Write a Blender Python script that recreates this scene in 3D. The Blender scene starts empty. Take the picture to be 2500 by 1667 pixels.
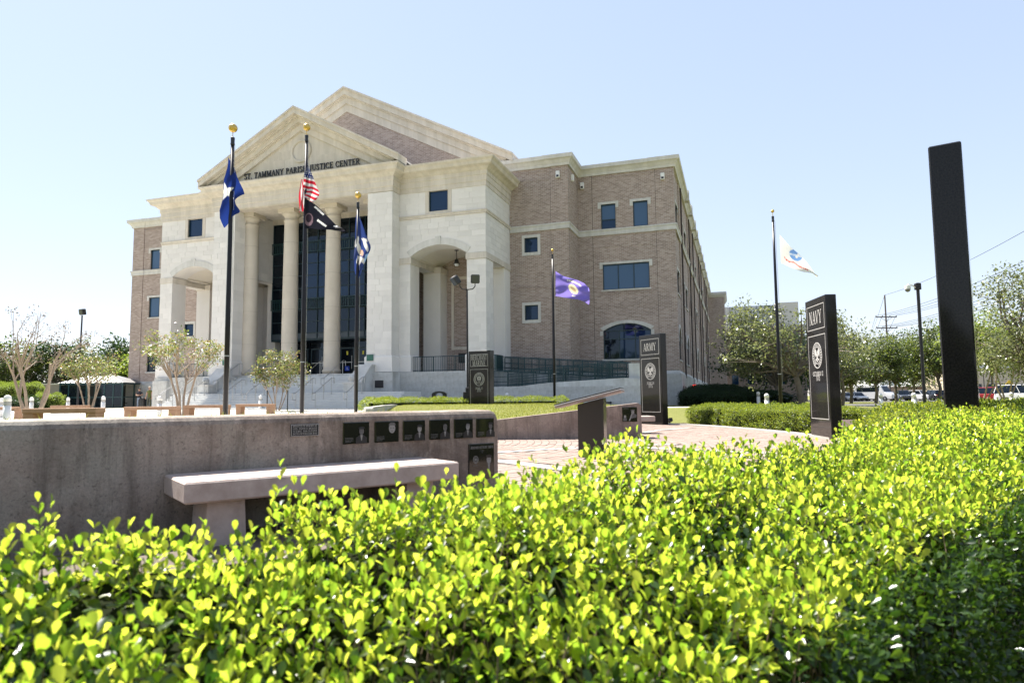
import bpy, bmesh, math, random
import numpy as np
from mathutils import Vector, Matrix
from mathutils.geometry import tessellate_polygon
random.seed(7); RNG = np.random.default_rng(7)
sc = bpy.context.scene
COL = sc.collection
R = math.radians
PI = math.pi

# ------------------------------------------------------------------ camera, sky, sun, exposure
CAM_Z = 0.97
FPX = 1630.0
cam = bpy.data.cameras.new("camera"); camo = bpy.data.objects.new("camera", cam); COL.objects.link(camo)
cam.sensor_width = 36.0; cam.lens = FPX / 2500 * 36
cam.clip_start = 0.05; cam.clip_end = 6000
camo.matrix_world = Matrix.Translation((0, 0, CAM_Z)) @ Matrix.Rotation(R(90 + 4.87), 4, 'X') @ Matrix.Rotation(R(-0.53), 4, 'Z')
cam.dof.use_dof = True; cam.dof.focus_distance = 30.0; cam.dof.aperture_fstop = 6.5
sc.camera = camo

SUN_DIR = Vector((-0.50, 0.47, 1.0)).normalized()        # towards the sun: back left, about 53 degrees up
EL = math.asin(SUN_DIR.z); AZ = math.atan2(SUN_DIR.x, SUN_DIR.y)
world = bpy.data.worlds.new("World"); sc.world = world; world.use_nodes = True
wn = world.node_tree; wn.nodes.clear()
sky = wn.nodes.new('ShaderNodeTexSky'); sky.sky_type = 'NISHITA'; sky.sun_disc = False
sky.sun_elevation = EL; sky.sun_rotation = AZ
sky.altitude = 10; sky.air_density = 1.0; sky.dust_density = 0.2; sky.ozone_density = 3.0
bg = wn.nodes.new('ShaderNodeBackground'); bg.inputs[1].default_value = 0.142
wo = wn.nodes.new('ShaderNodeOutputWorld')
gm = wn.nodes.new('ShaderNodeGamma'); gm.inputs[1].default_value = 0.36      # thin summer haze: an evener sky
hs = wn.nodes.new('ShaderNodeHueSaturation'); hs.inputs['Saturation'].default_value = 1.25
wn.links.new(sky.outputs[0], gm.inputs[0]); wn.links.new(gm.outputs[0], hs.inputs['Color']); tn = wn.nodes.new('ShaderNodeMix'); tn.data_type = 'RGBA'; tn.blend_type = 'MULTIPLY'; tn.inputs[0].default_value = 1.0; tn.inputs[7].default_value = (0.99, 0.955, 1.0, 1)
wn.links.new(hs.outputs[0], tn.inputs[6]); wn.links.new(tn.outputs[2], bg.inputs[0]); wn.links.new(bg.outputs[0], wo.inputs[0])
sl = bpy.data.lights.new("sun", 'SUN'); sl.energy = 3.6; sl.angle = R(0.5); sl.color = (1.0, 0.95, 0.87)
so = bpy.data.objects.new("sun", sl); COL.objects.link(so)
so.rotation_euler = SUN_DIR.to_track_quat('Z', 'Y').to_euler(); so.location = (-40, 40, 80)
sc.view_settings.view_transform = 'Standard'; sc.view_settings.look = 'None'
sc.view_settings.gamma = 1.0; sc.view_settings.use_curve_mapping = False
sc.view_settings.exposure = 2.12
sc.render.engine = 'CYCLES'
sc.cycles.max_bounces = 6; sc.cycles.diffuse_bounces = 3; sc.cycles.glossy_bounces = 3; sc.cycles.transmission_bounces = 4
sc.cycles.transparent_max_bounces = 6; sc.cycles.sample_clamp_indirect = 6.0

# ------------------------------------------------------------------ helpers
def link(o, parent=None):
    COL.objects.link(o)
    if parent is not None: o.parent = parent
    return o
def tag(o, label=None, cat=None, group=None, kind=None):
    if label: o['label'] = label
    if cat: o['category'] = cat
    if group: o['group'] = group
    if kind: o['kind'] = kind
    return o
def thing(name, label, cat, loc=(0, 0, 0), rz=0.0, group=None):
    o = bpy.data.objects.new(name, None); o.empty_display_size = 0.2
    o.location = loc; o.rotation_euler = (0, 0, rz); link(o)
    return tag(o, label, cat, group)
def dup(root, loc, rz=0.0, label=None, group=None, scale=None):
    r = root.copy(); COL.objects.link(r); r.location = loc; r.rotation_euler = (0, 0, rz)
    if label: r['label'] = label
    if group: r['group'] = group
    if scale: r.scale = (scale,) * 3
    for ch in list(root.children):
        c = ch.copy(); COL.objects.link(c); c.parent = r
        for g in ch.children:
            d = g.copy(); COL.objects.link(d); d.parent = c
    return r

class MB:
    """collects shapes and links them as one mesh object"""
    def __init__(s): s.v = []; s.f = []; s.m = []; s.cut = []
    def add(s, vs, fs, m=0):
        b = len(s.v); s.cut.append((b, len(s.f))); s.v.extend([tuple(v) for v in vs])
        for f in fs: s.f.append(tuple(b + i for i in f)); s.m.append(m)
    def box(s, x0, x1, y0, y1, z0, z1, m=0):
        s.add([(x0,y0,z0),(x1,y0,z0),(x1,y1,z0),(x0,y1,z0),(x0,y0,z1),(x1,y0,z1),(x1,y1,z1),(x0,y1,z1)],
              [(0,3,2,1),(4,5,6,7),(0,1,5,4),(1,2,6,5),(2,3,7,6),(3,0,4,7)], m)
    def bbox(s, x0, x1, y0, y1, z0, z1, b, m=0):
        """box with chamfered edges on top, bottom and sides"""
        def loop(ins, z):
            a = x0+ins; c = x1-ins; d = y0+ins; e = y1-ins; k = max(b-ins, 0.0)*0.999+1e-5
            return [(a+k,d,z),(c-k,d,z),(c,d+k,z),(c,e-k,z),(c-k,e,z),(a+k,e,z),(a,e-k,z),(a,d+k,z)]
        L = loop(b, z0) + loop(0, z0+b) + loop(0, z1-b) + loop(b, z1)
        F = [tuple(range(7,-1,-1)), tuple(range(24,32))]
        for r in range(3):
            for i in range(8):
                j = (i+1) % 8
                F.append((r*8+i, r*8+j, r*8+8+j, r*8+8+i))
        s.add(L, F, m)
    def obox(s, c, size, rz=0.0, m=0, rx=0.0, ry=0.0):
        M = Matrix.Translation(c) @ Matrix.Rotation(rz, 4, 'Z') @ Matrix.Rotation(ry, 4, 'Y') @ Matrix.Rotation(rx, 4, 'X')
        hx, hy, hz = size[0]/2, size[1]/2, size[2]/2
        P = [(-hx,-hy,-hz),(hx,-hy,-hz),(hx,hy,-hz),(-hx,hy,-hz),(-hx,-hy,hz),(hx,-hy,hz),(hx,hy,hz),(-hx,hy,hz)]
        s.add([M @ Vector(p) for p in P], [(0,3,2,1),(4,5,6,7),(0,1,5,4),(1,2,6,5),(2,3,7,6),(3,0,4,7)], m)
    def tube(s, pts, rad, n=8, m=0, cap=True):
        pts = [Vector(p) for p in pts]
        if not hasattr(rad, '__len__'): rad = [rad]*len(pts)
        rings = []
        up = None
        for i, p in enumerate(pts):
            a = pts[max(i-1, 0)]; b = pts[min(i+1, len(pts)-1)]
            t = (b-a)
            if t.length < 1e-9: t = Vector((0,0,1))
            t.normalize()
            if up is None:
                up = Vector((0,0,1)) if abs(t.z) < .9 else Vector((1,0,0))
            x = up.cross(t)
            if x.length < 1e-6: x = Vector((1,0,0)).cross(t)
            x.normalize(); y = t.cross(x); up = y
            rings.append([p + (x*math.cos(2*PI*k/n) + y*math.sin(2*PI*k/n))*rad[i] for k in range(n)])
        V = [v for r in rings for v in r]; F = []
        for i in range(len(pts)-1):
            for k in range(n):
                l = (k+1) % n
                F.append((i*n+k, i*n+l, (i+1)*n+l, (i+1)*n+k))
        if cap:
            F.append(tuple(range(n-1,-1,-1))); F.append(tuple((len(pts)-1)*n+k for k in range(n)))
        s.add(V, F, m)
    def lathe(s, prof, n=16, c=(0,0,0), m=0):
        V = []; F = []
        for r, z in prof:
            for k in range(n):
                a = 2*PI*k/n
                V.append((c[0]+r*math.cos(a), c[1]+r*math.sin(a), c[2]+z))
        for i in range(len(prof)-1):
            for k in range(n):
                l = (k+1) % n
                F.append((i*n+k, i*n+l, (i+1)*n+l, (i+1)*n+k))
        F.append(tuple(range(n-1,-1,-1))); F.append(tuple((len(prof)-1)*n+k for k in range(n)))
        s.add(V, F, m)
    def sphere(s, c, r, n=12, m=0, sz=1.0):
        k = n//2
        s.lathe([(max(r*math.sin(PI*i/k), r*.02), -r*sz*math.cos(PI*i/k)) for i in range(k+1)], n, c, m)
    def prism(s, poly, fn, d0, d1, m=0, holes=()):
        """2-D polygon (with holes) extruded from d0 to d1; fn(a,b,d)->xyz"""
        loops = [list(poly)] + [list(h) for h in holes]
        flat = [p for l in loops for p in l]
        tri = tessellate_polygon([[Vector((p[0], p[1], 0)) for p in l] for l in loops])
        nn = len(flat)
        V = [fn(p[0], p[1], d0) for p in flat] + [fn(p[0], p[1], d1) for p in flat]
        F = [tuple(t) for t in tri] + [tuple(i+nn for i in reversed(t)) for t in tri]
        o = 0
        for l in loops:
            k = len(l)
            for i in range(k):
                j = (i+1) % k
                F.append((o+i, o+j, nn+o+j, nn+o+i))
            o += k
        s.add(V, F, m)
    def sweep(s, path, prof, m=0, close_prof=True):
        """profile [(out, z)] swept along plan path [(x,y)] with mitred corners; out is to the right of travel"""
        n = len(path); k = len(prof); V = []
        for i, p in enumerate(path):
            p = Vector(p)
            d0 = (p - Vector(path[i-1])).normalized() if i > 0 else None
            d1 = (Vector(path[i+1]) - p).normalized() if i < n-1 else None
            if d0 is None: d0 = d1
            if d1 is None: d1 = d0
            n0 = Vector((d0.y, -d0.x)); n1 = Vector((d1.y, -d1.x))
            nm = (n0+n1); nm = nm / max(nm.dot(n0), 1e-6) if nm.length > 1e-6 else n0
            for o, z in prof: V.append((p.x+nm.x*o, p.y+nm.y*o, z))
        F = []
        for i in range(n-1):
            for j in range(k if close_prof else k-1):
                l = (j+1) % k
                F.append((i*k+j, i*k+l, (i+1)*k+l, (i+1)*k+j))
        F.append(tuple(range(k))); F.append(tuple((n-1)*k+j for j in range(k-1,-1,-1)))
        s.add(V, F, m)
    def mesh(s, name, mats, smooth=False):
        me = bpy.data.meshes.new(name)
        me.from_pydata([tuple(v) for v in s.v], [], s.f)
        mats = mats if isinstance(mats, (list, tuple)) else [mats]
        for mt in mats: me.materials.append(mt)
        if len(mats) > 1: me.polygons.foreach_set('material_index', s.m)
        if smooth: me.polygons.foreach_set('use_smooth', [True]*len(me.polygons))
        me.update()
        return me
    def build(s, name, mats, parent=None, smooth=False, loc=None):
        o = bpy.data.objects.new(name, s.mesh(name, mats, smooth)); link(o, parent)
        if loc is not None: o.location = loc
        return o
def build_each(mb, name, mats, parent, smooth=False):
    """every shape collected in mb becomes an object of its own"""
    out = []; cuts = mb.cut+[(len(mb.v), len(mb.f))]
    for (v0, f0), (v1, f1) in zip(cuts, cuts[1:]):
        q = MB(); q.v = mb.v[v0:v1]; q.f = [tuple(i-v0 for i in f) for f in mb.f[f0:f1]]; q.m = mb.m[f0:f1]; out.append(q.build(name, mats, parent, smooth))
    return out
def np_mesh(name, V, F, mats, midx=None, smooth=False):
    """fast mesh from numpy verts (n,3) and faces (m,k) all the same size"""
    me = bpy.data.meshes.new(name); V = np.asarray(V, np.float32); F = np.asarray(F, np.int32)
    me.vertices.add(len(V)); me.vertices.foreach_set('co', V.ravel())
    k = F.shape[1]; me.loops.add(F.size); me.loops.foreach_set('vertex_index', F.ravel())
    me.polygons.add(len(F)); me.polygons.foreach_set('loop_start', np.arange(0, F.size, k, dtype=np.int32))
    me.polygons.foreach_set('loop_total', np.full(len(F), k, np.int32))
    for mt in (mats if isinstance(mats, (list, tuple)) else [mats]): me.materials.append(mt)
    if midx is not None: me.polygons.foreach_set('material_index', np.asarray(midx, np.int32))
    if smooth: me.polygons.foreach_set('use_smooth', np.ones(len(F), bool))
    me.update(calc_edges=True); me.validate()
    return me

# a point of the place seen in direction of photo column px at depth D (metres along the view)
def colx(px, D, y=960.0):
    c, s_ = math.cos(R(.53)), math.sin(R(.53))
    xr = (px-1250)/FPX; yu = -(y-833.5)/FPX
    x = xr*c + yu*s_; up = -xr*s_ + yu*c
    P = R(4.87)
    return x / (math.cos(P) - up*math.sin(P)) * D
def horizon(px): return 972.4 - math.tan(R(.53))*(px-1250)
def hz(px, y, D): return CAM_Z + (horizon(px)-y)/FPX*D*1.004      # height of a thing seen at row y

# ------------------------------------------------------------------ materials
def nodes(m):
    m.use_nodes = True
    return m.node_tree, m.node_tree.nodes.get('Principled BSDF')
def N_(t, k, **kw):
    n = t.nodes.new(k)
    for a, b in kw.items(): setattr(n, a, b)
    return n
def mixc(t, f, a, b, blend='MIX'):
    n = N_(t, 'ShaderNodeMix', data_type='RGBA', blend_type=blend)
    for sock, v in ((n.inputs[0], f), (n.inputs[6], a), (n.inputs[7], b)):
        if hasattr(v, 'is_linked'): t.links.new(v, sock)
        else: sock.default_value = v if not isinstance(v, tuple) else (*v, 1)
    return n.outputs[2]
def ramp(t, fac, stops):
    n = N_(t, 'ShaderNodeValToRGB'); e = n.color_ramp.elements
    while len(e) < len(stops): e.new(.5)
    for k, (p, c) in zip(e, stops): k.position = p; k.color = (*c, 1) if isinstance(c, tuple) else (c, c, c, 1)
    t.links.new(fac, n.inputs[0]); return n.outputs[0]
def noise(t, scale, detail=4, rough=.55, vec=None, dist=0):
    n = N_(t, 'ShaderNodeTexNoise'); n.inputs['Scale'].default_value = scale; n.inputs['Detail'].default_value = detail
    n.inputs['Roughness'].default_value = rough; n.inputs['Distortion'].default_value = dist
    if vec is not None: t.links.new(vec, n.inputs['Vector'])
    return n.outputs['Fac']
def bump(t, b, h, strength=.3, dist=.01):
    n = N_(t, 'ShaderNodeBump'); n.inputs['Strength'].default_value = strength; n.inputs['Distance'].default_value = dist
    t.links.new(h, n.inputs['Height']); t.links.new(n.outputs[0], b.inputs['Normal'])
def scaled(t, vec, s):
    n = N_(t, 'ShaderNodeMapping'); n.inputs['Scale'].default_value = s; t.links.new(vec, n.inputs['Vector']); return n.outputs[0]
def flat(name, c, rough=.5, metal=0.0, spec=.5, var=0.0, vs=3.0, bmp=0.0, bs=40.0, rnd=0.0, c2=None, emit=None, streak=0.0):
    """plain paint/stone with mottling (var, or towards c2) and a little relief"""
    m = bpy.data.materials.new(name); t, b = nodes(m)
    b.inputs['Roughness'].default_value = rough; b.inputs['Metallic'].default_value = metal
    b.inputs['Specular IOR Level'].default_value = spec
    obj = N_(t, 'ShaderNodeTexCoord').outputs['Object']
    col = None
    if var or c2:
        d = c2 if c2 else tuple(x*(1-var) for x in c)
        n1 = noise(t, vs, 5, .6, obj)
        f = ramp(t, n1, [(.35, 0.0), (.68, 1.0)])
        col = mixc(t, f, c, d)
    if streak:                                     # rain runs down the face
        k = 1-streak; sv = ramp(t, noise(t, 2.2, 8, .7, scaled(t, obj, (1, 1, .10)), .3), [(.40, (k, k, k*.985)), (.62, (1.0, 1.0, 1.0))]); col = mixc(t, 1.0, col if col is not None else c, sv, 'MULTIPLY')
    if rnd:
        oi = N_(t, 'ShaderNodeObjectInfo'); geo = N_(t, 'ShaderNodeNewGeometry')
        ad = N_(t, 'ShaderNodeMath', operation='ADD'); t.links.new(oi.outputs['Random'], ad.inputs[0]); t.links.new(geo.outputs['Random Per Island'], ad.inputs[1])
        fr = N_(t, 'ShaderNodeMath', operation='FRACT'); t.links.new(ad.outputs[0], fr.inputs[0])
        v = ramp(t, fr.outputs[0], [(0.0, 1-rnd), (1.0, 1+rnd)])
        mp = N_(t, 'ShaderNodeMapRange'); mp.inputs[3].default_value = 1-rnd; mp.inputs[4].default_value = 1+rnd
        t.links.new(fr.outputs[0], mp.inputs[0])
        hs = N_(t, 'ShaderNodeHueSaturation'); t.links.new(mp.outputs[0], hs.inputs['Value'])
        if col is None: hs.inputs['Color'].default_value = (*c, 1)
        else: t.links.new(col, hs.inputs['Color'])
        col = hs.outputs[0]
    if col is not None: t.links.new(col, b.inputs['Base Color'])
    else: b.inputs['Base Color'].default_value = (*c, 1)
    if bmp: bump(t, b, noise(t, bs, 6, .65, obj), bmp, .01)
    if emit: b.inputs['Emission Color'].default_value = (*emit[:3], 1); b.inputs['Emission Strength'].default_value = emit[3]
    return m
def brick_mat(name, pal, mortar, bw=.30, bh=.10, mort=.013):
    m = bpy.data.materials.new(name); t, b = nodes(m)
    tc = N_(t, 'ShaderNodeTexCoord')
    sx = N_(t, 'ShaderNodeSeparateXYZ'); t.links.new(tc.outputs['Object'], sx.inputs[0])
    sn = N_(t, 'ShaderNodeSeparateXYZ'); t.links.new(tc.outputs['Normal'], sn.inputs[0])
    ab = N_(t, 'ShaderNodeMath', operation='ABSOLUTE'); t.links.new(sn.outputs[0], ab.inputs[0])
    gt = N_(t, 'ShaderNodeMath', operation='GREATER_THAN'); t.links.new(ab.outputs[0], gt.inputs[0]); gt.inputs[1].default_value = .6
    mx = N_(t, 'ShaderNodeMix', data_type='FLOAT'); t.links.new(gt.outputs[0], mx.inputs[0]); t.links.new(sx.outputs[0], mx.inputs[2]); t.links.new(sx.outputs[1], mx.inputs[3])
    cb = N_(t, 'ShaderNodeCombineXYZ'); t.links.new(mx.outputs[0], cb.inputs[0]); t.links.new(sx.outputs[2], cb.inputs[1])
    br = N_(t, 'ShaderNodeTexBrick'); t.links.new(cb.outputs[0], br.inputs['Vector'])
    br.inputs['Scale'].default_value = 1; br.inputs['Brick Width'].default_value = bw; br.inputs['Row Height'].default_value = bh
    br.inputs['Mortar Size'].default_value = mort; br.inputs['Mortar Smooth'].default_value = .1; br.inputs['Bias'].default_value = -.1
    br.inputs['Color1'].default_value = (0, 0, 0, 1); br.inputs['Color2'].default_value = (1, 1, 1, 1); br.inputs['Mortar'].default_value = (.5, .5, .5, 1)
    c = ramp(t, br.outputs['Color'], [(0, pal[0]), (.35, pal[1]), (.65, pal[2]), (1, pal[3])])
    big = ramp(t, noise(t, .35, 5, .6, tc.outputs['Object']), [(.3, .9), (.7, 1.08)])
    c = mixc(t, 1.0, c, big, 'MULTIPLY')
    c = mixc(t, br.outputs['Fac'], c, mortar)
    t.links.new(c, b.inputs['Base Color']); b.inputs['Roughness'].default_value = .85; b.inputs['Specular IOR Level'].default_value = .25
    return m
def leaf_mat(name, cols, trans, tw=.5, rough=.35, spec=.5):
    """leaf: per-leaf colour, glossy skin, light passing through"""
    m = bpy.data.materials.new(name); m.use_nodes = True; t = m.node_tree; t.nodes.clear()
    geo = N_(t, 'ShaderNodeNewGeometry'); oi = N_(t, 'ShaderNodeObjectInfo')
    ad = N_(t, 'ShaderNodeMath', operation='ADD'); t.links.new(oi.outputs['Random'], ad.inputs[0]); t.links.new(geo.outputs['Random Per Island'], ad.inputs[1])
    fr = N_(t, 'ShaderNodeMath', operation='FRACT'); t.links.new(ad.outputs[0], fr.inputs[0])
    k = len(cols)
    c = ramp(t, fr.outputs[0], [(i/(k-1), x) for i, x in enumerate(cols)])
    tr = ramp(t, fr.outputs[0], [(i/(len(trans)-1), x) for i, x in enumerate(trans)])
    p = N_(t, 'ShaderNodeBsdfPrincipled'); t.links.new(c, p.inputs['Base Color']); p.inputs['Roughness'].default_value = rough; p.inputs['Specular IOR Level'].default_value = spec
    tl = N_(t, 'ShaderNodeBsdfTranslucent'); t.links.new(tr, tl.inputs['Color'])
    mx = N_(t, 'ShaderNodeMixShader'); mx.inputs[0].default_value = tw
    t.links.new(p.outputs[0], mx.inputs[1]); t.links.new(tl.outputs[0], mx.inputs[2])
    o = N_(t, 'ShaderNodeOutputMaterial'); t.links.new(mx.outputs[0], o.inputs[0])
    return m
def glass_mat(name, c, rough=.03, ior=1.9):
    m = bpy.data.materials.new(name); t, b = nodes(m)
    b.inputs['Base Color'].default_value = (*c, 1); b.inputs['Roughness'].default_value = rough
    b.inputs['IOR'].default_value = ior; b.inputs['Specular IOR Level'].default_value = .5
    b.inputs['Specular Tint'].default_value = (.62, .78, 1.0, 1)
    return m
def print_mat(name, rough=.75, trans=.35):
    """cloth or panel whose flat print is a colour attribute"""
    m = bpy.data.materials.new(name); m.use_nodes = True; t = m.node_tree; t.nodes.clear()
    a = N_(t, 'ShaderNodeVertexColor', layer_name='print')
    p = N_(t, 'ShaderNodeBsdfPrincipled'); p.inputs['Roughness'].default_value = rough; p.inputs['Specular IOR Level'].default_value = .2
    t.links.new(a.outputs[0], p.inputs['Base Color'])
    tl = N_(t, 'ShaderNodeBsdfTranslucent'); t.links.new(a.outputs[0], tl.inputs['Color'])
    mx = N_(t, 'ShaderNodeMixShader'); mx.inputs[0].default_value = trans
    t.links.new(p.outputs[0], mx.inputs[1]); t.links.new(tl.outputs[0], mx.inputs[2])
    o = N_(t, 'ShaderNodeOutputMaterial'); t.links.new(mx.outputs[0], o.inputs[0])
    return m

MT = {}
MT['brick'] = brick_mat('brick_veneer', [(.26,.19,.16), (.325,.242,.205), (.375,.285,.245), (.45,.355,.31)], (.47,.42,.375))
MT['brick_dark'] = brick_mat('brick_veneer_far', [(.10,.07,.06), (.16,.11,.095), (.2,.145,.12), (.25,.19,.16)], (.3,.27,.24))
MT['stone'] = flat('limestone_block', (.72,.69,.655), .8, spec=.25, c2=(.685,.655,.62), vs=1.2, bmp=.15, bs=30, rnd=.06)
MT['trim'] = flat('cast_stone_trim', (.66,.605,.535), .8, spec=.25, c2=(.61,.55,.475), vs=.7, bmp=.12, bs=20, streak=.16)
MT['band'] = flat('cast_stone_band', (.66,.64,.605), .8, spec=.25, c2=(.58,.56,.525), vs=.8, bmp=.1, bs=20, streak=.14)
MT['base'] = flat('stained_base_stone', (.66,.665,.655), .85, spec=.2, c2=(.47,.46,.435), vs=.9, bmp=.15, bs=25, rnd=.05, streak=.22)
MT['plaster'] = flat('ceiling_plaster', (.72,.67,.59), .9, spec=.2)
MT['glass'] = glass_mat('window_glass', (.006,.02,.05), .03, 1.55)
MT['glass_blind'] = glass_mat('window_glass_with_blind', (.055,.10,.17), .08, 1.55)
MT['glass_dark'] = glass_mat('entrance_glass', (.006,.009,.013), .03, 1.5)
MT['frame'] = flat('window_frame_paint', (.012,.035,.045), .4)
MT['green_metal'] = flat('dark_green_metal', (.012,.045,.05), .35)
MT['spandrel'] = flat('spandrel_panel', (.07,.09,.11), .3)
MT['joint'] = flat('expansion_joint', (.06,.045,.04), .9)
MT['concrete'] = flat('weathered_concrete', (.5,.48,.45), .85, spec=.2, c2=(.4,.385,.36), vs=1.5, bmp=.2, bs=25)
MT['step'] = flat('step_concrete', (.62,.62,.60), .85, spec=.2, c2=(.54,.54,.525), vs=1.1, bmp=.1, bs=25)
MT['steel'] = flat('brushed_steel', (.42,.42,.42), .35, .9)
MT['dark_metal'] = flat('dark_bronze_metal', (.014,.013,.016), .4, .0, .35)
MT['black'] = flat('black_paint', (.012,.012,.014), .35)
MT['pole'] = flat('black_flagpole', (.009,.008,.013), .35, .0, .3)
MT['gold'] = flat('gold_ball', (.62,.42,.12), .35, .85)
MT['white'] = flat('white_paint', (.78,.77,.75), .5, var=.08)
MT['lamp_glass'] = flat('pale_lens', (.7,.72,.72), .2)
MT['etch'] = flat('etched_letter', (.36,.35,.335), .8)
MT['red'] = flat('red_lens', (.7,.02,.02), .3, emit=(1,.05,.04,1.2))
# ------------------------------------------------------------------ lettering: a small serif alphabet drawn stroke by stroke
TH, TN = .135, .06
def _arc(cx, cy, rx, ry, a0, a1, w0, w1, n=12):
    """bowed stroke whose weight swells towards its middle"""
    P = []
    for i in range(n+1):
        t = i/n; a = R(a0+(a1-a0)*t); w = w0+(w1-w0)*math.sin(PI*t)
        P.append((cx+rx*math.cos(a), cy+ry*math.sin(a), w, a))
    out = []
    for p, q in zip(P, P[1:]):
        f = lambda p, s: (p[0]+s*p[2]/2*math.cos(p[3]), p[1]+s*p[2]/2*math.sin(p[3]))
        out.append([f(p, -1), f(q, -1), f(q, 1), f(p, 1)])
    return out
def _ln(x0, y0, x1, y1, w):
    if abs(y1-y0) < 1e-6: return [[(x0, y0-w/2), (x1, y0-w/2), (x1, y0+w/2), (x0, y0+w/2)]]
    return [[(x0-w/2, y0), (x0+w/2, y0), (x1+w/2, y1), (x1-w/2, y1)]]
def _sf(x, y, h=.13): return [[(x-h, y), (x+h, y), (x+h, y+.055), (x-h, y+.055)]] if y < .5 else [[(x-h, y-.055), (x+h, y-.055), (x+h, y), (x-h, y)]]
def V_(x): return _ln(x, 0, x, 1, TH)+_sf(x, 0, .15)+_sf(x, 1, .15)
def v_(x): return _ln(x, 0, x, 1, TN)+_sf(x, 0)+_sf(x, 1)
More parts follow.
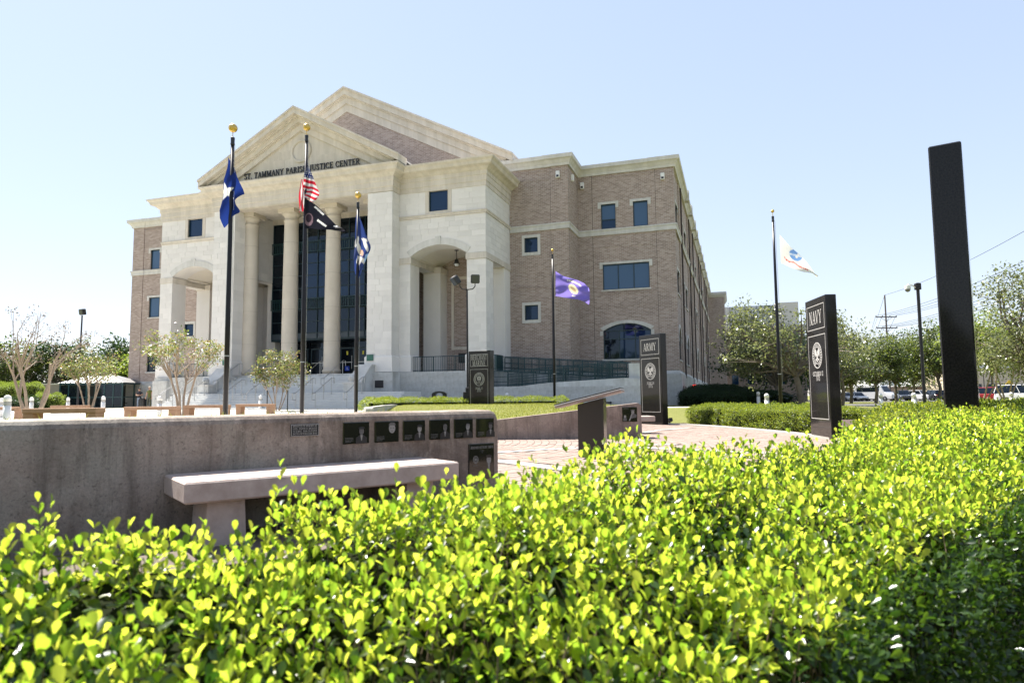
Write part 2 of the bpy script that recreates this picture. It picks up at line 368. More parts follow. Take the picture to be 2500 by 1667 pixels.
GLY = {
 'A': (.8, _ln(.1,0,.4,1,TN)+_ln(.4,1,.7,0,TH)+_ln(.2,.32,.6,.32,TN)+_sf(.1,0)+_sf(.7,0,.14)),
 'B': (.66, V_(.17)+_ln(.17,.97,.38,.97,TN)+_ln(.17,.53,.4,.53,TN)+_ln(.17,.03,.4,.03,TN)+_arc(.36,.75,.18,.22,-90,90,TN,TH)+_arc(.38,.28,.2,.25,-90,90,TN,TH)),
 'C': (.76, _arc(.42,.5,.34,.47,55,305,TN,TH)+_ln(.66,.68,.66,.95,TN)+_ln(.66,.06,.66,.3,TN)),
 'D': (.8, V_(.17)+_ln(.17,.97,.36,.97,TN)+_ln(.17,.03,.36,.03,TN)+_arc(.34,.5,.37,.47,-90,90,TN,TH)),
 'E': (.68, V_(.17)+_ln(.17,.97,.6,.97,TN)+_ln(.17,.5,.48,.5,TN)+_ln(.17,.03,.62,.03,TN)+_ln(.58,.8,.58,1,TN)+_ln(.46,.4,.46,.6,TN)+_ln(.6,0,.6,.22,TN)),
 'F': (.62, V_(.17)+_ln(.17,.97,.57,.97,TN)+_ln(.17,.5,.46,.5,TN)+_ln(.56,.8,.56,1,TN)+_ln(.45,.4,.45,.6,TN)),
 'G': (.8, _arc(.42,.5,.34,.47,55,310,TN,TH)+_ln(.66,.68,.66,.95,TN)+_ln(.68,.06,.68,.42,TH)+_sf(.66,.45)),
 'H': (.86, V_(.18)+V_(.68)+_ln(.18,.5,.68,.5,TN)),
 'I': (.36, V_(.18)),
 'J': (.46, _ln(.28,.15,.28,1,TH)+_sf(.28,1,.15)+_arc(.14,.14,.15,.14,180,360,TN,.1)),
 'K': (.8, V_(.18)+_ln(.22,.42,.62,1,TN)+_ln(.66,0,.36,.58,TH)+_sf(.64,1)+_sf(.66,0)),
 'L': (.64, V_(.17)+_ln(.17,.03,.58,.03,TN)+_ln(.57,0,.57,.25,TN)),
 'M': (.98, v_(.14)+_ln(.16,1,.47,.04,TH)+_ln(.47,.04,.78,1,TN)+V_(.82)),
 'N': (.84, v_(.14)+_ln(.16,1,.68,0,TH)+v_(.7)),
 'O': (.84, _arc(.42,.5,.34,.46,-90,90,TN,TH)+_arc(.42,.5,.34,.46,90,270,TN,TH)),
 'P': (.66, V_(.17)+_ln(.17,.97,.36,.97,TN)+_ln(.17,.47,.36,.47,TN)+_arc(.34,.72,.22,.25,-90,90,TN,TH)),
 'Q': (.84, _arc(.42,.5,.34,.46,-90,90,TN,TH)+_arc(.42,.5,.34,.46,90,270,TN,TH)+_ln(.7,-.15,.45,.2,TN)),
 'R': (.78, V_(.17)+_ln(.17,.97,.36,.97,TN)+_ln(.17,.49,.36,.49,TN)+_arc(.34,.73,.2,.24,-90,90,TN,TH)+_ln(.66,0,.36,.49,TH)+_sf(.68,0)),
 'S': (.6, _arc(.3,.74,.2,.22,40,270,TN,TH*.9)+_arc(.3,.27,.21,.25,90,-140,TN,TH)+_ln(.47,.72,.47,.95,TN)+_ln(.11,.06,.11,.28,TN)),
 'T': (.72, V_(.36)[0:2]+_ln(.06,.97,.66,.97,TN)+_ln(.08,.78,.08,1,TN)+_ln(.64,.78,.64,1,TN)),
 'U': (.84, _ln(.18,.3,.18,1,TH)+_sf(.18,1,.15)+_ln(.68,.3,.68,1,TN)+_sf(.68,1)+_arc(.43,.3,.25,.27,180,360,TH*.8,TN)),
 'V': (.8, _ln(.4,0,.1,1,TH)+_ln(.4,0,.7,1,TN)+_sf(.12,1,.14)+_sf(.7,1)),
 'Y': (.78, _ln(.38,.45,.1,1,TH)+_ln(.4,.45,.68,1,TN)+_ln(.39,0,.39,.46,TH)+_sf(.39,0,.15)+_sf(.12,1,.14)+_sf(.68,1)),
 '.': (.26, [[(.06,0),(.2,0),(.2,.14),(.06,.14)]]),
 '/': (.44, _ln(.05,-.1,.4,1.05,TN)),
 '1': (.46, _ln(.24,0,.24,1,TH)+_sf(.24,0,.15)+_ln(.1,.8,.22,1,TN)),
 '2': (.56, _arc(.28,.72,.19,.25,160,-40,TN,TH)+_ln(.08,.03,.44,.58,TN)+_ln(.07,.04,.5,.04,.09)),
 '3': (.54, _arc(.25,.74,.18,.23,150,-90,TN,TH)+_arc(.25,.27,.21,.25,90,-150,TN,TH)),
 '4': (.58, _ln(.4,0,.4,1,TH)+_ln(.06,.3,.38,1,TN)+_ln(.06,.28,.54,.28,TN)),
 '5': (.54, _arc(.25,.32,.22,.3,110,-150,TN,TH)+_ln(.14,.52,.16,.97,TN)+_ln(.15,.95,.46,.95,.1)),
 '7': (.54, _ln(.18,0,.46,.97,TH)+_ln(.06,.95,.5,.95,.09)+_ln(.08,.78,.08,1,TN)),
 '0': (.56, _arc(.28,.5,.2,.46,-90,90,TN,TH)+_arc(.28,.5,.2,.46,90,270,TN,TH)),
 '6': (.56, _arc(.28,.3,.2,.27,-90,270,TN,TH,16)+_arc(.34,.36,.27,.58,180,110,TH,TN)),
 '8': (.56, _arc(.28,.74,.17,.22,-90,270,TN,TH,16)+_arc(.28,.27,.21,.25,-90,270,TN,TH,16)),
}
def text_w(s, gap=.07): return sum((GLY[c][0]+gap) if c in GLY else .42 for c in s)
def text_mb(mb, s, fn, x, z, h, sx=1.0, depth=.004, base=0.0, m=0, each=None, gap=.07):
    """letters centred on x, standing on z; fn(a,z,d) -> xyz, d outward"""
    a = x - text_w(s, gap)*h*sx/2
    for c in s:
        if c in GLY:
            tgt = mb if each is None else MB()
            for poly in GLY[c][1]:
                P = [(a+p[0]*h*sx, z+p[1]*h) for p in poly]
                nn = len(P)
                tgt.add([fn(p[0], p[1], base) for p in P]+[fn(p[0], p[1], base+depth) for p in P],
                        [tuple(range(nn)), tuple(range(2*nn-1, nn-1, -1))]+[(i, (i+1) % nn, nn+(i+1) % nn, nn+i) for i in range(nn)], m)
            if each is not None: each(tgt)
            a += (GLY[c][0]+gap)*h*sx
        else: a += .42*h*sx

# ------------------------------------------------------------------ the courthouse (local x = along the front to the right, local y = into the building)
BO = Vector((11.72, 47.0, 0)); BYAW = R(-18.4)
B = thing('courthouse', 'large brick and limestone courthouse with columned portico and pediment', 'building', BO, BYAW)
BM = Matrix.Translation(BO) @ Matrix.Rotation(BYAW, 4, 'Z')
def bw(u, v, z=0): return BM @ Vector((u, v, z))
UC = -25.2                                                # axis of symmetry
def mir(u): return 2*UC-u
FR = lambda v0: (lambda a, z, d: (a, v0-d, z))            # plane facing the front
SD = lambda u0: (lambda a, z, d: (u0+d, a, z))            # plane facing the right
UNIT = None
def unit_mesh(name, mt):
    mb = MB(); mb.box(-.5, .5, -.5, .5, -.5, .5); return mb.mesh(name, mt)
stone_unit = unit_mesh('stone_block', MT['stone']); base_unit = unit_mesh('base_block', MT['base']); panel_unit = unit_mesh('tympanum_panel', MT['trim'])
BLK = {'n': 0}
def clad(parent, rects, fn, rowh=.4, wmin=.55, wmax=1.1, proud=.014, gap=.012, unit=None, name='stone_block', ok=None, rest=None, cap=300, side=False):
    """face stones laid in courses over the wall; the nearest ones are objects, the rest go into `rest`"""
    rg = random.Random(len(rects)*7+int(abs(rects[0][0])*10))
    for (a0, a1, z0, z1) in rects:
        n = max(1, round((z1-z0)/rowh)); h = (z1-z0)/n
        for i in range(n):
            z = z0+i*h; a = a0; first = True
            while a < a1-1e-4:
                w = rg.uniform(wmin, wmax)
                if first and i % 2: w *= .6
                first = False
                if a1-(a+w) < wmin*.5: w = a1-a
                if ok is None or ok(a, a+w, z, z+h):
                    pr = proud+rg.uniform(-.003, .004)
                    if BLK['n'] < cap:
                        o = bpy.data.objects.new(name, unit); link(o, parent)
                        o.location = fn(a+w/2, z+h/2, pr/2); o.scale = ((pr, w-gap, h-gap) if side else (w-gap, pr, h-gap))
                        BLK['n'] += 1
                    else:
                        P = [fn(x, y, d) for d in (0, pr) for x, y in ((a+gap/2, z+gap/2), (a+w-gap/2, z+gap/2), (a+w-gap/2, z+h-gap/2), (a+gap/2, z+h-gap/2))]
                        rest.add(P, [(4,5,6,7), (0,1,5,4), (1,2,6,5), (2,3,7,6), (3,0,4,7)])
                a += w
def arch_pts(a0, a1, zs, rise, n=14):
    """segmental arch from right spring to left spring"""
    c = (a0+a1)/2; h = (a1-a0)/2; r = (h*h+rise*rise)/(2*rise); zc = zs+rise-r; th = math.asin(min(h/r, 1))
    return [(c+r*math.sin(th-2*th*i/n), zc+r*math.cos(th-2*th*i/n)) for i in range(n+1)], (c, zc, r, th)

# window = frame with pane(s), lintel and sill, set back in its opening
def window(fn, a0, a1, z0, z1, cols=1, rows=(), mt='glass', surround=None, lintel=None, sill=True, dep=.13, arch=None, fw=.06, label=None, trim='band', sproud=.04):
    mb = MB(); yy = -dep
    def bar(x0, x1, y0, y1, d0=yy-.05, d1=yy+.05): 
        P = [fn(x, y, d) for d in (d0, d1) for x, y in ((x0, y0), (x1, y0), (x1, y1), (x0, y1))]
        mb.add(P, [(0,3,2,1), (4,5,6,7), (0,1,5,4), (1,2,6,5), (2,3,7,6), (3,0,4,7)])
    zt = z1
    if arch:
        top, (c, zc, r, th) = arch_pts(a0, a1, z1, arch)
        inn = [(c+(x-c)*(1-fw/(a1-a0)*2), zc+(z-zc)*(1-fw/r)) for x, z in top]
        for i in range(len(top)-1):
            q = [top[i], top[i+1], inn[i+1], inn[i]]
            P = [fn(x, z, d) for d in (yy-.05, yy+.05) for x, z in q]
            mb.add(P, [(0,3,2,1), (4,5,6,7), (0,1,5,4), (1,2,6,5), (2,3,7,6), (3,0,4,7)])
        bar(a0+fw, a1-fw, z1-fw/2, z1+fw/2)
    else: bar(a0, a1, z1-fw, z1)
    bar(a0, a0+fw, z0+fw, z1-(0 if arch else fw)); bar(a1-fw, a1, z0+fw, z1-(0 if arch else fw)); bar(a0, a1, z0, z0+fw)
    xs = [a0+(a1-a0)*i/cols for i in range(cols+1)]
    for x in xs[1:-1]: bar(x-fw/2, x+fw/2, z0+fw, z1-fw, yy-.045, yy+.045)
    for zz in rows: bar(a0+fw, a1-fw, zz-fw/2, zz+fw/2, yy-.04, yy+.04)
    w = mb.build('window', MT['frame'], B)
    if label: w['label'] = label
    zl = [z0+fw]+list(rows)+[z1-fw*.5]
    byrow = isinstance(mt, (list, tuple)) and cols == 1 and rows
    mts = mt if isinstance(mt, (list, tuple)) else [mt]*cols
    for i in range(cols):
        for j in range(len(zl)-1):
            p = MB(); P = [fn(x, y, d) for d in (yy-.03, yy-.015) for x, y in ((xs[i]+.02, zl[j]+.01), (xs[i+1]-.02, zl[j]+.01), (xs[i+1]-.02, zl[j+1]-.01), (xs[i]+.02, zl[j+1]-.01))]
            p.add(P, [(0,3,2,1), (4,5,6,7), (0,1,5,4), (1,2,6,5), (2,3,7,6), (3,0,4,7)]); p.build('pane', MT[mts[j] if byrow else mts[i]], w)
    if arch:
        p = MB(); p.prism(inn, lambda x, z, d: fn(x, z, d), yy-.03, yy-.015); p.build('pane', MT['glass_dark'], w)
    if surround:
        s0, s1, t0, t1 = surround; p = MB()
        for q in ((s0, s1, z1, t1), (s0, s1, t0, z0), (s0, a0, z0, z1), (a1, s1, z0, z1)):
            P = [fn(x, y, d) for d in (-.2, sproud) for x, y in ((q[0], q[2]), (q[1], q[2]), (q[1], q[3]), (q[0], q[3]))]
            p.add(P, [(0,3,2,1), (4,5,6,7), (0,1,5,4), (1,2,6,5), (2,3,7,6), (3,0,4,7)])
        p.build('surround', MT[trim], w)
    if lintel:
        p = MB()
        for q in ((a0-.22, a1+.22, z1, z1+lintel), (a0-.22, a0, z1-.3, z1), (a1, a1+.22, z1-.3, z1)):
            P = [fn(x, y, d) for d in (-.2, .045) for x, y in ((q[0], q[2]), (q[1], q[2]), (q[1], q[3]), (q[0], q[3]))]
            p.add(P, [(0,3,2,1), (4,5,6,7), (0,1,5,4), (1,2,6,5), (2,3,7,6), (3,0,4,7)])
        p.build('lintel', MT[trim], w)
    if arch and not surround:
        p = MB(); t2, (c, zc, r, th) = arch_pts(a0, a1, z1, arch)
        out = [(c+(x-c)*(1+.22/((a1-a0)/2)), z+.22) for x, z in t2]
        for i in range(len(t2)-1):
            q = [t2[i], t2[i+1], out[i+1], out[i]]
            P = [fn(x, z, d) for d in (-.2, .045) for x, z in q]
            p.add(P, [(0,3,2,1), (4,5,6,7), (0,1,5,4), (1,2,6,5), (2,3,7,6), (3,0,4,7)])
        for q in ((a0-.22, a0, z1-.35, z1), (a1, a1+.22, z1-.35, z1)):
            P = [fn(x, y, d) for d in (-.2, .045) for x, y in ((q[0], q[2]), (q[1], q[2]), (q[1], q[3]), (q[0], q[3]))]
            p.add(P, [(0,3,2,1), (4,5,6,7), (0,1,5,4), (1,2,6,5), (2,3,7,6), (3,0,4,7)])
        p.build('lintel', MT[trim], w)
    if sill:
        p = MB(); P = [fn(x, y, d) for d in (-.2, .07) for x, y in ((a0-.1, z0-.1), (a1+.1, z0-.1), (a1+.1, z0), (a0-.1, z0))]
        p.add(P, [(0,3,2,1), (4,5,6,7), (0,1,5,4), (1,2,6,5), (2,3,7,6), (3,0,4,7)]); p.build('sill', MT[trim], w)
    return w
def rect(a0, a1, z0, z1): return [(a0, z0), (a1, z0), (a1, z1), (a0, z1)]
def hole_arch(a0, a1, z0, zs, rise): return [(a0, z0), (a1, z0)]+arch_pts(a0, a1, zs, rise)[0]

# --- brick walls
ZT = 17.6; ZB = -.3
wr = MB(); wr.prism(rect(-7.1, 0, ZB, ZT), FR(0), 0, -.3, holes=[rect(-5.29, -4.2, 13.4, 15.25), rect(-2.92, -1.85, 13.4, 15.25), rect(-5.25, -1.85, 8.83, 10.72), hole_arch(-5.3, -1.84, 3.73, 5.81, .52)])
RW = wr.build('wall', MT['brick'], B); RW['label'] = 'right hand brick wall with paired windows'
wl = MB(); lw = [(-48.3, -47.2), (-46.0, -44.9)]
wl.prism(rect(mir(0), mir(-7.1), ZB, ZT), FR(0), 0, -.3, holes=[rect(*lw[0], 13.4, 15.25), rect(*lw[1], 13.4, 15.25), rect(-48.3, -44.9, 8.83, 10.72), hole_arch(-48.3, -44.9, 3.73, 5.81, .52)])
wl.build('wall', MT['brick'], B)
ctr = MB(); hw = [(-10.34, -9.34, 11.4, 12.47), (-10.36, -9.36, 6.52, 7.58)]
ctr.prism(rect(mir(-7.1), -7.1, ZB, ZT), FR(-3), 0, -.3, holes=[rect(*h) for h in hw]+[rect(mir(h[1]), mir(h[0]), h[2], h[3]) for h in hw])
ctr.build('wall', MT['brick'], B)
sd = MB(); sd.prism([(-2.7, ZB), (.0, ZB), (.0, ZT), (-2.7, ZT)], SD(-7.1), 0, -.3); sd.build('wall', MT['brick'], B)
# long right-hand side: bays of one and of two windows between downspouts
bays = [(0, 4.4, 1), (4.4, 14.3, 2), (14.3, 20, 1), (20, 31.5, 2), (31.5, 37, 1), (37, 48.5, 2), (48.5, 54, 1), (54, 65, 2)]
cent = []
for a, b_, n in bays:
    m_ = (a+b_)/2; cent += [m_-.1] if n == 1 else [m_-1.9, m_+1.7]
rowsZ = [(8.5, 10.25), (13.4, 15.25)]
holes = []
for c in cent:
    holes.append(hole_arch(c-1.1, c+1.1, 3.65, 5.3, .75))
    for z0, z1 in rowsZ: holes.append(rect(c-1.05, c+1.05, z0, z1))
side = MB(); side.prism([(.3, ZB), (65, ZB), (65, ZT), (.3, ZT)], SD(0), 0, -.3, holes=holes); side.build('wall', MT['brick'], B)
for c in cent:
    window(SD(0), c-1.1, c+1.1, 3.65, 5.3, 2, (), 'glass_dark', arch=.75)
    for z0, z1 in rowsZ: window(SD(0), c-1.05, c+1.05, z0, z1, 2, (), 'glass', lintel=.17)
    
pil = MB()
for a, b_ in ((-7.1, -5.95), (-1.27, 0.05)): pil.prism(rect(a, b_, 2.9, ZT), FR(0), .05, 0)
for a, b_ in ((-8.34, -7.05), (mir(-7.05), mir(-8.34))): pil.prism(rect(a, b_, 2.9, ZT), FR(-3), .05, 0)
for a, b_ in ((mir(.05), mir(-1.27)), (mir(-5.95), mir(-7.1))): pil.prism(rect(a, b_, 2.9, ZT), FR(0), .05, 0)
pil.prism(rect(-2.9, .0, 2.9, ZT), SD(-7.1), .05, 0)
for a, b_, n in bays: pil.prism(rect(b_-.5, b_+.5, 2.9, ZT), SD(0), .08, 0)
pil.prism(rect(0, .6, 2.9, ZT), SD(0), .05, 0)
build_each(pil, 'pilaster', MT['brick'], B)
jt = MB()                                              # expansion joints
for a in (-5.94, -1.28): jt.box(a-.012, a+.012, -.012, .01, 2.9, 17.5)
for a in (-8.355,): jt.box(a-.012, a+.012, -3.012, -2.99, 2.9, 17.5)
jt.box(mir(-1.26)-.03, mir(-1.26)+.01, -.03, .01, .5, 17.5); jt.box(-7.05, -7.0, -.04, .0, 2.9, 17.5)
build_each(jt, 'expansion_joint', MT['joint'], B)
ds = MB()
for a, b_, n in bays[:-1]: ds.tube([(.16, b_+.55, 2.4), (.16, b_+.55, 17.4)], .07, 6)
build_each(ds, 'downspout', MT['joint'], B)
# soldier and corbel courses: rows of proud bricks
cor = MB()
def course(fn, a0, a1, z, h=.2, step=.145, w=.085, pr=.03):
    n = int((a1-a0)/step)
    for i in range(n):
        a = a0+step*(i+.5)
        P = [fn(x, y, d) for d in (0, pr) for x, y in ((a-w/2, z), (a+w/2, z), (a+w/2, z+h), (a-w/2, z+h))]
        cor.add(P, [(4,5,6,7), (0,1,5,4), (1,2,6,5), (2,3,7,6), (3,0,4,7)])
course(FR(0), -5.9, -1.3, 17.2, .14); course(FR(-3), -11.4, -8.4, 17.2, .14); course(FR(-3), -11.4, -8.4, 16.6); course(FR(-3), -11.4, -8.4, 8.75, .2)
course(FR(0), mir(-1.3), mir(-5.9), 17.2, .14); course(FR(0), -5.6, -1.5, 8.5, .2); course(FR(0), -5.9, -1.3, 12.0, .07, .29, .2, .02); course(FR(0), -5.9, -1.3, 7.6, .07, .29, .2, .02)
course(FR(-3), -11.4, -8.4, 9.85, .07, .29, .2, .02); course(FR(-3), -11.4, -8.4, 4.9, .07, .29, .2, .02)
tag(cor.build('corbel_course', MT['brick'], B), kind='stuff')
# body and roofs behind the faces
core = MB(); core.box(mir(0)+.35, -.35, .35, 64.6, ZB, 17.3); core.box(mir(-7.1)+.35, -7.45, -2.65, .34, ZB, 17.3); core.build('roof', MT['joint'], B)
# stone base of the brick parts
bs = MB(); prof = [(0, ZB), (.16, ZB), (.16, 2.62), (.0, 2.85)]
bs.sweep([(-12.0, -3), (-7.1, -3), (-7.1, 0), (0, 0), (0, 65)], prof); bs.sweep([(mir(0), 40), (mir(0), 0), (mir(-7.1), 0), (mir(-7.1), -3), (-39.2, -3)], prof)
BS = bs.build('plinth', MT['base'], B)
rb = MB(); BLK['n'] = 0
clad(BS, [(-1.7, 0.15, .3, 2.6)], FR(-.162), .5, .6, 1.2, .012, unit=base_unit, name='base_block', rest=rb, cap=40)
clad(BS, [(mir(-.1), mir(-7), .3, 2.6)], FR(-.162), .5, .6, 1.2, .012, unit=base_unit, name='base_block', rest=rb, cap=110)
clad(BS, [(.2, 64, .2, 2.6)], SD(.162), .5, .8, 1.6, .012, unit=base_unit, name='base_block', rest=rb, cap=170, side=True)
tag(rb.build('base_block', MT['base'], BS), kind='stuff')
vent = MB()
for a in (1.1, 1.9, 3.2, 3.9): vent.box(.17, .2, a, a+.35, .85, 1.75)
build_each(vent, 'vent', MT['black'], B)
# belt course and cornice
bc = MB(); bp = [(0, 12.92), (.09, 12.92), (.09, 13.22), (.14, 13.26), (.14, 13.36), (0, 13.39)]
bc.sweep([(-11.4, -3), (-8.34, -3), (-8.34, -3.05), (-7.05, -3.05), (-7.05, -.0), (-5.95, -.0), (-5.95, -0.001), (-1.27, -0.001), (-1.27, -.05), (.05, -.05), (.05, 65)], bp)
bc.sweep([(mir(.05), 40), (mir(.05), -.05), (mir(-1.27), -.05), (mir(-1.27), 0), (mir(-7.05), 0), (mir(-7.05), -3.05), (-39, -3.05)], bp)
bc.build('belt_course', MT['band'], B)
cn = MB(); cp = [(0, 17.5), (.1, 17.5), (.13, 17.66), (.3, 17.9), (.42, 17.97), (.44, 18.24), (.2, 18.26), (-.3, 18.26), (-.3, 17.5)]
cn.sweep([(-13.0, -3), (-8.38, -3), (-8.38, -3.06), (-7.04, -3.06), (-7.04, 0), (-5.92, 0), (-5.92, -.002), (-1.3, -.002), (-1.3, -.06), (.06, -.06), (.06, 65)], cp)
cn.sweep([(mir(.06), 40), (mir(.06), -.06), (mir(-1.3), -.06), (mir(-1.3), 0), (mir(-7.04), 0), (mir(-7.04), -3.06), (-37, -3.06)], cp)
for a in (9.6, 14.3, 20, 24.2, 31.5, 36.5, 42, 48.8, 58):
    cn.box(.06, .56, a-.35, a+.35, 17.6, 18.5)
cn.build('cornice', MT['band'], B)
# windows of the front
window(FR(0), -5.29, -4.2, 13.4, 15.25, 1, (14.1,), ['glass', 'glass_blind'], lintel=.18, sill=False); window(FR(0), -2.92, -1.85, 13.4, 15.25, 1, (), 'glass_blind', lintel=.18, sill=False)
window(FR(0), -5.25, -1.85, 8.83, 10.72, 3, (), 'glass_blind', lintel=.17)
window(FR(0), -5.3, -1.84, 3.73, 5.81, 3, (5.2,), ['glass_dark', 'glass', 'glass'], arch=.52)
window(FR(0), *lw[0], 13.4, 15.25, 1, (), 'glass_blind', lintel=.18, sill=False); window(FR(0), *lw[1], 13.4, 15.25, 1, (), 'glass', lintel=.18, sill=False)
window(FR(0), -48.3, -44.9, 8.83, 10.72, 3, (), 'glass_blind', lintel=.17); window(FR(0), -48.3, -44.9, 3.73, 5.81, 3, (), 'glass_dark', arch=.52)
for h in hw:
    window(FR(-3), h[0], h[1], h[2], h[3], 1, (), 'glass', surround=(h[0]-.19, h[1]+.19, h[2]-.23, h[3]+.2), sill=False)
    window(FR(-3), mir(h[1]), mir(h[0]), h[2], h[3], 1, (), 'glass', surround=(mir(h[1])-.19, mir(h[0])+.19, h[2]-.23, h[3]+.2), sill=False)
for u, v, z in ((-7.75, -3.05, 16.6), (-6.65, -.05, 16.55), (-.72, -.05, 16.6)):
    mb = MB(); mb.bbox(u-.14, u+.14, v-.2, v, z, z+.5, .03); mb.box(u-.09, u+.09, v-.205, v-.2, z+.05, z+.2, 1)
    mb.build('security_light', [MT['white'], MT['black']], B)
for v in (-2.0,):
    mb = MB(); mb.bbox(-7.05, -6.85, v-.15, v+.15, 16.6, 17.1, .03); mb.build('security_light', MT['white'], B)

# --- stone wings either side of the portico
rest = MB(); BLK['n'] = 0
def wing(u0, u1, pl, pr_, open_right):
    ua, ub = u0+pl, u1-pr_
    ap, (c, zc, r, th) = arch_pts(ua, ub, 10.6, .7, 18)
    wu0, wu1 = (u0+u1)/2-.24-.7, (u0+u1)/2-.24+.7
    if pl > pr_: wu0 += .48; wu1 += .48
    mb = MB()
    outl = [(u0, 2.8), (ua, 2.8), (ua, 10.6)]+list(reversed(ap))[1:-1]+[(ub, 10.6), (ub, 2.8), (u1, 2.8), (u1, 15.3), (u0, 15.3)]
    mb.prism(outl, FR(-7.95), 0, -1.35, holes=[rect(wu0, wu1, 13.61, 15.08)])
    sh = [(-6.6, 2.8), (-6.6, 10.2), (-4.2, 10.2), (-4.2, 2.8), (-3.0, 2.8), (-3.0, 15.3), (-6.6, 15.3)]
    for uo, t in ((u1, -.8), (u0, .8)):
        if uo == u0: mb.prism([(y, z) for y, z in sh], SD(uo), 0, t)
        else: mb.prism([(y, z) for y, z in sh], SD(uo), 0, t)
    # rear piers and vault
    mb.box(u0+.8, u0+1.35, -4.2, -3, 2.8, 10.6); mb.box(u1-1.35, u1-.8, -4.2, -3, 2.8, 10.6)
    W = mb.build('wing_wall', MT['stone'], B)
    vb = MB()
    for i in range(len(ap)-1):
        (x0, z0), (x1, z1) = ap[i], ap[i+1]
        k = 1.0
        vb.add([(x0, -6.6, z0+.15), (x1, -6.6, z1+.15), (x1, -3, z1+.15), (x0, -3, z0+.15), (x0, -6.6, z0+.5), (x1, -6.6, z1+.5), (x1, -3, z1+.5), (x0, -3, z0+.5)],
               [(0,3,2,1), (4,5,6,7), (0,1,5,4), (1,2,6,5), (2,3,7,6), (3,0,4,7)])
    vb.box(u0+.8, ua+.02, -6.6, -3, 10.62, 10.95); vb.box(ub-.02, u1-.8, -6.6, -3, 10.62, 10.95)
    vb.build('vault', MT['plaster'], B)
    R2 = r+.48
    def ok(a, b_, z, zz):
        if a < wu1+.28 and b_ > wu0-.28 and zz > 13.44 and z < 15.4: return False
        for x in (a, (a+b_)/2, b_):
            for y in (z, zz):
                if (x-c)**2+(y-zc)**2 < R2**2 and y > 10.4 and abs(x-c) < (ub-ua)/2+.45: return False
        if zz > 10.6 and z < 12.0 and abs((a+b_)/2-c) < .3: return False
        return True
    rs = [(u0, ua, 3.9, 10.12), (ub, u1, 3.9, 10.12), (u0, u1, 10.58, 13.2), (u0, u1, 13.44, 15.1)]
    clad(W, rs, FR(-7.95), ok=ok, unit=stone_unit, rest=rest)
    if open_right:
        clad(W, [(-7.95, -6.6, 3.9, 10.12), (-7.95, -3.02, 10.58, 13.2), (-7.95, -3.02, 13.44, 15.1)], SD(u1), unit=stone_unit, rest=rest, side=True)
    # arch ring and keystone
    rg = MB(); n = 13
    for i in range(n):
        t0 = th-2*th*i/n; t1 = th-2*th*(i+1)/n
        q = []
        for t, rr_ in ((t0, r), (t1, r), (t1, r+.45), (t0, r+.45)): q.append((c+rr_*math.sin(t), zc+rr_*math.cos(t)))
        pr2 = .09 if i == n//2 else .05
        if i == n//2: q[2] = (q[2][0], q[2][1]+.12); q[3] = (q[3][0], q[3][1]+.12)
        e = .006
        P = [FR(-7.95)(x, z, d) for d in (-.02, pr2) for x, z in q]
        v = MB(); v.add(P, [(0,3,2,1), (4,5,6,7), (0,1,5,4), (1,2,6,5), (2,3,7,6), (3,0,4,7)])
        v.build('keystone' if i == n//2 else 'voussoir', MT['band'], W)
    # capitals, string course, plinths
    tr = MB()
    for a, b_ in ((u0-.0, ua+.06), (ub-.06, u1+.06)): tr.box(a, b_, -8.02, -6.54, 10.14, 10.56)
    for a, b_ in ((u0-.05, u0+1.4), (u1-1.4, u1+.06)): tr.box(a, b_, -4.26, -2.98, 10.14, 10.58)
    tr.box(u0+.8, u0+.86, -6.54, -4.26, 10.2, 10.58); tr.box(u1-.06, u1+.06, -6.54, -4.26, 10.18, 10.56)
    tr.sweep([(u0, -7.95), (u1, -7.95), (u1, -3.0)], [(0, 13.2), (.09, 13.2), (.09, 13.3), (.13, 13.34), (.13, 13.42), (0, 13.43)])
    tr.build('string_course', MT['trim'], B)
    pb = MB()
    for a, b_ in ((u0, ua), (ub, u1)):
        pb.sweep([(a-.0, -6.6), (a, -7.95), (b_, -7.95), (b_, -6.6)], [(0, 2.8), (.1, 2.8), (.1, 3.82), (0, 3.92)])
    build_each(pb, 'plinth', MT['stone'], B)
    window(FR(-7.95), wu0, wu1, 13.61, 15.08, 1, (), 'glass', surround=(wu0-.26, wu1+.26, 13.44, 15.36), sill=False, trim='trim', sproud=.03, fw=.05)
    # lantern hanging under the vault
    lx = u0+3.2; lt = MB(); lt.tube([(lx, -5.5, 11.45), (lx, -5.5, 10.75)], .025, 6); lt.lathe([(.16, 0), (.16, .03), (.03, .05)], 10, (lx, -5.5, 11.38))
    lt.lathe([(.05, .42), (.12, .36), (.17, .16), (.24, .1), (.24, .06), (.05, .06)], 12, (lx, -5.5, 10.36)); LT = lt.build('lantern', MT['black'], B)
    gl = MB(); gl.lathe([(.1, -.08), (.16, .0), (.16, .06)], 12, (lx, -5.5, 10.36)); gl.build('globe', MT['lamp_glass'], LT)
wing(-17.78, -11.46, .84, 1.34, True)
wing(-38.66, mir(-17.78), 1.2, .84, False)
# raised panel frame and dark box on the brick behind the right arch
nf = MB()
for q in ((-16.05, -15.85, 4.56, 10.0), (-14.0, -13.8, 4.56, 10.0), (-15.85, -14.0, 4.56, 4.78), (-15.85, -14.0, 9.78, 10.0)): nf.box(q[0], q[1], -3.06, -3, q[2], q[3])
nf.build('panel_frame', MT['trim'], B)
nb = MB(); nb.box(-15.5, -14.6, -3.06, -3.0, 3.6, 4.3); nb.build('vent', MT['black'], B)

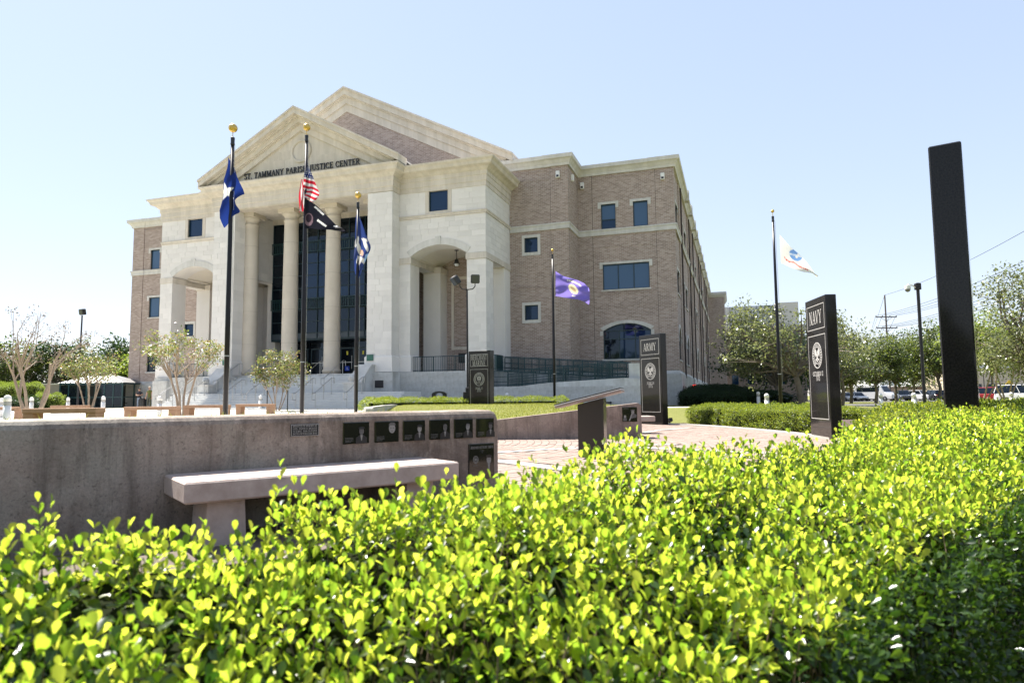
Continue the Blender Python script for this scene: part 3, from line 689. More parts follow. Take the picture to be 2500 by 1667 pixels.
# --- portico: piers, inner walls, columns
inner = [(-7.95, 10.2), (-3.0, 10.2), (-3.0, 15.2), (-7.95, 15.2)]
for k, (s0, s1, i0, i1, uf) in enumerate(((mir(-17.78), mir(-19.65), mir(-18.85), mir(-19.65), mir(-19.65)), (-19.65, -17.78, -19.65, -18.85, -18.85))):
    pm = MB(); pm.box(s0, s1, -9.0, -7.95, 2.8, 15.0); pm.prism(inner, SD(uf), 0, -.8); pm.box(i0, i1, -7.95, -6.4, 2.8, 10.2); pm.box(i0, i1, -4.2, -3.0, 2.8, 10.2)
    PW = pm.build('pier', MT['stone'], B)
pm = MB(); pm.box(mir(-19.65)-3.2, mir(-19.65)-.8, -3.4, -3.0, 2.8, 10.2); pm.build('wing_wall', MT['stone'], B)
clad(PW, [(-19.65, -17.78, 3.9, 15.0)], FR(-9.0), unit=stone_unit, rest=rest); clad(PW, [(-9.0, -7.97, 3.9, 15.0)], SD(-17.78), unit=stone_unit, rest=rest, side=True)
clad(PW, [(mir(-17.78), mir(-19.65), 3.9, 15.0)], FR(-9.0), unit=stone_unit, rest=rest); clad(PW, [(-9.0, -7.97, 3.9, 15.0)], SD(mir(-19.65)), unit=stone_unit, rest=rest, side=True)
clad(PW, [(-7.0, -4.62, 10.22, 15.0)], SD(mir(-19.65)), unit=stone_unit, rest=rest, side=True, rowh=.6)
tag(rest.build('stone_block', MT['stone'], PW), kind='stuff')
pb = MB()
for s0, s1 in ((-19.65, -17.78), (mir(-17.78), mir(-19.65))): pb.sweep([(s0, -7.95), (s0, -9.0), (s1, -9.0), (s1, -7.95)], [(0, 2.8), (.1, 2.8), (.1, 3.8), (0, 3.9)])
build_each(pb, 'plinth', MT['stone'], B)
COLU = MB(); prof = [(.62, 0), (.62, .12), (.66, .14), (.66, .26), (.58, .3), (.575, .32)]
zz = .32; joints = [2.3, 4.75, 7.2, 9.7]
for k in range(48):
    z = .32+(11.25-.32)*k/47
    prof.append((.575-.075*(k/47)**1.6, z))
prof2 = []
for r_, z in prof:
    prof2.append((r_, z))
prof2 += [(.55, 11.28), (.55, 11.36), (.5, 11.38), (.5, 11.62), (.55, 11.66), (.66, 11.8), (.66, 11.84)]
COLU.lathe(prof2, 32); col_me = None
COLU.box(-.7, .7, -.7, .7, 11.84, 12.14); COLU.box(-.72, .72, -.72, .72, -.1, 0.0)
for z in joints:
    COLU.lathe([(.577-.075*(z/12)**1.6, z-.012), (.577-.075*(z/12)**1.6, z+.012)], 32, m=1)
col_me = COLU.mesh('column', [flat('column_stone', (.58,.52,.44), .75, spec=.25, c2=(.5,.445,.37), vs=.8, bmp=.12, bs=25), flat('column_joint', (.4,.355,.29), .9)])
for p in col_me.polygons: p.use_smooth = len(p.vertices) == 4 and p.area < .4
for u in (-30.55, -27.0, -23.4, -19.85):
    o = bpy.data.objects.new('column', col_me); link(o, B); o.location = (u, -7.4, 2.82)
# soffit beam, ceiling, header
cb_ = MB(); cb_.box(mir(-19.65), -19.65, -8.98, -6.75, 14.96, 15.3); cb_.build('soffit', MT['trim'], B)
ce = MB(); ce.box(mir(-19.65), -19.65, -6.75, -4.4, 15.22, 15.4); ce.build('ceiling', MT['plaster'], B)
hd = MB(); hd.box(mir(-19.65), -19.65, -4.75, -4.45, 14.85, 15.22); hd.build('header', MT['trim'], B)
for u in (-27.6, -23.9): 
    dl = MB(); dl.lathe([(.16, 0), (.16, .03)], 12, (u, -6.2, 15.19)); dl.build('downlight', MT['black'], B)
# glass wall of the hall
def pbox(mb, u0, u1, v0, v1, z0, z1): mb.box(u0, u1, v0, v1, z0, z1)
cw = MB(); U0, U1 = mir(-19.65)+.02, -19.67; nb_ = 8
zs = [5.68, 6.13, 7.03, 7.93, 8.66, 9.65, 10.64, 11.59, 12.4, 13.2, 14.85]
us = [U0+(U1-U0)*i/nb_ for i in range(nb_+1)]
for u in us: cw.box(u-.035, u+.035, -4.68, -4.54, 5.68, 14.85)
for z in zs: cw.box(U0, U1, -4.66, -4.55, z-.03, z+.03)
cw.box(U0, U1, -4.7, -3.4, 5.55, 5.66)
CW = cw.build('curtain_wall', MT['frame'], B)
pn = random.Random(4)
for i in range(nb_):
    for j in range(len(zs)-1):
        p = MB(); t = pn.uniform(-.004, .004)
        x0, x1, z0, z1 = us[i]+.03, us[i+1]-.03, zs[j]+.02, zs[j+1]-.02
        p.add([(x0, -4.61+t, z0), (x1, -4.61-t, z0), (x1, -4.61-t, z1), (x0, -4.61+t, z1), (x0, -4.59+t, z0), (x1, -4.59-t, z0), (x1, -4.59-t, z1), (x0, -4.59+t, z1)],
              [(0,1,2,3), (7,6,5,4), (0,4,5,1), (1,5,6,2), (2,6,7,3), (3,7,4,0)])
        p.build('pane', MT['spandrel'] if j == 0 else (MT['glass_dark'] if (i < 2 or j < 4 or j == 9 or (i in (4, 6) and j % 2)) else MT['glass']), CW)  # lower rows use dark panes to paint in the reflected trees
rl = MB()
for z0 in (7.98, 12.45):
    rl.box(U0, U1, -4.85, -4.78, z0+.78, z0+.84); rl.box(U0, U1, -4.85, -4.78, z0, z0+.06)
    n = int((U1-U0)/.16)
    for i in range(n+1): rl.box(U0+.16*i, U0+.16*i+.05, -4.83, -4.8, z0+.06, z0+.78)
tag(rl.build('balcony_railing', MT['green_metal'], CW), kind='stuff')
en = MB(); en.box(U0, U1, -3.5, -3.42, 2.8, 5.55); 
for u in us: en.box(u-.04, u+.04, -3.58, -3.5, 2.8, 5.55)
en.box(U0, U1, -3.57, -3.5, 5.0, 5.12)
en.build('entrance_glazing', MT['glass_dark'], B)
for k, u in enumerate((-28.65, -27.15, -25.9, -24.5, -23.1, -21.7)):
    d = MB()
    for q in ((u-.62, u-.54, 2.82, 5.0), (u+.54, u+.62, 2.82, 5.0), (u-.54, u+.54, 4.9, 5.0), (u-.54, u+.54, 2.82, 3.0)): d.box(q[0], q[1], -3.66, -3.6, q[2], q[3])
    D = d.build('door', MT['frame'], B)
    p = MB(); p.box(u-.54, u+.54, -3.64, -3.62, 3.0, 4.9); p.build('pane', MT['glass_dark'], D)
    h = MB(); h.box(u-.5, u+.5, -3.75, -3.71, 3.82, 3.88); h.tube([(u+.44, -3.72, 3.35), (u+.44, -3.72, 4.35)], .025, 6); h.build('push_bar', MT['steel'], D)
    if k in (3, 4):
        s_ = MB(); s_.box(u-.2, u+.2, -3.665, -3.655, 3.2, 3.55); s_.obox((u, -3.67, 3.4), (.05, .006, .12), 0, 1); s_.obox((u+.05, -3.67, 3.3), (.16, .006, .03), 0, 1)
        s_.lathe([(.03, 0), (.03, .006)], 8, (u, -3.67, 3.49), 1)
        s_.build('access_sticker', [flat('sticker_blue', (.01,.06,.5), .5), MT['white']], D)
        s_ = MB(); s_.box(u-.07, u+.07, -3.665, -3.655, 4.42, 4.7); s_.build('caution_sticker', flat('sticker_yellow', (.7,.62,.05), .5), D)

# --- entablature, pediment, tall rear gable
et = MB(); ep = [(-.2, 15.02), (.06, 15.02), (.06, 15.32), (.11, 15.35), (.11, 15.72), (.16, 15.75), (.16, 16.02), (.26, 16.08), (.36, 16.2), (.42, 16.24), (.62, 16.3), (.66, 16.36), (.7, 16.5), (.84, 16.62), (.86, 16.72), (.3, 16.78), (-.2, 16.78)]
et.sweep([(-38.66, -3.0), (-38.66, -7.95), (mir(-17.78), -7.95), (mir(-17.78), -9.0), (-17.78, -9.0), (-17.78, -7.95), (-11.46, -7.95), (-11.46, -3.0)], ep)
et.box(-38.66, -11.46, -7.9, -3.0, 16.55, 16.76); et.box(mir(-17.78), -17.78, -8.9, -7.9, 16.55, 16.76)
et.build('entablature', MT['trim'], B)
ty = MB(); ty.prism([(mir(-18.3), 16.75), (-18.3, 16.75), (UC, 20.75)], FR(-8.85), 0, -.4); TY = ty.build('tympanum', MT['trim'], B)
BLK['n'] = 0; tr_ = MB()
def tri_ok(a, b_, z, zz): return max(abs(a-UC), abs(b_-UC)) < (20.25-zz)/.56 and not (abs((a+b_)/2-UC) < 1.25 and zz > 17.9 and z < 19.7)
clad(TY, [(UC-5.6, UC+5.6, 17.02, 20.2)], FR(-8.85), .62, 1.2, 1.9, .012, .016, panel_unit, 'tympanum_panel', tri_ok, tr_, 100)
rg = MB(); nr = 40
for (r0, r1, d) in ((.68, .86, .07), (.72, .82, .11)):
    for i in range(nr):
        a0, a1 = 2*PI*i/nr, 2*PI*(i+1)/nr
        P = [FR(-8.85)(UC+rr_*math.cos(a), 18.76+rr_*math.sin(a), dd) for dd in (0, d) for rr_, a in ((r0, a0), (r1, a0), (r1, a1), (r0, a1))]
        rg.add(P, [(4,5,6,7), (0,1,5,4), (1,2,6,5), (2,3,7,6), (3,0,4,7)])
rg.build('medallion', MT['trim'], TY)
text_mb(None, "ST. TAMMANY PARISH JUSTICE CENTER", FR(-8.87), UC, 17.2, .42, 9.75/(text_w("ST. TAMMANY PARISH JUSTICE CENTER")*.42), .06, .03, each=lambda mb: mb.build('letter', MT['black'], B))
def gable(mb, uc, half, z_end, z_apex, layers, back):
    sl_ = (z_apex-z_end)/half
    for (t0, t1, vf, ext) in layers:
        h = half+ext; zt = z_apex
        poly = [(uc-h, zt-t1-sl_*h), (uc-h, zt-t0-sl_*h), (uc, zt-t0), (uc+h, zt-t0-sl_*h), (uc+h, zt-t1-sl_*h), (uc, zt-t1)]
        mb.prism(poly, lambda a, z, d: (a, d, z), vf, back)
pd = MB()
gable(pd, UC, 8.3, 17.25, 21.72, [(0, .14, -9.92, .0), (.14, .5, -9.82, -.02), (.5, .62, -9.5, -.5), (.62, .95, -9.3, -.7), (.95, 1.02, -9.18, -.8), (1.02, 1.5, -9.04, -.9)], -8.6)
pd.prism([(mir(-18.6), 17.0), (UC, 21.3), (-18.6, 17.0)], lambda a, z, d: (a, d, z), -8.6, -3.0)
pd.build('pediment', MT['trim'], B)
rf = MB(); gable(rf, UC, 8.2, 17.2, 21.7, [(0.01, .12, -8.6, 0)], -3.0); rf.build('pediment_roof', MT['band'], B)
gb = MB()
gb.prism([(mir(-11.9), 17.3), (-11.9, 17.3), (UC, 24.6)], FR(-3.0), 0, -30); gb.box(mir(-11.9), -11.9, -2.98, 27, 17.25, 18.0); gb.build('gable_wall', MT['brick'], B)
gc = MB()
gable(gc, UC, 14.2, 18.75, 26.0, [(0, .16, -3.62, .0), (.16, .62, -3.5, -.02), (.62, .74, -3.3, -.6), (.74, 1.25, -3.2, -.8), (1.25, 1.9, -3.08, -1.0)], 27)
gc.build('gable_cornice', MT['trim'], B)

# --- podium, pedestals, ball finials
pw = MB()
pw.box(-38.6, -11.2, -8.25, -3.05, ZB, 2.78); pw.box(mir(-17.5), -30.5, -9.35, -8.25, ZB, 2.77); pw.box(-19.9, -17.5, -9.35, -8.25, ZB, 2.77); pw.box(-30.5, -19.9, -8.7, -8.25, ZB, 2.765)
pw.box(-38.45, -37.1, -8.55, -7.0, ZB, 2.55); 
PD = pw.build('podium', MT['base'], B); rb = MB(); BLK['n'] = 0
clad(PD, [(-17.45, -11.2, .3, 2.7)], FR(-8.252), .48, .7, 1.3, .012, unit=base_unit, name='base_block', rest=rb, cap=120); clad(PD, [(-19.4, -17.5, .3, 2.7)], FR(-9.352), .48, .7, 1.3, .012, unit=base_unit, name='base_block', rest=rb, cap=160)
clad(PD, [(-38.4, -37.15, .3, 2.5)], FR(-8.552), .48, .7, 1.3, .012, unit=base_unit, name='base_block', rest=rb, cap=200)
clad(PD, [(-37.05, mir(-17.5), .3, 2.7)], FR(-8.252), .48, .7, 1.3, .012, unit=base_unit, name='base_block', rest=rb, cap=260)
if rb.v: tag(rb.build('base_block', MT['base'], PD), kind='stuff')
ck = MB()
for a, b_ in ((-31.45, -30.52), (-19.88, -18.95)):
    ck.prism([(-9.12, ZB), (-9.12, 3.2), (-9.55, 3.2), (-10.9, 2.0), (-11.4, 2.0), (-11.4, ZB)], SD(a), 0, b_-a)
build_each(ck, 'cheek_wall', MT['base'], B)
cpg = MB()
for a, b_ in ((-31.5, -30.47), (-19.93, -18.9)):
    cpg.prism([(-9.1, 3.203), (-9.1, 3.3), (-9.59, 3.3), (-10.92, 2.1), (-11.45, 2.1), (-11.45, 2.003), (-10.9, 2.003), (-9.55, 3.203)], SD(a), 0, b_-a)
build_each(cpg, 'coping', MT['band'], B)
for u in (-30.98, -19.42):
    bl = MB(); bl.sphere((u, -11.15, 2.36), .24, 16); bl.lathe([(.16, 0), (.12, .06)], 12, (u, -11.15, 2.1)); bl.build('ball_finial', MT['base'], B, True)
for (u, v, z, w, h, c) in ((-19.3, -9.12, 3.55, .5, .42, (.02,.1,.07)), (-31.2, -9.12, 3.55, .42, .42, (.02,.1,.07)), (-18.45, -9.38, 1.75, .62, .48, (.02,.018,.02))):
    p = MB(); p.bbox(u-w/2, u+w/2, v-.04, v+.02, z, z+h, .012)
    for i in range(4): p.box(u-w*.38, u+w*.38, v-.043, v-.04, z+h*(.2+.18*i), z+h*(.24+.18*i), 1)
    p.build('wall_plaque', [flat('plaque_face', c, .4), flat('plaque_line', tuple(x*2.5 for x in c), .4)], B)
# railings across the arch openings
def railing(parent, pts, h=1.0, step=.13, mt='green_metal', name='railing', panel=False):
    mb = MB()
    for p, q in zip(pts, pts[1:]):
        p = Vector(p); q = Vector(q); L = (q-p).length; n = max(int(L/step), 1)
        mb.tube([p+Vector((0,0,h)), q+Vector((0,0,h))], .028, 6); mb.tube([p+Vector((0,0,.08)), q+Vector((0,0,.08))], .025, 6)
        for i in range(n+1):
            a = p.lerp(q, i/n); w = .03 if i % 12 == 0 else .011
            mb.box(a.x-w, a.x+w, a.y-w, a.y+w, a.z+.0, a.z+h)
        if panel:
            for dz in (.3, .62): mb.tube([p+Vector((0,.05,dz)), q+Vector((0,.05,dz))], .02, 6)
    return tag(mb.build(name, MT[mt], parent), kind='stuff')
railing(B, [(-16.9, -7.7, 2.8), (-12.85, -7.7, 2.8)]); railing(B, [(mir(-12.85), -7.7, 2.8), (mir(-16.9), -7.7, 2.8)])

# --- stairs: one step = one part
ST = thing('front_steps', 'wide pale concrete steps rising in two flights to the portico', 'steps', bw(UC, -12.5, .42), BYAW)
def sl_(u, v, z): return (u-UC, v+12.5, z-.42)
nu, nl = 8, 7
for i in range(nu):
    z1 = 2.77-.163*i-.163; v0 = -8.7-.29*i
    mb = MB(); a = sl_(-30.5, v0-.29-.03, z1-.163); b_ = sl_(-19.9, v0, z1)
    mb.bbox(a[0], b_[0], a[1], b_[1], a[2]-.25, b_[2], .015); mb.build('step', MT['step'], ST)
zl = 2.77-.163*nu-.163
zl = 1.46
mb = MB(); a = sl_(-33.2, -11.75, 1.2); b_ = sl_(-15.4, -9.36, zl); mb.bbox(a[0], b_[0], a[1], b_[1], -.3, b_[2]-.002, .015); mb.build('landing', MT['step'], ST)
for i in range(nl-1):
    z1 = zl-.155*(i+1); v0 = -11.75-.30*i
    mb = MB(); a = sl_(-33.2+.1*i, v0-.30-.03, z1-.2); b_ = sl_(-15.4+.12*i, v0, z1)
    mb.bbox(a[0], b_[0], a[1], b_[1], a[2]-.2, b_[2], .015); mb.build('step', MT['step'], ST)
ORD = ['leftmost', 'second from the left', 'third from the left', 'fourth from the left', 'fifth from the left', 'sixth from the left', 'seventh from the left', 'rightmost']
def handrail(u, vt, zt, vb, zb, label, grp):
    t = thing('handrail', label, 'handrail', bw(u, vb, zb), BYAW, grp)
    mb = MB(); L = vb-vt; q = lambda s, dz: Vector((0, (vt-vb)*(1-s), (zt-zb)*(1-s)+dz))
    mb.tube([q(0, .55)+Vector((0, .3, 0)), q(0, .9)+Vector((0, .3, 0)), q(0, .92), q(1, .92), q(1, .9)-Vector((0, .3, 0)), q(1, .5)-Vector((0, .3, 0)), q(1, .5)], .024, 6)
    mb.build('rail', MT['steel'], t)
    for s in (0.02, .5, .98):
        p = MB(); p.tube([q(s, -.1), q(s, .92)], .021, 6); p.build('post', MT['steel'], t)
for k, u in enumerate((-32.6, -31.5, -30.5, -27.4, -25.6, -21.9, -20.5, -18.3)):
    handrail(u, -11.75, 1.46, -13.5, .5, 'steel stair handrail on the lower flight, %s of eight' % ORD[k], 'handrails on the lower flight')
for k, u in enumerate((-30.2, -28.6, -26.9, -23.4, -21.6)):
    handrail(u, -8.75, 2.75, -11.0, 1.46, 'steel stair handrail on the upper flight, %s of five' % (ORD[k] if k < 4 else 'rightmost'), 'handrails on the upper flight')

# --- access ramp in front of the brick block
RP = thing('access_ramp', 'doubled back access ramp with dark green railings beside the brick block', 'ramp', bw(-6.3, -8.0, .42), BYAW)
def rl_(u, v, z): return (u+6.3, v+8.0, z-.42)
rp = MB()
poly = [(-11.2, ZB), (-1.55, ZB), (-1.55, 1.9), (-1.75, 2.1), (-2.6, 2.13), (-7.2, 1.92), (-9.2, 1.72), (-11.2, 1.7)]
rp.prism([(a+6.3, z-.42) for a, z in poly], lambda a, z, d: (a, d, z), -.3, 0.0); rp.box(-11.2+6.3, -1.6+6.3, .02, 1.35, -.8, 1.1)
RPW = rp.build('ramp_wall', MT['base'], RP); rb = MB(); BLK['n'] = 0
clad(RPW, [(-4.9, 4.7, -.15, 1.25)], lambda a, z, d: (a, -.302-d, z), .46, .7, 1.3, .012, unit=base_unit, name='base_block', rest=rb, cap=90)
up = MB(); up.prism([(-11.2+6.3, 1.0), (-11.2+6.3, 2.33), (-2.4+6.3, 1.7), (-2.4+6.3, 1.0)], lambda a, z, d: (a, d, z), 1.5, 3.2); up.box(-2.4+6.3, -.9+6.3, .0, 3.2, -.5, 1.68); up.build('ramp_slab', MT['base'], RP)
eb = MB(); eb.box(-2.35+6.3, -1.5+6.3, .2, .9, -.7, 2.6); eb.build('end_pier', MT['base'], RP)
railing(RP, [(-4.95, 1.48, 2.33), (3.9, 1.48, 1.7)], 1.02, .08, panel=True); railing(RP, [(-4.95, 3.1, 2.33), (3.9, 3.1, 1.7)], 1.02, .08, panel=True)
railing(RP, [(-4.6, -.15, 1.3), (-2.9, -.15, 1.32), (3.7, -.15, 1.72)], 1.0, .08, panel=True); railing(RP, [(-4.0, .9, 1.12), (3.7, .9, 1.72)], 1.0, .08, panel=True); railing(RP, [(-5.3, .1, 2.36), (-4.5, .1, 2.36), (-4.5, 1.4, 2.36)], 1.0, .06)
sg = MB(); sg.box(1.0, 1.5, -.33, -.318, -.1, .42); sg.obox((1.24, -.335, .2), (.05, .01, .16), 0, 1); sg.obox((1.3, -.335, .08), (.2, .01, .04), 0, 1); sg.lathe([(.04, 0), (.04, .05)], 8, (1.23, -.335, .29), 1)
sg.build('access_sign', [flat('pale_blue_panel', (.45,.62,.66), .6), flat('sign_symbol', (.12,.34,.4), .6)], RP)
pb = MB(); pb.tube([(2.5, -.32, .25), (2.9, -.42, .25)], .045, 8); pb.sphere((2.92, -.42, .25), .08, 8); pb.build('standpipe', MT['black'], RP)
# fire bell with red strobe beside the far corner
FB = thing('alarm_post', 'grey alarm post with a lit red strobe by the building corner', 'alarm', bw(.9, 2.3, .35), BYAW)
mb = MB(); mb.tube([(0, 0, 0), (0, 0, 1.9)], .035, 6); mb.box(-.16, .16, -.12, .02, .2, 1.1); mb.build('post', flat('grey_enamel', (.2,.24,.28), .5), FB)
mb = MB(); mb.bbox(-.12, .12, -.14, -.02, 1.25, 1.5, .03); mb.build('strobe', MT['red'], FB)
# ------------------------------------------------------------------ ground, plaza, paths
def sstep(a, b, x):
    t = np.clip((x-a)/(b-a), 0, 1); return t*t*(3-2*t)
def gz(x, y):
    """height of the ground: flat by the plaza and the car park, a little higher along the courthouse"""
    x = np.asarray(x, float); y = np.asarray(y, float)
    uu = (x-BO.x)*math.cos(BYAW)+(y-BO.y)*math.sin(BYAW)
    return .42*sstep(25, 38, y)*(1-sstep(2, 16, uu))
def grid_sheet(name, xs, ys, mt, dz=0.0, keep=None, kind='structure', fz=None):
    X, Y = np.meshgrid(xs, ys); Z = (gz(X, Y) if fz is None else fz(X, Y))+dz
    V = np.stack([X, Y, Z], -1).reshape(-1, 3); nx, ny = len(xs), len(ys)
    i, j = np.meshgrid(np.arange(nx-1), np.arange(ny-1)); a = (j*nx+i).ravel()
    F = np.stack([a, a+1, a+nx+1, a+nx], -1)
    if keep is not None:
        c = V[F].mean(1); F = F[keep(c[:, 0], c[:, 1])]
    o = bpy.data.objects.new(name, np_mesh(name, V, F, mt, smooth=True)); link(o); return tag(o, kind=kind)
def grass_mat(name, a, b, c):
    m = bpy.data.materials.new(name); t, p = nodes(m); obj = N_(t, 'ShaderNodeTexCoord').outputs['Object']
    n1 = noise(t, .18, 6, .6, obj); n2 = noise(t, 9, 6, .7, obj); n3 = noise(t, 60, 3, .6, obj)
    col = mixc(t, ramp(t, n1, [(.35, 0.), (.65, 1.)]), a, b); col = mixc(t, ramp(t, n2, [(.4, 0.), (.7, .8)]), col, c)
    v = ramp(t, n3, [(.2, .55), (.8, 1.3)]); col = mixc(t, 1.0, col, v, 'MULTIPLY')
    t.links.new(col, p.inputs['Base Color']); p.inputs['Roughness'].default_value = .9; p.inputs['Specular IOR Level'].default_value = .1
    bump(t, p, n3, .8, .05); return m
MT['grass'] = grass_mat('lawn', (.14,.165,.04), (.19,.2,.055), (.25,.23,.085))
MT['asphalt'] = flat('asphalt', (.09,.088,.085), .9, var=.25, vs=.4, bmp=.2, bs=60)
MT['paving'] = flat('pale_paving', (.56,.53,.48), .85, spec=.2, c2=(.5,.47,.42), vs=.6, bmp=.1, bs=30)
xs = np.concatenate([np.linspace(-1600, -120, 12), np.linspace(-100, 100, 101), np.linspace(120, 1600, 12)])
ys = np.concatenate([np.linspace(-60, -5, 6), np.linspace(-3, 100, 76), np.linspace(106, 400, 20), np.linspace(450, 2500, 10)])
grid_sheet('ground', xs, ys, MT['grass'], -.03)
# car park and the road edge to the right
cpk = MB(); cpk.box(22, 150, 97, 150, -.4, -.012); cpk.build('car_park', MT['asphalt'])['kind'] = 'structure'
drv = MB(); drv.box(32, 110, 62, 76, -.4, -.008); drv.build('driveway', MT['asphalt'])['kind'] = 'structure'
fpt = MB(); fpt.box(11.5, 70, 58.6, 60.2, -.3, .0); fpt.build('footpath', MT['paving'])['kind'] = 'structure'
def in_court(x, y):
    uu = (x-BO.x)*math.cos(BYAW)+(y-BO.y)*math.sin(BYAW); vv = -(x-BO.x)*math.sin(BYAW)+(y-BO.y)*math.cos(BYAW)
    return (vv < -2.5) & (uu < -.5) & (uu > -62) & (vv > -34) & (y > 16.2) & (x < -5.8+0*(y-18))
grid_sheet('forecourt', np.linspace(-62, 2, 129), np.linspace(15, 72, 115), MT['paving'], .012, in_court)
# strip of path along the building foot and past its corner
pth = MB(); pth.prism([(-17.0, -11.5), (-17.0, -8.6), (6.0, -8.6), (6.0, -11.5)], lambda a, b_, d: (*bw(a, b_)[:2], float(gz(*bw(a, b_)[:2]))+.05+d), -.4, 0.0); pth.build('path', MT['paving'])['kind'] = 'structure'

# plaza: a rounded apron laid in rings of pavers
PLZ = [(-4.2, 2.9), (-.35, 6.9), (-.5, 15.9), (3.1, 15.95), (2.6, 18.2), (2.9, 24.6), (4.2, 25.2), (5.05, 24.2), (5.75, 22.8), (6.35, 21.0), (6.72, 19.2), (6.95, 17.2), (7.05, 14.4), (6.85, 12.0), (6.3, 9.5), (5.4, 7.0), (4.4, 4.4), (3.4, 2.4), (.8, .9), (-1.8, .6), (-3.6, 1.2)]
def inpoly(x, y, P):
    x = np.asarray(x); y = np.asarray(y); r = np.zeros(x.shape, bool)
    for (x0, y0), (x1, y1) in zip(P, P[1:]+P[:1]):
        c = (y0 > y) != (y1 > y)
        r ^= c & (x < (x1-x0)*(y-y0)/((y1-y0) if y1 != y0 else 1e-9)+x0)
    return r
MT['mortar'] = flat('paver_joint_sand', (.11,.085,.07), .95)
MT['paver'] = flat('clay_paver', (.285,.218,.187), .85, spec=.2, c2=(.245,.182,.153), vs=6, rnd=.1, bmp=.15, bs=60)
MT['kerb'] = flat('pale_concrete_band', (.40,.365,.33), .85, spec=.2, c2=(.34,.305,.275), vs=2, bmp=.1, bs=30)
pz = MB(); pz.prism(PLZ, lambda a, b_, d: (a, b_, d), -.3, .004); PZ = pz.build('plaza', MT['mortar']); PZ['kind'] = 'structure'
def ribbon(mb, pts, w0, w1, z0, z1):
    """band between offsets w0 and w1 left of a plan polyline"""
    P = [Vector((*p, 0)) for p in pts]; V = []; n = len(P)
    for i, p in enumerate(P):
        t = (P[min(i+1, n-1)]-P[max(i-1, 0)]).normalized(); nr_ = Vector((-t.y, t.x, 0))
        for w in (w0, w1):
            for z in (z0, z1): V.append((p.x+nr_.x*w, p.y+nr_.y*w, z))
    F = []
    for i in range(n-1):
        a, b_ = i*4, i*4+4
        F += [(a+1, a+3, b_+3, b_+1), (a, b_, b_+2, a+2), (a, a+1, b_+1, b_), (a+2, b_+2, b_+3, a+3)]
    F += [(0, 2, 3, 1), (n*4-4, n*4-3, n*4-1, n*4-2)]
    mb.add(V, F)
eb = MB(); ribbon(eb, [(2.9, 24.6)]+PLZ[6:17], -.16, .18, -.2, .06); eb.build('edge_band', MT['kerb'], PZ)
BANDS = [([(-.35, 11.9), (.5, 12.5), (1.29, 12.9), (2.1, 13.3), (3.3, 13.6)], .22), ([(-.4, 10.6), (.1, 9.95), (.6, 9.2), (1.4, 8.3)], .3), ([(3.1, 17.3), (4.2, 19.4), (5.5, 20.8)], .2), ([(1.9, 13.5), (2.9, 12.3), (4.4, 11.2), (6.4, 10.6)], .24)]
bd = MB(); 
for pts, w in BANDS: ribbon(bd, pts, -w/2, w/2, -.01, .022)
bd.build('crossing_band', MT['kerb'], PZ)
def near_band(x, y):
    for pts, w in BANDS:
        for (x0, y0), (x1, y1) in zip(pts, pts[1:]):
            dx, dy = x1-x0, y1-y0; t = max(0, min(1, ((x-x0)*dx+(y-y0)*dy)/(dx*dx+dy*dy)))
            if math.hypot(x-x0-t*dx, y-y0-t*dy) < w/2+.07: return True
    return False
cx0, cy0 = -6.0, 15.0; pav = []
rr_ = 2.4
while rr_ < 15.5:
    n = int(2*PI*rr_/.235)
    for k in range(n):
        a = 2*PI*(k+.5*(int(rr_/.16) % 2))/n; x, y = cx0+rr_*math.cos(a), cy0+rr_*math.sin(a)
        if bool(inpoly(x, y, PLZ)) and y > 5.2 and not near_band(x, y) and x > -.6: pav.append((x, y, a))
    rr_ += .16
vis = lambda p: (p[0] > colx(1205, p[1])-.1) and p[1] > 7.5
pav.sort(key=lambda p: (not vis(p), p[1]))
pu = MB(); pu.bbox(-.0735, .0735, -.112, .112, -.03, .016, .006); pme = pu.mesh('paver', MT['paver'])
rest = MB()
for i, (x, y, a) in enumerate(pav):
    if i < 300:
        o = bpy.data.objects.new('paver', pme); link(o, PZ); o.location = (x, y, random.uniform(-.003, .003)); o.rotation_euler = (random.uniform(-.008, .008), random.uniform(-.008, .008), a)
    else: rest.obox((x, y, .0+random.uniform(-.003, .003)), (.147, .224, .03), a)
tag(rest.build('paver', MT['paver'], PZ), kind='stuff')

# lawn rising behind the low walls
def lawn_z(x, y): return np.minimum(.40+.06*sstep(16, 20, y)+.11*(np.clip(x, -4, 3)+.4), .95)*(1-sstep(16, 30, y))+.72*sstep(16, 30, y)
LP = [(-5.4, 16.1), (3.0, 16.12), (2.62, 18.2), (2.7, 24), (3.2, 31), (-5.6, 31.5), (-5.4, 24)]
ml = grid_sheet('lawn', np.linspace(-6, 4, 81), np.linspace(16, 32, 129), MT['grass'], 0, lambda x, y: inpoly(x, y, LP), fz=lawn_z)
skirt = MB()
for (x0, y0), (x1, y1) in zip(LP, LP[1:]+LP[:1]):
    skirt.add([(x0, y0, -.1), (x1, y1, -.1), (x1, y1, float(lawn_z(x1, y1))-.02), (x0, y0, float(lawn_z(x0, y0))-.02)], [(0, 1, 2, 3)])
skirt.build('lawn_bank', MT['grass'])['kind'] = 'structure'
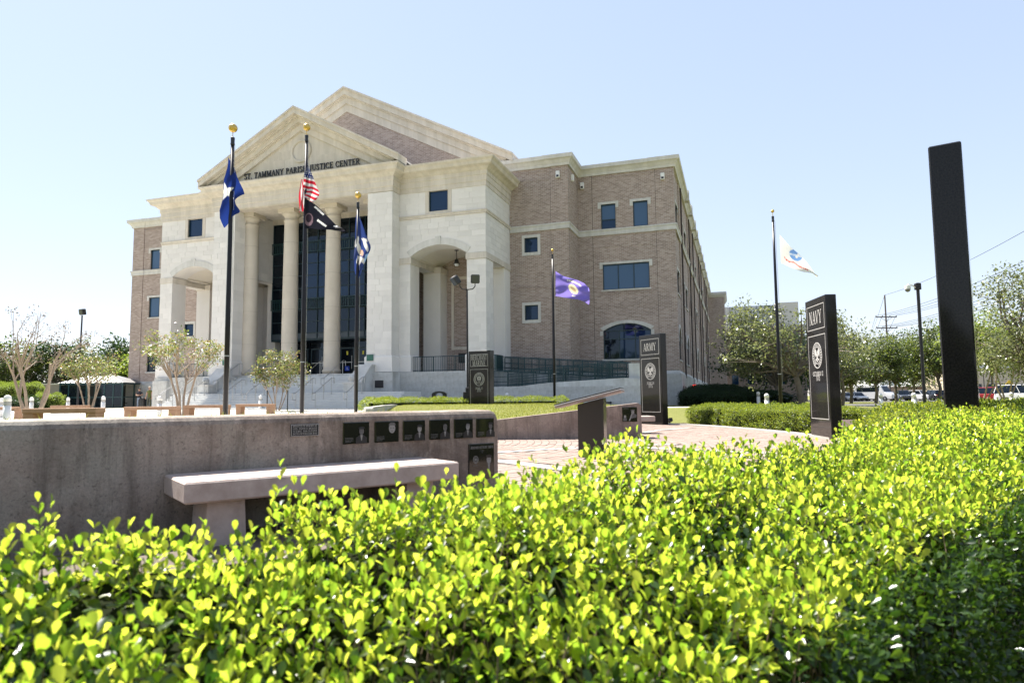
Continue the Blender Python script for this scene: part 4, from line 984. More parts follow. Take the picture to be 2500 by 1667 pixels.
def blades(name, pts, h, mt, parent=None, w=.006, seed=1):
    """single grass blades"""
    rg = np.random.default_rng(seed); n = len(pts); P = np.asarray(pts, float)
    a = rg.uniform(0, 2*PI, n); hh = h*rg.uniform(.5, 1.3, n); lean = rg.normal(0, .35, (n, 2))*hh[:, None]
    d = np.stack([np.cos(a), np.sin(a), np.zeros(n)], -1)*w
    T = P+np.concatenate([lean, hh[:, None]], 1)
    V = np.stack([P-d, P+d, T], 1).reshape(-1, 3); F = np.arange(3*n).reshape(-1, 3)
    o = bpy.data.objects.new(name, np_mesh(name, V, F, mt)); link(o, parent); return tag(o, kind='stuff')
MT['blade'] = leaf_mat('grass_blade', [(.12,.16,.025), (.19,.21,.045), (.24,.22,.07)], [(.26,.32,.04), (.38,.36,.07)], .45, .6, .2)
n = 26000; X = RNG.uniform(-5.6, 3.2, n); Y = 16.1+15*RNG.uniform(0, 1, n)**1.4; k = inpoly(X, Y, LP); X, Y = X[k], Y[k]
tag(blades('grass', np.stack([X, Y, lawn_z(X, Y)-.005], -1), .05, MT['blade'], w=.008), 'short sunlit lawn grass on the bank behind the low wall')
lk = MB(); ribbon(lk, [(-3.4, 16.0), (-4.0, 18.5), (-4.8, 25), (-5.2, 31.4)], -.08, .1, .2, .76); tag(lk.build('lawn_kerb', MT['concrete']), kind='structure')

# ------------------------------------------------------------------ memorial walls, plaques, benches
def wall_mat(name, a, b, c, d, k=1.0):
    """board-cast concrete: broad patches, runs from the top, lime blooms, dark algae specks"""
    m = bpy.data.materials.new(name); t, p = nodes(m); obj = N_(t, 'ShaderNodeTexCoord').outputs['Object']
    st = noise(t, 4.2, 9, .72, scaled(t, obj, (1.3, 1, .12)), .4); bl = noise(t, .9, 7, .68, obj, .5); fi = noise(t, 55, 7, .75, obj); md_ = noise(t, 7, 8, .75, scaled(t, obj, (1, 1, .6)), .6)
    col = mixc(t, ramp(t, bl, [(.40, 0.), (.60, 1.)]), a, b); col = mixc(t, ramp(t, noise(t, .55, 5, .6, obj), [(.47, 0.), (.6, .8)]), col, c)
    col = mixc(t, ramp(t, st, [(.47, 0.), (.64, .6)]), col, d); col = mixc(t, ramp(t, md_, [(.55, 0.), (.72, .55)]), col, tuple(min(1, x*1.5) for x in b))
    col = mixc(t, ramp(t, noise(t, 26, 8, .8, obj, .3), [(.54, 0.), (.66, .75)]), col, d)
    col = mixc(t, .6, col, ramp(t, fi, [(.28, (.45,)*3), (.7, (1.25,)*3)]), 'MULTIPLY')
    t.links.new(col, p.inputs['Base Color']); p.inputs['Roughness'].default_value = .85; p.inputs['Specular IOR Level'].default_value = .25
    bump(t, p, fi, .5, .008); return m
MT['memwall'] = wall_mat('weathered_wall_concrete', (.20,.152,.122), (.35,.292,.245), (.33,.315,.265), (.085,.07,.058))
MT['lowwall'] = wall_mat('pinkish_wall_concrete', (.22,.165,.14), (.37,.29,.25), (.30,.245,.21), (.13,.1,.085))
MT['bench'] = flat('cast_concrete_bench', (.47,.385,.34), .8, spec=.25, c2=(.36,.285,.245), vs=9, bmp=.3, bs=60)
MT['granite'] = flat('polished_black_granite', (.008,.0076,.0078), .06, spec=.24, c2=(.026,.024,.023), vs=70)
MT['granite_rough'] = flat('honed_granite', (.02,.0175,.0165), .25, spec=.35, c2=(.05,.043,.038), vs=200)
MT['gr_red'] = flat('granite_pink_bounce', (.34,.25,.215), .4, c2=(.25,.18,.15), vs=90)
MT['plate'] = flat('plaque_granite', (.012,.013,.010), .06, spec=.6)
MT['etch_dim'] = flat('grey_etching', (.09,.088,.085), .7)
MT['etch_mid'] = flat('pale_etching', (.22,.215,.205), .7)
WRZ = math.atan2(.61, .79)
WL = thing('memorial_wall', 'long stained concrete wall with dark portrait plaques behind the pale bench', 'wall', (-.151, 6.694, 0), WRZ)
mb = MB(); V = []
for x, q in ((-6.5, 0), (-.06, 0), (-.02, .014), (0.0, .055)):       # section with a worn, rounded front arris; the end corner is rounded too
    V += [(x, .0, -.3), (x, .0, .795-q), (x, .012, .825-q), (x, .035, .848-q), (x, .07, .857-q), (x, .36, .86-q), (x, .36, -.3)]
F = [(i*7+k, i*7+(k+1) % 7, i*7+7+(k+1) % 7, i*7+7+k) for i in range(3) for k in range(7)]+[tuple(range(7)), tuple(range(27, 20, -1))]
mb.add(V, F)
mb.build('wall', MT['memwall'], WL)
WF = lambda a, z, d: (a, -d, z)
def flatpoly(mb, pts, base=.012, dep=.0015, m=0):
    nn = len(pts)
    mb.add([WF(x, z, base) for x, z in pts]+[WF(x, z, base+dep) for x, z in pts], [tuple(range(nn, 2*nn))]+[(i, (i+1) % nn, nn+(i+1) % nn, nn+i) for i in range(nn)], m)
def ell(cx, cz, rx, rz, n=16, a0=0, a1=360): return [(cx+rx*math.cos(R(a0+(a1-a0)*i/n)), cz+rz*math.sin(R(a0+(a1-a0)*i/n))) for i in range(n+(0 if a1-a0 == 360 else 1))]
def portrait(mb, cx, cz, s, cap, pale, style):
    """etched bust: shoulders, collar, face, hair or cap (flat print on the stone)"""
    if style == 'face':
        flatpoly(mb, ell(cx, cz+.25*s, .3*s, .4*s), m=1); flatpoly(mb, ell(cx, cz+.5*s, .33*s, .25*s, 14, 0, 180), .0138, m=0)
        for q in (-.12, .12): flatpoly(mb, ell(cx+q*s, cz+.28*s, .07*s, .03*s, 8), .0138, m=2)
        flatpoly(mb, ell(cx, cz+.02*s, .1*s, .025*s, 8), .0138, m=2); return
    flatpoly(mb, [(cx-.42*s, cz-.75*s), (cx+.42*s, cz-.75*s), (cx+.4*s, cz-.35*s), (cx+.14*s, cz-.16*s), (cx-.14*s, cz-.16*s), (cx-.4*s, cz-.35*s)], m=2)
    flatpoly(mb, [(cx-.09*s, cz-.16*s), (cx+.09*s, cz-.16*s), (cx+.02*s, cz-.55*s), (cx-.02*s, cz-.55*s)], .0138, m=1)
    flatpoly(mb, ell(cx, cz+.1*s, .17*s, .25*s), .0138, m=1 if pale else 0)
    if cap:
        flatpoly(mb, ell(cx, cz+.28*s, .24*s, .13*s, 12, 0, 180), .0152, m=2); flatpoly(mb, [(cx-.2*s, cz+.22*s), (cx+.2*s, cz+.22*s), (cx+.16*s, cz+.28*s), (cx-.16*s, cz+.28*s)], .0152, m=2)
    else: flatpoly(mb, ell(cx, cz+.22*s, .18*s, .15*s, 12, 0, 180), .0152, m=0)
    for q in (-.07, .07): flatpoly(mb, ell(cx+q*s, cz+.13*s, .035*s, .018*s, 8), .0155, m=2)
PLQ = [(-1.629, -1.391, 1, 0, 'bust', 'third lower line'), (-1.337, -1.104, 0, 0, 'face', ''), (-1.06, -.835, 1, 1, 'bust', ''), (-.787, -.564, 0, 0, 'bust', ''), (-.516, -.304, 0, 1, 'bust', ''), (-.262, -.053, 1, 0, 'bust', '')]
PLAB = ['dark portrait plaque, leftmost of the row of six', 'dark plaque with a large pale face', 'dark plaque with a smiling bust in a cap', 'dark plaque with a standing uniformed figure', 'dark plaque with a bust in a dark suit', 'dark portrait plaque nearest the end of the wall']
for i, (a0, a1, cap, pale, st, _) in enumerate(PLQ):
    p = MB(); p.bbox(a0, a1, -.012, .004, .597, .778, .003); P = p.build('plaque', MT['plate'], WL); P['label'] = PLAB[i]
    e = MB(); portrait(e, a0+(.165 if i != 4 else .15), .69, .105 if st == 'face' else .125, cap, pale, st)
    for k in range(4): flatpoly(e, [(a0+.014, .612+.011*k), (a0+.09-.02*(k == 0), .612+.011*k), (a0+.09-.02*(k == 0), .6155+.011*k), (a0+.014, .6155+.011*k)], m=0)
    e.build('etching', [MT['etch_dim'], MT['etch_mid'], MT['black']], P)
p = MB(); p.bbox(-.352, -.055, -.014, .004, .2, .534, .003); P = p.build('plaque', MT['plate'], WL); P['label'] = 'large dark name plaque below the row'
e = MB(); text_mb(e, "BERNARD ANTHONY SMITH", WF, -.2, .487, .026, .62, .0015, .014, m=1); text_mb(e, "US ARMY", WF, -.2, .462, .011, .8, .0015, .014); text_mb(e, "1944", WF, -.2, .445, .011, .8, .0015, .014)
for r0 in (.032, .022):
    for i in range(24):
        t0, t1 = 2*PI*i/24, 2*PI*(i+1)/24
        flatpoly(e, [(-.275+r0*math.cos(t0), .385+1.15*r0*math.sin(t0)), (-.275+r0*math.cos(t1), .385+1.15*r0*math.sin(t1)), (-.275+(r0-.004)*math.cos(t1), .385+1.15*(r0-.004)*math.sin(t1)), (-.275+(r0-.004)*math.cos(t0), .385+1.15*(r0-.004)*math.sin(t0))], .014, m=1)
flatpoly(e, [(-.275+(.016 if i % 2 else .007)*math.cos(i*PI/8), .385+(.016 if i % 2 else .007)*math.sin(i*PI/8)) for i in range(16)], .014, m=1)
portrait(e, -.12, .36, .16, 1, 1, 'bust')
for k in range(2): flatpoly(e, [(-.31, .322+.009*k), (-.25, .322+.009*k), (-.25, .325+.009*k), (-.31, .325+.009*k)], .014)
e.build('etching', [MT['etch_dim'], MT['etch_mid'], MT['black']], P)
p = MB(); p.bbox(-2.076, -1.841, -.012, .004, .68, .777, .002); P = p.build('plaque', MT['black'], WL); P['label'] = 'small black dedication plaque with a pale border'
e = MB()
for q in ((-2.074, -1.843, .682, .6855), (-2.074, -1.843, .7715, .775), (-2.074, -2.0705, .6855, .7715), (-1.8465, -1.843, .6855, .7715)): flatpoly(e, rect(*q))
for k, s in enumerate(("DONATED IN MEMORY OF", "LCPL. JUSTIN D. MCLEESE", "U.S.M.C. KIA 11/13/04", "BATTLE OF FALLUJAH IRAQ")):
    text_mb(e, s, WF, -1.9585, .7545-.0205*k, .0145, min(.2/(text_w(s)*.0145), 1.1), .0015, .012)
e.build('lettering', MT['etch'], P)
BN = thing('concrete_bench', 'pale concrete bench with thick slab seat before the memorial wall', 'bench', (-.15, 6.62, 0), WRZ)
mb = MB(); mb.bbox(-2.94, -.84, -.6, .062, .308, .448, .012); mb.build('seat', MT['bench'], BN)
for a in (-2.66, -1.16):
    mb = MB(); mb.prism([(-.02, -.2), (.27, -.2), (.245, .308), (.005, .308)], lambda x, z, d, a=a: (a-.12+x, d, z), -.5, -.12); mb.build('leg', MT['bench'], BN)

RWL = thing('low_wall', 'low pinkish concrete wall with slanting top before the lawn bank', 'wall', (3.02, 15.78, 0), 0)
mb = MB(); mb.prism([(-7.2, -.3), (0, -.3), (0, .79), (-.06, .835), (-3.4, .47), (-7.2, .2)], lambda a, z, d: (a, d, z), .012, .34)
mb.prism([(-7.2, -.3), (0, -.3), (0, .76), (-.06, .815), (-3.4, .455), (-7.2, .18)], lambda a, z, d: (a, d, z), 0, .012); mb.build('wall', MT['lowwall'], RWL)
p = MB(); p.bbox(-.445, -.1, -.02, .004, .405, .74, .004); P = p.build('plaque', MT['plate'], RWL)
e = MB()
def fp2(mb, pts, m=0, base=.02): 
    nn = len(pts); mb.add([(x, -base, z) for x, z in pts]+[(x, -base-.0015, z) for x, z in pts], [tuple(range(nn, 2*nn))]+[(i, (i+1) % nn, nn+(i+1) % nn, nn+i) for i in range(nn)], m)
fp2(e, ell(-.2, .62, .035, .05), 1); fp2(e, ell(-.2, .655, .055, .03, 12, 0, 180), 0, .0218); fp2(e, [(-.28, .47), (-.12, .5), (-.11, .56), (-.17, .59), (-.24, .57)], 0)
fp2(e, [(-.3, .42), (-.27, .42), (-.2, .6), (-.22, .62)], 1, .0218); fp2(e, ell(-.385, .52, .028, .035), 1); fp2(e, [(-.43, .42), (-.34, .42), (-.35, .49), (-.42, .49)], 0)
for k in range(3): fp2(e, [(-.42, .69+.014*k), (-.3, .69+.014*k), (-.3, .694+.014*k), (-.42, .694+.014*k)], 0)
e.build('etching', [MT['etch_dim'], MT['etch_mid']], P)
B2 = thing('concrete_bench', 'pale concrete bench half hidden behind the end of the low wall', 'bench', (2.4, 17.55, 0), R(8))
mb = MB(); mb.bbox(-.6, 1.38, 0, .6, .33, .47, .015); mb.build('seat', MT['bench'], B2)
for a in (-.3, .62): 
    mb = MB(); mb.box(a, a+.42, .1, .5, -.1, .328); mb.build('leg', MT['bench'], B2)

# ------------------------------------------------------------------ black granite pillars
GF = lambda a, z, d: (a, -d, z)
def seal(mb, c, zc, r, kind):
    def ring(r0, r1, n=32):
        for i in range(n):
            t0, t1 = 2*PI*i/n, 2*PI*(i+1)/n
            q = [(c+rr*math.cos(t), zc+rr*math.sin(t)) for rr, t in ((r0, t0), (r1, t0), (r1, t1), (r0, t1))]
            mb.add([GF(x, z, 0) for x, z in q]+[GF(x, z, .004) for x, z in q], [(4, 5, 6, 7), (0, 1, 5, 4), (1, 2, 6, 5), (2, 3, 7, 6), (3, 0, 4, 7)])
    def poly(P, dep=.004):
        nn = len(P); P = [(c+x*r, zc+z*r) for x, z in P]
        mb.prism(P, GF, 0, dep)
    ring(r*.93, r); ring(r*.62, r*.67)
    rg = random.Random(3)
    for i in range(26):
        if i in (19, 20, 18): continue
        t = 2*PI*i/26; q = .055+rg.uniform(-.012, .012)
        P = [(c+rr*r*math.cos(t+dt), zc+rr*r*math.sin(t+dt)) for rr, dt in ((.72, -q), (.88, -q), (.88, q), (.72, q))]
        mb.add([GF(x, z, 0) for x, z in P]+[GF(x, z, .004) for x, z in P], [(4, 5, 6, 7), (0, 1, 5, 4), (1, 2, 6, 5), (2, 3, 7, 6), (3, 0, 4, 7)])
    if kind == 'eagle':
        for s in (-1, 1):
            poly([(s*.06, .12), (s*.2, .42), (s*.34, .5), (s*.48, .34), (s*.5, .08), (s*.42, -.14), (s*.34, .1), (s*.3, -.12), (s*.22, .12), (s*.18, -.1)])
            poly([(s*.1, -.2), (s*.34, -.3), (s*.4, -.24), (s*.3, -.42), (s*.08, -.34)])
        poly([(-.1, .1), (.1, .1), (.13, -.2), (0, -.36), (-.13, -.2)]); poly([(-.06, .2), (.02, .36), (.12, .3), (.07, .2)]); poly([(-.14, -.38), (.14, -.38), (.1, -.54), (0, -.46), (-.1, -.54)])
    else:
        poly([(-.36, .32), (0, .48), (.36, .32), (.34, -.06), (.2, -.36), (0, -.5), (-.2, -.36), (-.34, -.06)], .002)
        for P in ([(-.04, .36), (.04, .36), (.04, -.36), (-.04, -.36)], [(-.2, .22), (.2, .22), (.2, .15), (-.2, .15)], [(-.26, -.1), (-.2, -.06), (-.1, -.28), (0, -.34), (.1, -.28), (.2, -.06), (.26, -.1), (.14, -.36), (0, -.44), (-.14, -.36)]):
            nn = len(P); mb.prism([(c+x*r, zc+z*r) for x, z in P], GF, .003, .009, 1)
def pillar(label, loc, rz, w, th, h, top, date, kind, tsize=.26, tsx=.72):
    t = thing('memorial_pillar', label, 'pillar', loc, rz, 'black granite memorial pillars')
    mb = MB(); mb.bbox(0, w, 0, th, -.3, h, .012); S = mb.build('slab', MT['granite'], t)
    if not top: return t
    L = MB(); m_ = .1; bx = lambda x0, x1, z0, z1: L.box(x0, x1, -.003, .0, z0, z1)
    k = h/3.18; z = lambda f: h*(1-f)
    for f0, f1 in ((.05, .225), (.265, .86)):
        bx(m_, w-m_, z(f0)-.014, z(f0)); bx(m_, w-m_, z(f1), z(f1)+.014); bx(m_, m_+.014, z(f1)+.014, z(f0)-.014); bx(w-m_-.014, w-m_, z(f1)+.014, z(f0)-.014)
    L.build('border', MT['etch'], t)
    T = MB()
    for i, s in enumerate(top):
        sx = min(tsx, (w-2*m_-.1)/(text_w(s)*tsize)); n = len(top)
        text_mb(T, s, GF, w/2, z(.1375)+(n/2-i-1)*tsize*1.12+.06*tsize, tsize, sx, .004)
    text_mb(T, date[0], GF, w/2, z(.556), .1, .85, .004); text_mb(T, date[1], GF, w/2, z(.59), .125, .75, .004)
    T.build('lettering', MT['etch'], t)
    s_ = MB(); seal(s_, w/2, z(.41), .295, kind); s_.build('seal', [MT['etch'], MT['black']], t)
    return t
def pil_at(pxl, Dl, pxr, Dr, ytl): 
    x0, x1 = colx(pxl, Dl, ytl), colx(pxr, Dr, ytl); return (x0, Dl, 0), math.atan2(Dr-Dl, x1-x0), math.hypot(x1-x0, Dr-Dl)
l, a, w_ = pil_at(1559.5, 24.16, 1612.2, 23.1, 818); pillar('black granite pillar reading army with round seal and frame lines', l, a, w_, .25, 3.18, ['ARMY'], ('JUNE 14', '1775'), 'eagle', .27)
l, a, w_ = pil_at(1964.6, 15.75, 2014.2, 14.5, 726); pillar('black granite pillar reading navy in front of the clipped hedge', l, a, w_, .235, 3.18, ['NAVY'], ('OCTOBER 13', '1775'), 'eagle', .3)
l, a, w_ = pil_at(1143.8, 30.3, 1198, 29.6, 852); a = R(-33); pillar('black granite pillar reading merchant marine by the ramp', l, a, 1.17, .34, 3.12, ['MERCHANT', 'MARINE'], ('JUNE 12', '1775'), 'anchor', .24, .62)
nx, ny = colx(2264, 5.84, 345), 5.84; th = math.atan2(-ny, -nx)-R(2.5)
pillar('tall black granite pillar seen edge on, rising out of the hedge at right', (nx-1.2*math.cos(th), ny-1.2*math.sin(th), 0), th, 1.2, .25, 3.19, None, None, None)

# lectern
LC = thing('lectern', 'dark granite reading stand with tilted slab top on the plaza', 'lectern', (1.31, 11.05, 0), R(-15))
mb = MB(); mb.prism([(-.21, -.02), (.21, -.02), (.21, .965), (-.21, .862)], lambda a, z, d: (a, d, z), -.19, .19); mb.build('column', MT['granite_rough'], LC)
mb = MB(); sl2 = math.atan2(.24, 1.0)
mb.obox((-.03, 0, .945), (1.1, .62, .03), 0, 1, 0, -sl2); mb.obox((-.036, 0, .972), (1.1, .62, .012), 0, 2, 0, -sl2); mb.obox((-.04, 0, .988), (1.1, .62, .014), 0, 0, 0, -sl2)  # underside: light bounced from the sunlit floor put in as pink
mb.build('top_slab', [MT['granite_rough'], MT['gr_red'], MT['white']], LC)

# ------------------------------------------------------------------ flagpoles and flags
def flagpole(label, px, D, h, z0, r0=.075, r1=.05, ball=.135, base_y=975):
    x = colx(px, D, base_y); t = thing('flagpole', label, 'flagpole', (x, D, z0), 0, 'black flagpoles of the memorial')
    mb = MB(); mb.tube([(0, 0, -.2), (0, 0, h*.35), (0, 0, h*.7), (0, 0, h-.35)], [r0, r0, (r0+r1)/2, r1], 16); mb.build('pole', MT['pole'], t, True)
    mb = MB(); mb.lathe([(r1*1.1, h-.36), (r1*1.3, h-.34), (r1*1.3, h-.3), (r1*1.15, h-.28), (r1*1.25, h-.12), (.03, h-.1)], 14); mb.build('truck', MT['black'], t)
    mb = MB(); mb.tube([(0, 0, h-.12), (0, 0, h+.06)], .012, 6); mb.sphere((0, 0, h+.05+ball), ball, 20); mb.build('ball', MT['gold'], t, True)
    mb = MB(); mb.tube([(r0+.03, -.02, 1.4), (r0+.04, -.02, h*.5), (r1+.03, -.02, h-.35)], .007, 5); mb.build('halyard', MT['etch'], t)
    mb = MB(); mb.lathe([(r0+.004, 1.9), (r0+.004, 1.935)], 14); mb.build('collar', MT['steel'], t)
    return t
FP1 = flagpole('tall black flagpole carrying the blue flag with a lone star', 551, 20, 8.78, .4)
FP2 = flagpole('tallest black flagpole, carrying the striped flag and a black flag', 737.5, 23.6, 10.3, .4)
FP3 = flagpole('black flagpole with the pelican flag before the portico pier', 869, 26.8, 8.75, .4)
FP4 = flagpole('slim black flagpole with the purple flag by the ramp', 1354, 37, 8.75, .38, .07, .045, .075)
FP5 = flagpole('slim black flagpole with the white flag, right of the courthouse', 1906, 29, 9.0, 0, .07, .045, .075)
def interp(poly, n):
    P = np.array(poly, float); s = np.r_[0, np.cumsum(np.hypot(*np.diff(P, axis=0).T))]; t = np.linspace(0, s[-1], n)
    return np.stack([np.interp(t, s, P[:, 0]), np.interp(t, s, P[:, 1])], -1)
def cub(rows, n):
    """smooth interpolation across the control rows"""
    k = len(rows); out = []
    for t in np.linspace(0, k-1, n):
        i = min(int(t), k-2); f = t-i; p0, p1, p2, p3 = rows[max(i-1, 0)], rows[i], rows[i+1], rows[min(i+2, k-1)]
        out.append(.5*((2*p1)+(-p0+p2)*f+(2*p0-5*p1+4*p2-p3)*f*f+(-p0+3*p1-3*p2+p3)*f**3))
    return np.array(out)
CLOTH = print_mat('printed_flag_cloth', .75, .4)
def flag(name, label, rows, org, sc_, D, fold, paint, nu=90, nv=60, yoff=0.0, patches=()):
    """cloth through control rows (top to bottom), creased by fold(u,v) in metres, printed by paint(u,v,x,y)"""
    allV, allF, allC = [], [], []; base = 0
    for rws, pt in [(rows, paint)]+list(patches):
        G = cub([interp(r, nu) for r in rws], nv)
        uu, vv = np.meshgrid(np.linspace(0, 1, nu), np.linspace(0, 1, nv))
        X, Y = G[..., 0], G[..., 1]; sx = org[0]+X/sc_; sy = org[1]+Y/sc_
        P = np.empty((nv, nu, 3)); dy = fold(uu, vv)
        for j in range(nv):
            for i in range(nu):
                P[j, i] = (colx(sx[j, i], D, sy[j, i]), D+yoff+dy[j, i], hz(sx[j, i], sy[j, i], D))
        V = P.reshape(-1, 3); i, j = np.meshgrid(np.arange(nu-1), np.arange(nv-1)); a = (j*nu+i).ravel()
        allV.append(V); allF.append(np.stack([a, a+1, a+nu+1, a+nu], -1)+base); base += len(V)
        allC.append(pt(uu, vv, X, Y).reshape(-1, 3))
    V = np.concatenate(allV); c0 = V[0].copy(); me = np_mesh(name, V-c0, np.concatenate(allF), CLOTH, smooth=True)
    at = me.color_attributes.new('print', 'FLOAT_COLOR', 'POINT'); C4 = np.ones((len(V), 4), np.float32); C4[:, :3] = np.concatenate(allC); at.data.foreach_set('color', C4.ravel())
    o = bpy.data.objects.new(name, me); link(o); o.location = c0; return tag(o, label, 'flag', 'flags on the memorial flagpoles')
def col_img(shape, c): return np.broadcast_to(np.array(c, float), shape+(3,)).copy()
def star_mask(X, Y, cx, cy, r, rot=0):
    a = np.arctan2(X-cx, -(Y-cy))+rot; d = np.hypot(X-cx, Y-cy); k = 2*PI/5; a = np.abs((a+k/2) % k-k/2)
    # edge of a five pointed star
    r0 = r; r1 = r*.382; x, y = d*np.cos(a), d*np.sin(a); ex, ey = r1*np.cos(k/2), r1*np.sin(k/2)
    return (ey*(x-r0)-(ex-r0)*y) < 0
def p_lone(u, v, X, Y):
    c = col_img(u.shape, (.012, .03, .17)); c[star_mask(X, Y*1.0, 305, 625, 125, .15)] = (.8, .8, .8); return c
flag('flag', 'drooping blue flag with one white star', [[(330, 130), (410, 290), (480, 480), (552, 660)], [(292, 400), (350, 560), (400, 700), (418, 760)], [(258, 640), (330, 760), (405, 880), (515, 915)], [(222, 900), (228, 1010), (262, 1130), (420, 950)]],
     (500, 350), 5.6, 20, lambda u, v: .10*np.sin(u*9+v*3)*u+.05*np.sin(v*11+u*4)-.05, p_lone)
def p_us(u, v, X, Y):
    c = col_img(u.shape, (.62, .6, .6)); k = ((v*15.5).astype(int) % 2) == 1; c[k] = (.5, .02, .04); can = v < .42; c[can] = (.015, .025, .13)
    gx, gy = u*4.2, v*22; st = (np.abs((gx+(np.floor(gy) % 2)*.5) % 1-.5) < .17) & (np.abs(gy % 1-.5) < .27) & can; c[st] = (.85, .85, .85); return c
def p_us2(u, v, X, Y):
    c = col_img(u.shape, (.62, .6, .6)); c[((u*4+.0).astype(int) % 2) == 0] = (.5, .02, .04); return c
flag('flag', 'striped flag with a starred blue canton hanging limp', [[(1376, 130), (1379, 128), (1382, 130)], [(1370, 250), (1405, 275), (1436, 290)], [(1366, 360), (1425, 365), (1478, 385)], [(1362, 480), (1450, 500), (1530, 532)], [(1360, 580), (1470, 600), (1568, 640)], [(1358, 650), (1460, 690), (1560, 715)], [(1366, 715), (1440, 750), (1508, 800)]],
     (500, 350), 5.6, 23.6, lambda u, v: .09*np.sin(u*8+v*9)*v-.14*v+.02, p_us, yoff=-.02,
     patches=[([[(1318, 440), (1330, 440), (1345, 440)], [(1306, 560), (1330, 570), (1370, 580)], [(1300, 760), (1330, 770), (1372, 760)], [(1302, 930), (1335, 915), (1378, 880)]], p_us2)])
def p_pow(u, v, X, Y):
    c = col_img(u.shape, (.012, .012, .02)); cx, cy = 1640, 1000
    for (x0, y0, x1, y1, w, n) in ((1510, 835, 1640, 960, 26, 9), (1550, 1030, 1665, 1112, 30, 7)):
        dx, dy = x1-x0, y1-y0; L = math.hypot(dx, dy); t = ((X-x0)*dx+(Y-y0)*dy)/L; d = np.abs((X-x0)*-dy+(Y-y0)*dx)/L
        c[(t > 0) & (t < L) & (d < w/2) & ((t/L*n) % 1 < .72)] = (.75, .75, .75)
    c[np.hypot((X-1430)/60, (Y-1020)/90) < 1] = (.2, .13, .16); c[np.hypot((X-1430)/42, (Y-1000)/60) < 1] = (.03, .02, .03); c[np.hypot((X-1790)/30, (Y-1110)/14) < 1] = (.7, .7, .7); return c
flag('flag', 'black flag with white lettering below the striped one', [[(1372, 712), (1510, 800), (1640, 925), (1790, 1085), (1916, 1160)], [(1370, 920), (1500, 980), (1650, 1060), (1780, 1130), (1918, 1168)], [(1366, 1140), (1520, 1150), (1690, 1165), (1800, 1182), (1914, 1176)]],
     (500, 350), 5.6, 23.6, lambda u, v: .12*np.sin(u*10+v*4)*u-.03, p_pow, yoff=-.03)
def p_pel(u, v, X, Y):
    c = col_img(u.shape, (.03, .055, .2)); w = np.zeros(u.shape, bool)
    for (x, y, rx, ry, t) in ((2080, 1330, 34, 75, .3), (2115, 1430, 26, 90, -.2), (2160, 1590, 85, 30, .7), (2200, 1380, 24, 95, -.35), (2185, 1300, 40, 22, .3), (2105, 1600, 24, 60, .2)):
        a, b_ = (X-x)*math.cos(t)+(Y-y)*math.sin(t), -(X-x)*math.sin(t)+(Y-y)*math.cos(t); w |= (a/rx)**2+(b_/ry)**2 < 1
    c[w] = (.72, .7, .68); c[np.hypot((X-2145)/22, (Y-1480)/40) < 1] = (.55, .35, .27); c[(Y > 1500) & (X > 2190)] = (.25, .42, .7); return c
flag('flag', 'drooping blue flag with a white pelican emblem', [[(2072, 955), (2090, 945), (2108, 952)], [(2058, 1120), (2115, 1110), (2170, 1120)], [(2050, 1280), (2150, 1270), (2230, 1290)], [(2044, 1420), (2160, 1430), (2276, 1420)], [(2040, 1560), (2130, 1580), (2215, 1575)], [(2050, 1720), (2100, 1730), (2160, 1700)], [(2080, 1845), (2095, 1845), (2112, 1835)]],
     (500, 350), 5.6, 26.8, lambda u, v: .1*np.sin(u*8+v*5)*np.sin(v*PI)-.03, p_pel)
def p_pur(u, v, X, Y):
    c = col_img(u.shape, (.23, .18, .56)); t = .75; a, b_ = (X-780)*math.cos(t)+(Y-850)*math.sin(t), -(X-780)*math.sin(t)+(Y-850)*math.cos(t)
    c[(a/190)**2+(b_/120)**2 < 1] = (.75, .68, .42); c[(a/120)**2+(b_/50)**2 < 1] = (.42, .32, .2)
    for (x0, y0, x1, y1, w, n) in ((575, 565, 915, 670, 50, 6), (930, 670, 1050, 745, 44, 3), (750, 1045, 860, 1075, 40, 3)):
        dx, dy = x1-x0, y1-y0; L = math.hypot(dx, dy); q = ((X-x0)*dx+(Y-y0)*dy)/L; d = np.abs((X-x0)*-dy+(Y-y0)*dx)/L; c[(q > 0) & (q < L) & (d < w/2) & ((q/L*n) % 1 < .8)] = (.78, .76, .74)
    return c
flag('flag', 'purple flag with a cream oval emblem blowing to the right', [[(215, 270), (450, 400), (700, 512), (1150, 650), (1280, 790)], [(215, 680), (500, 760), (800, 860), (1100, 960), (1290, 1060)], [(212, 1080), (600, 1135), (900, 1185), (1100, 1270), (1290, 1345)]],
     (1340, 640), 13.07, 37, lambda u, v: .16*np.sin(u*9+v*4)*(.3+u)+.06*np.sin(v*13+u*7), p_pur)
def p_army(u, v, X, Y):
    c = col_img(u.shape, (.8, .79, .76)); a, b_ = (X-600)*.75+(Y-800)*.66, -(X-600)*.66+(Y-800)*.75
    e = (a/170)**2+(b_/120)**2 < 1; c[e] = (.16, .3, .6); c[e & ((np.abs(a-40) < 30) & (b_ > -90) & (b_ < 40))] = (.75, .7, .65); c[e & (np.abs(b_+a*.5) < 22)] = (.6, .66, .75); c[e & (np.hypot(a+60, b_-30) < 28)] = (.4, .5, .7)
    yc = np.interp(X, [330, 370, 450, 560, 700, 900], [830, 900, 955, 965, 1060, 1150]); c[(np.abs(Y-yc) < 22) & (X > 335) & (X < 915) & ((X/26) % 1 < .75)] = (.7, .12, .1); return c
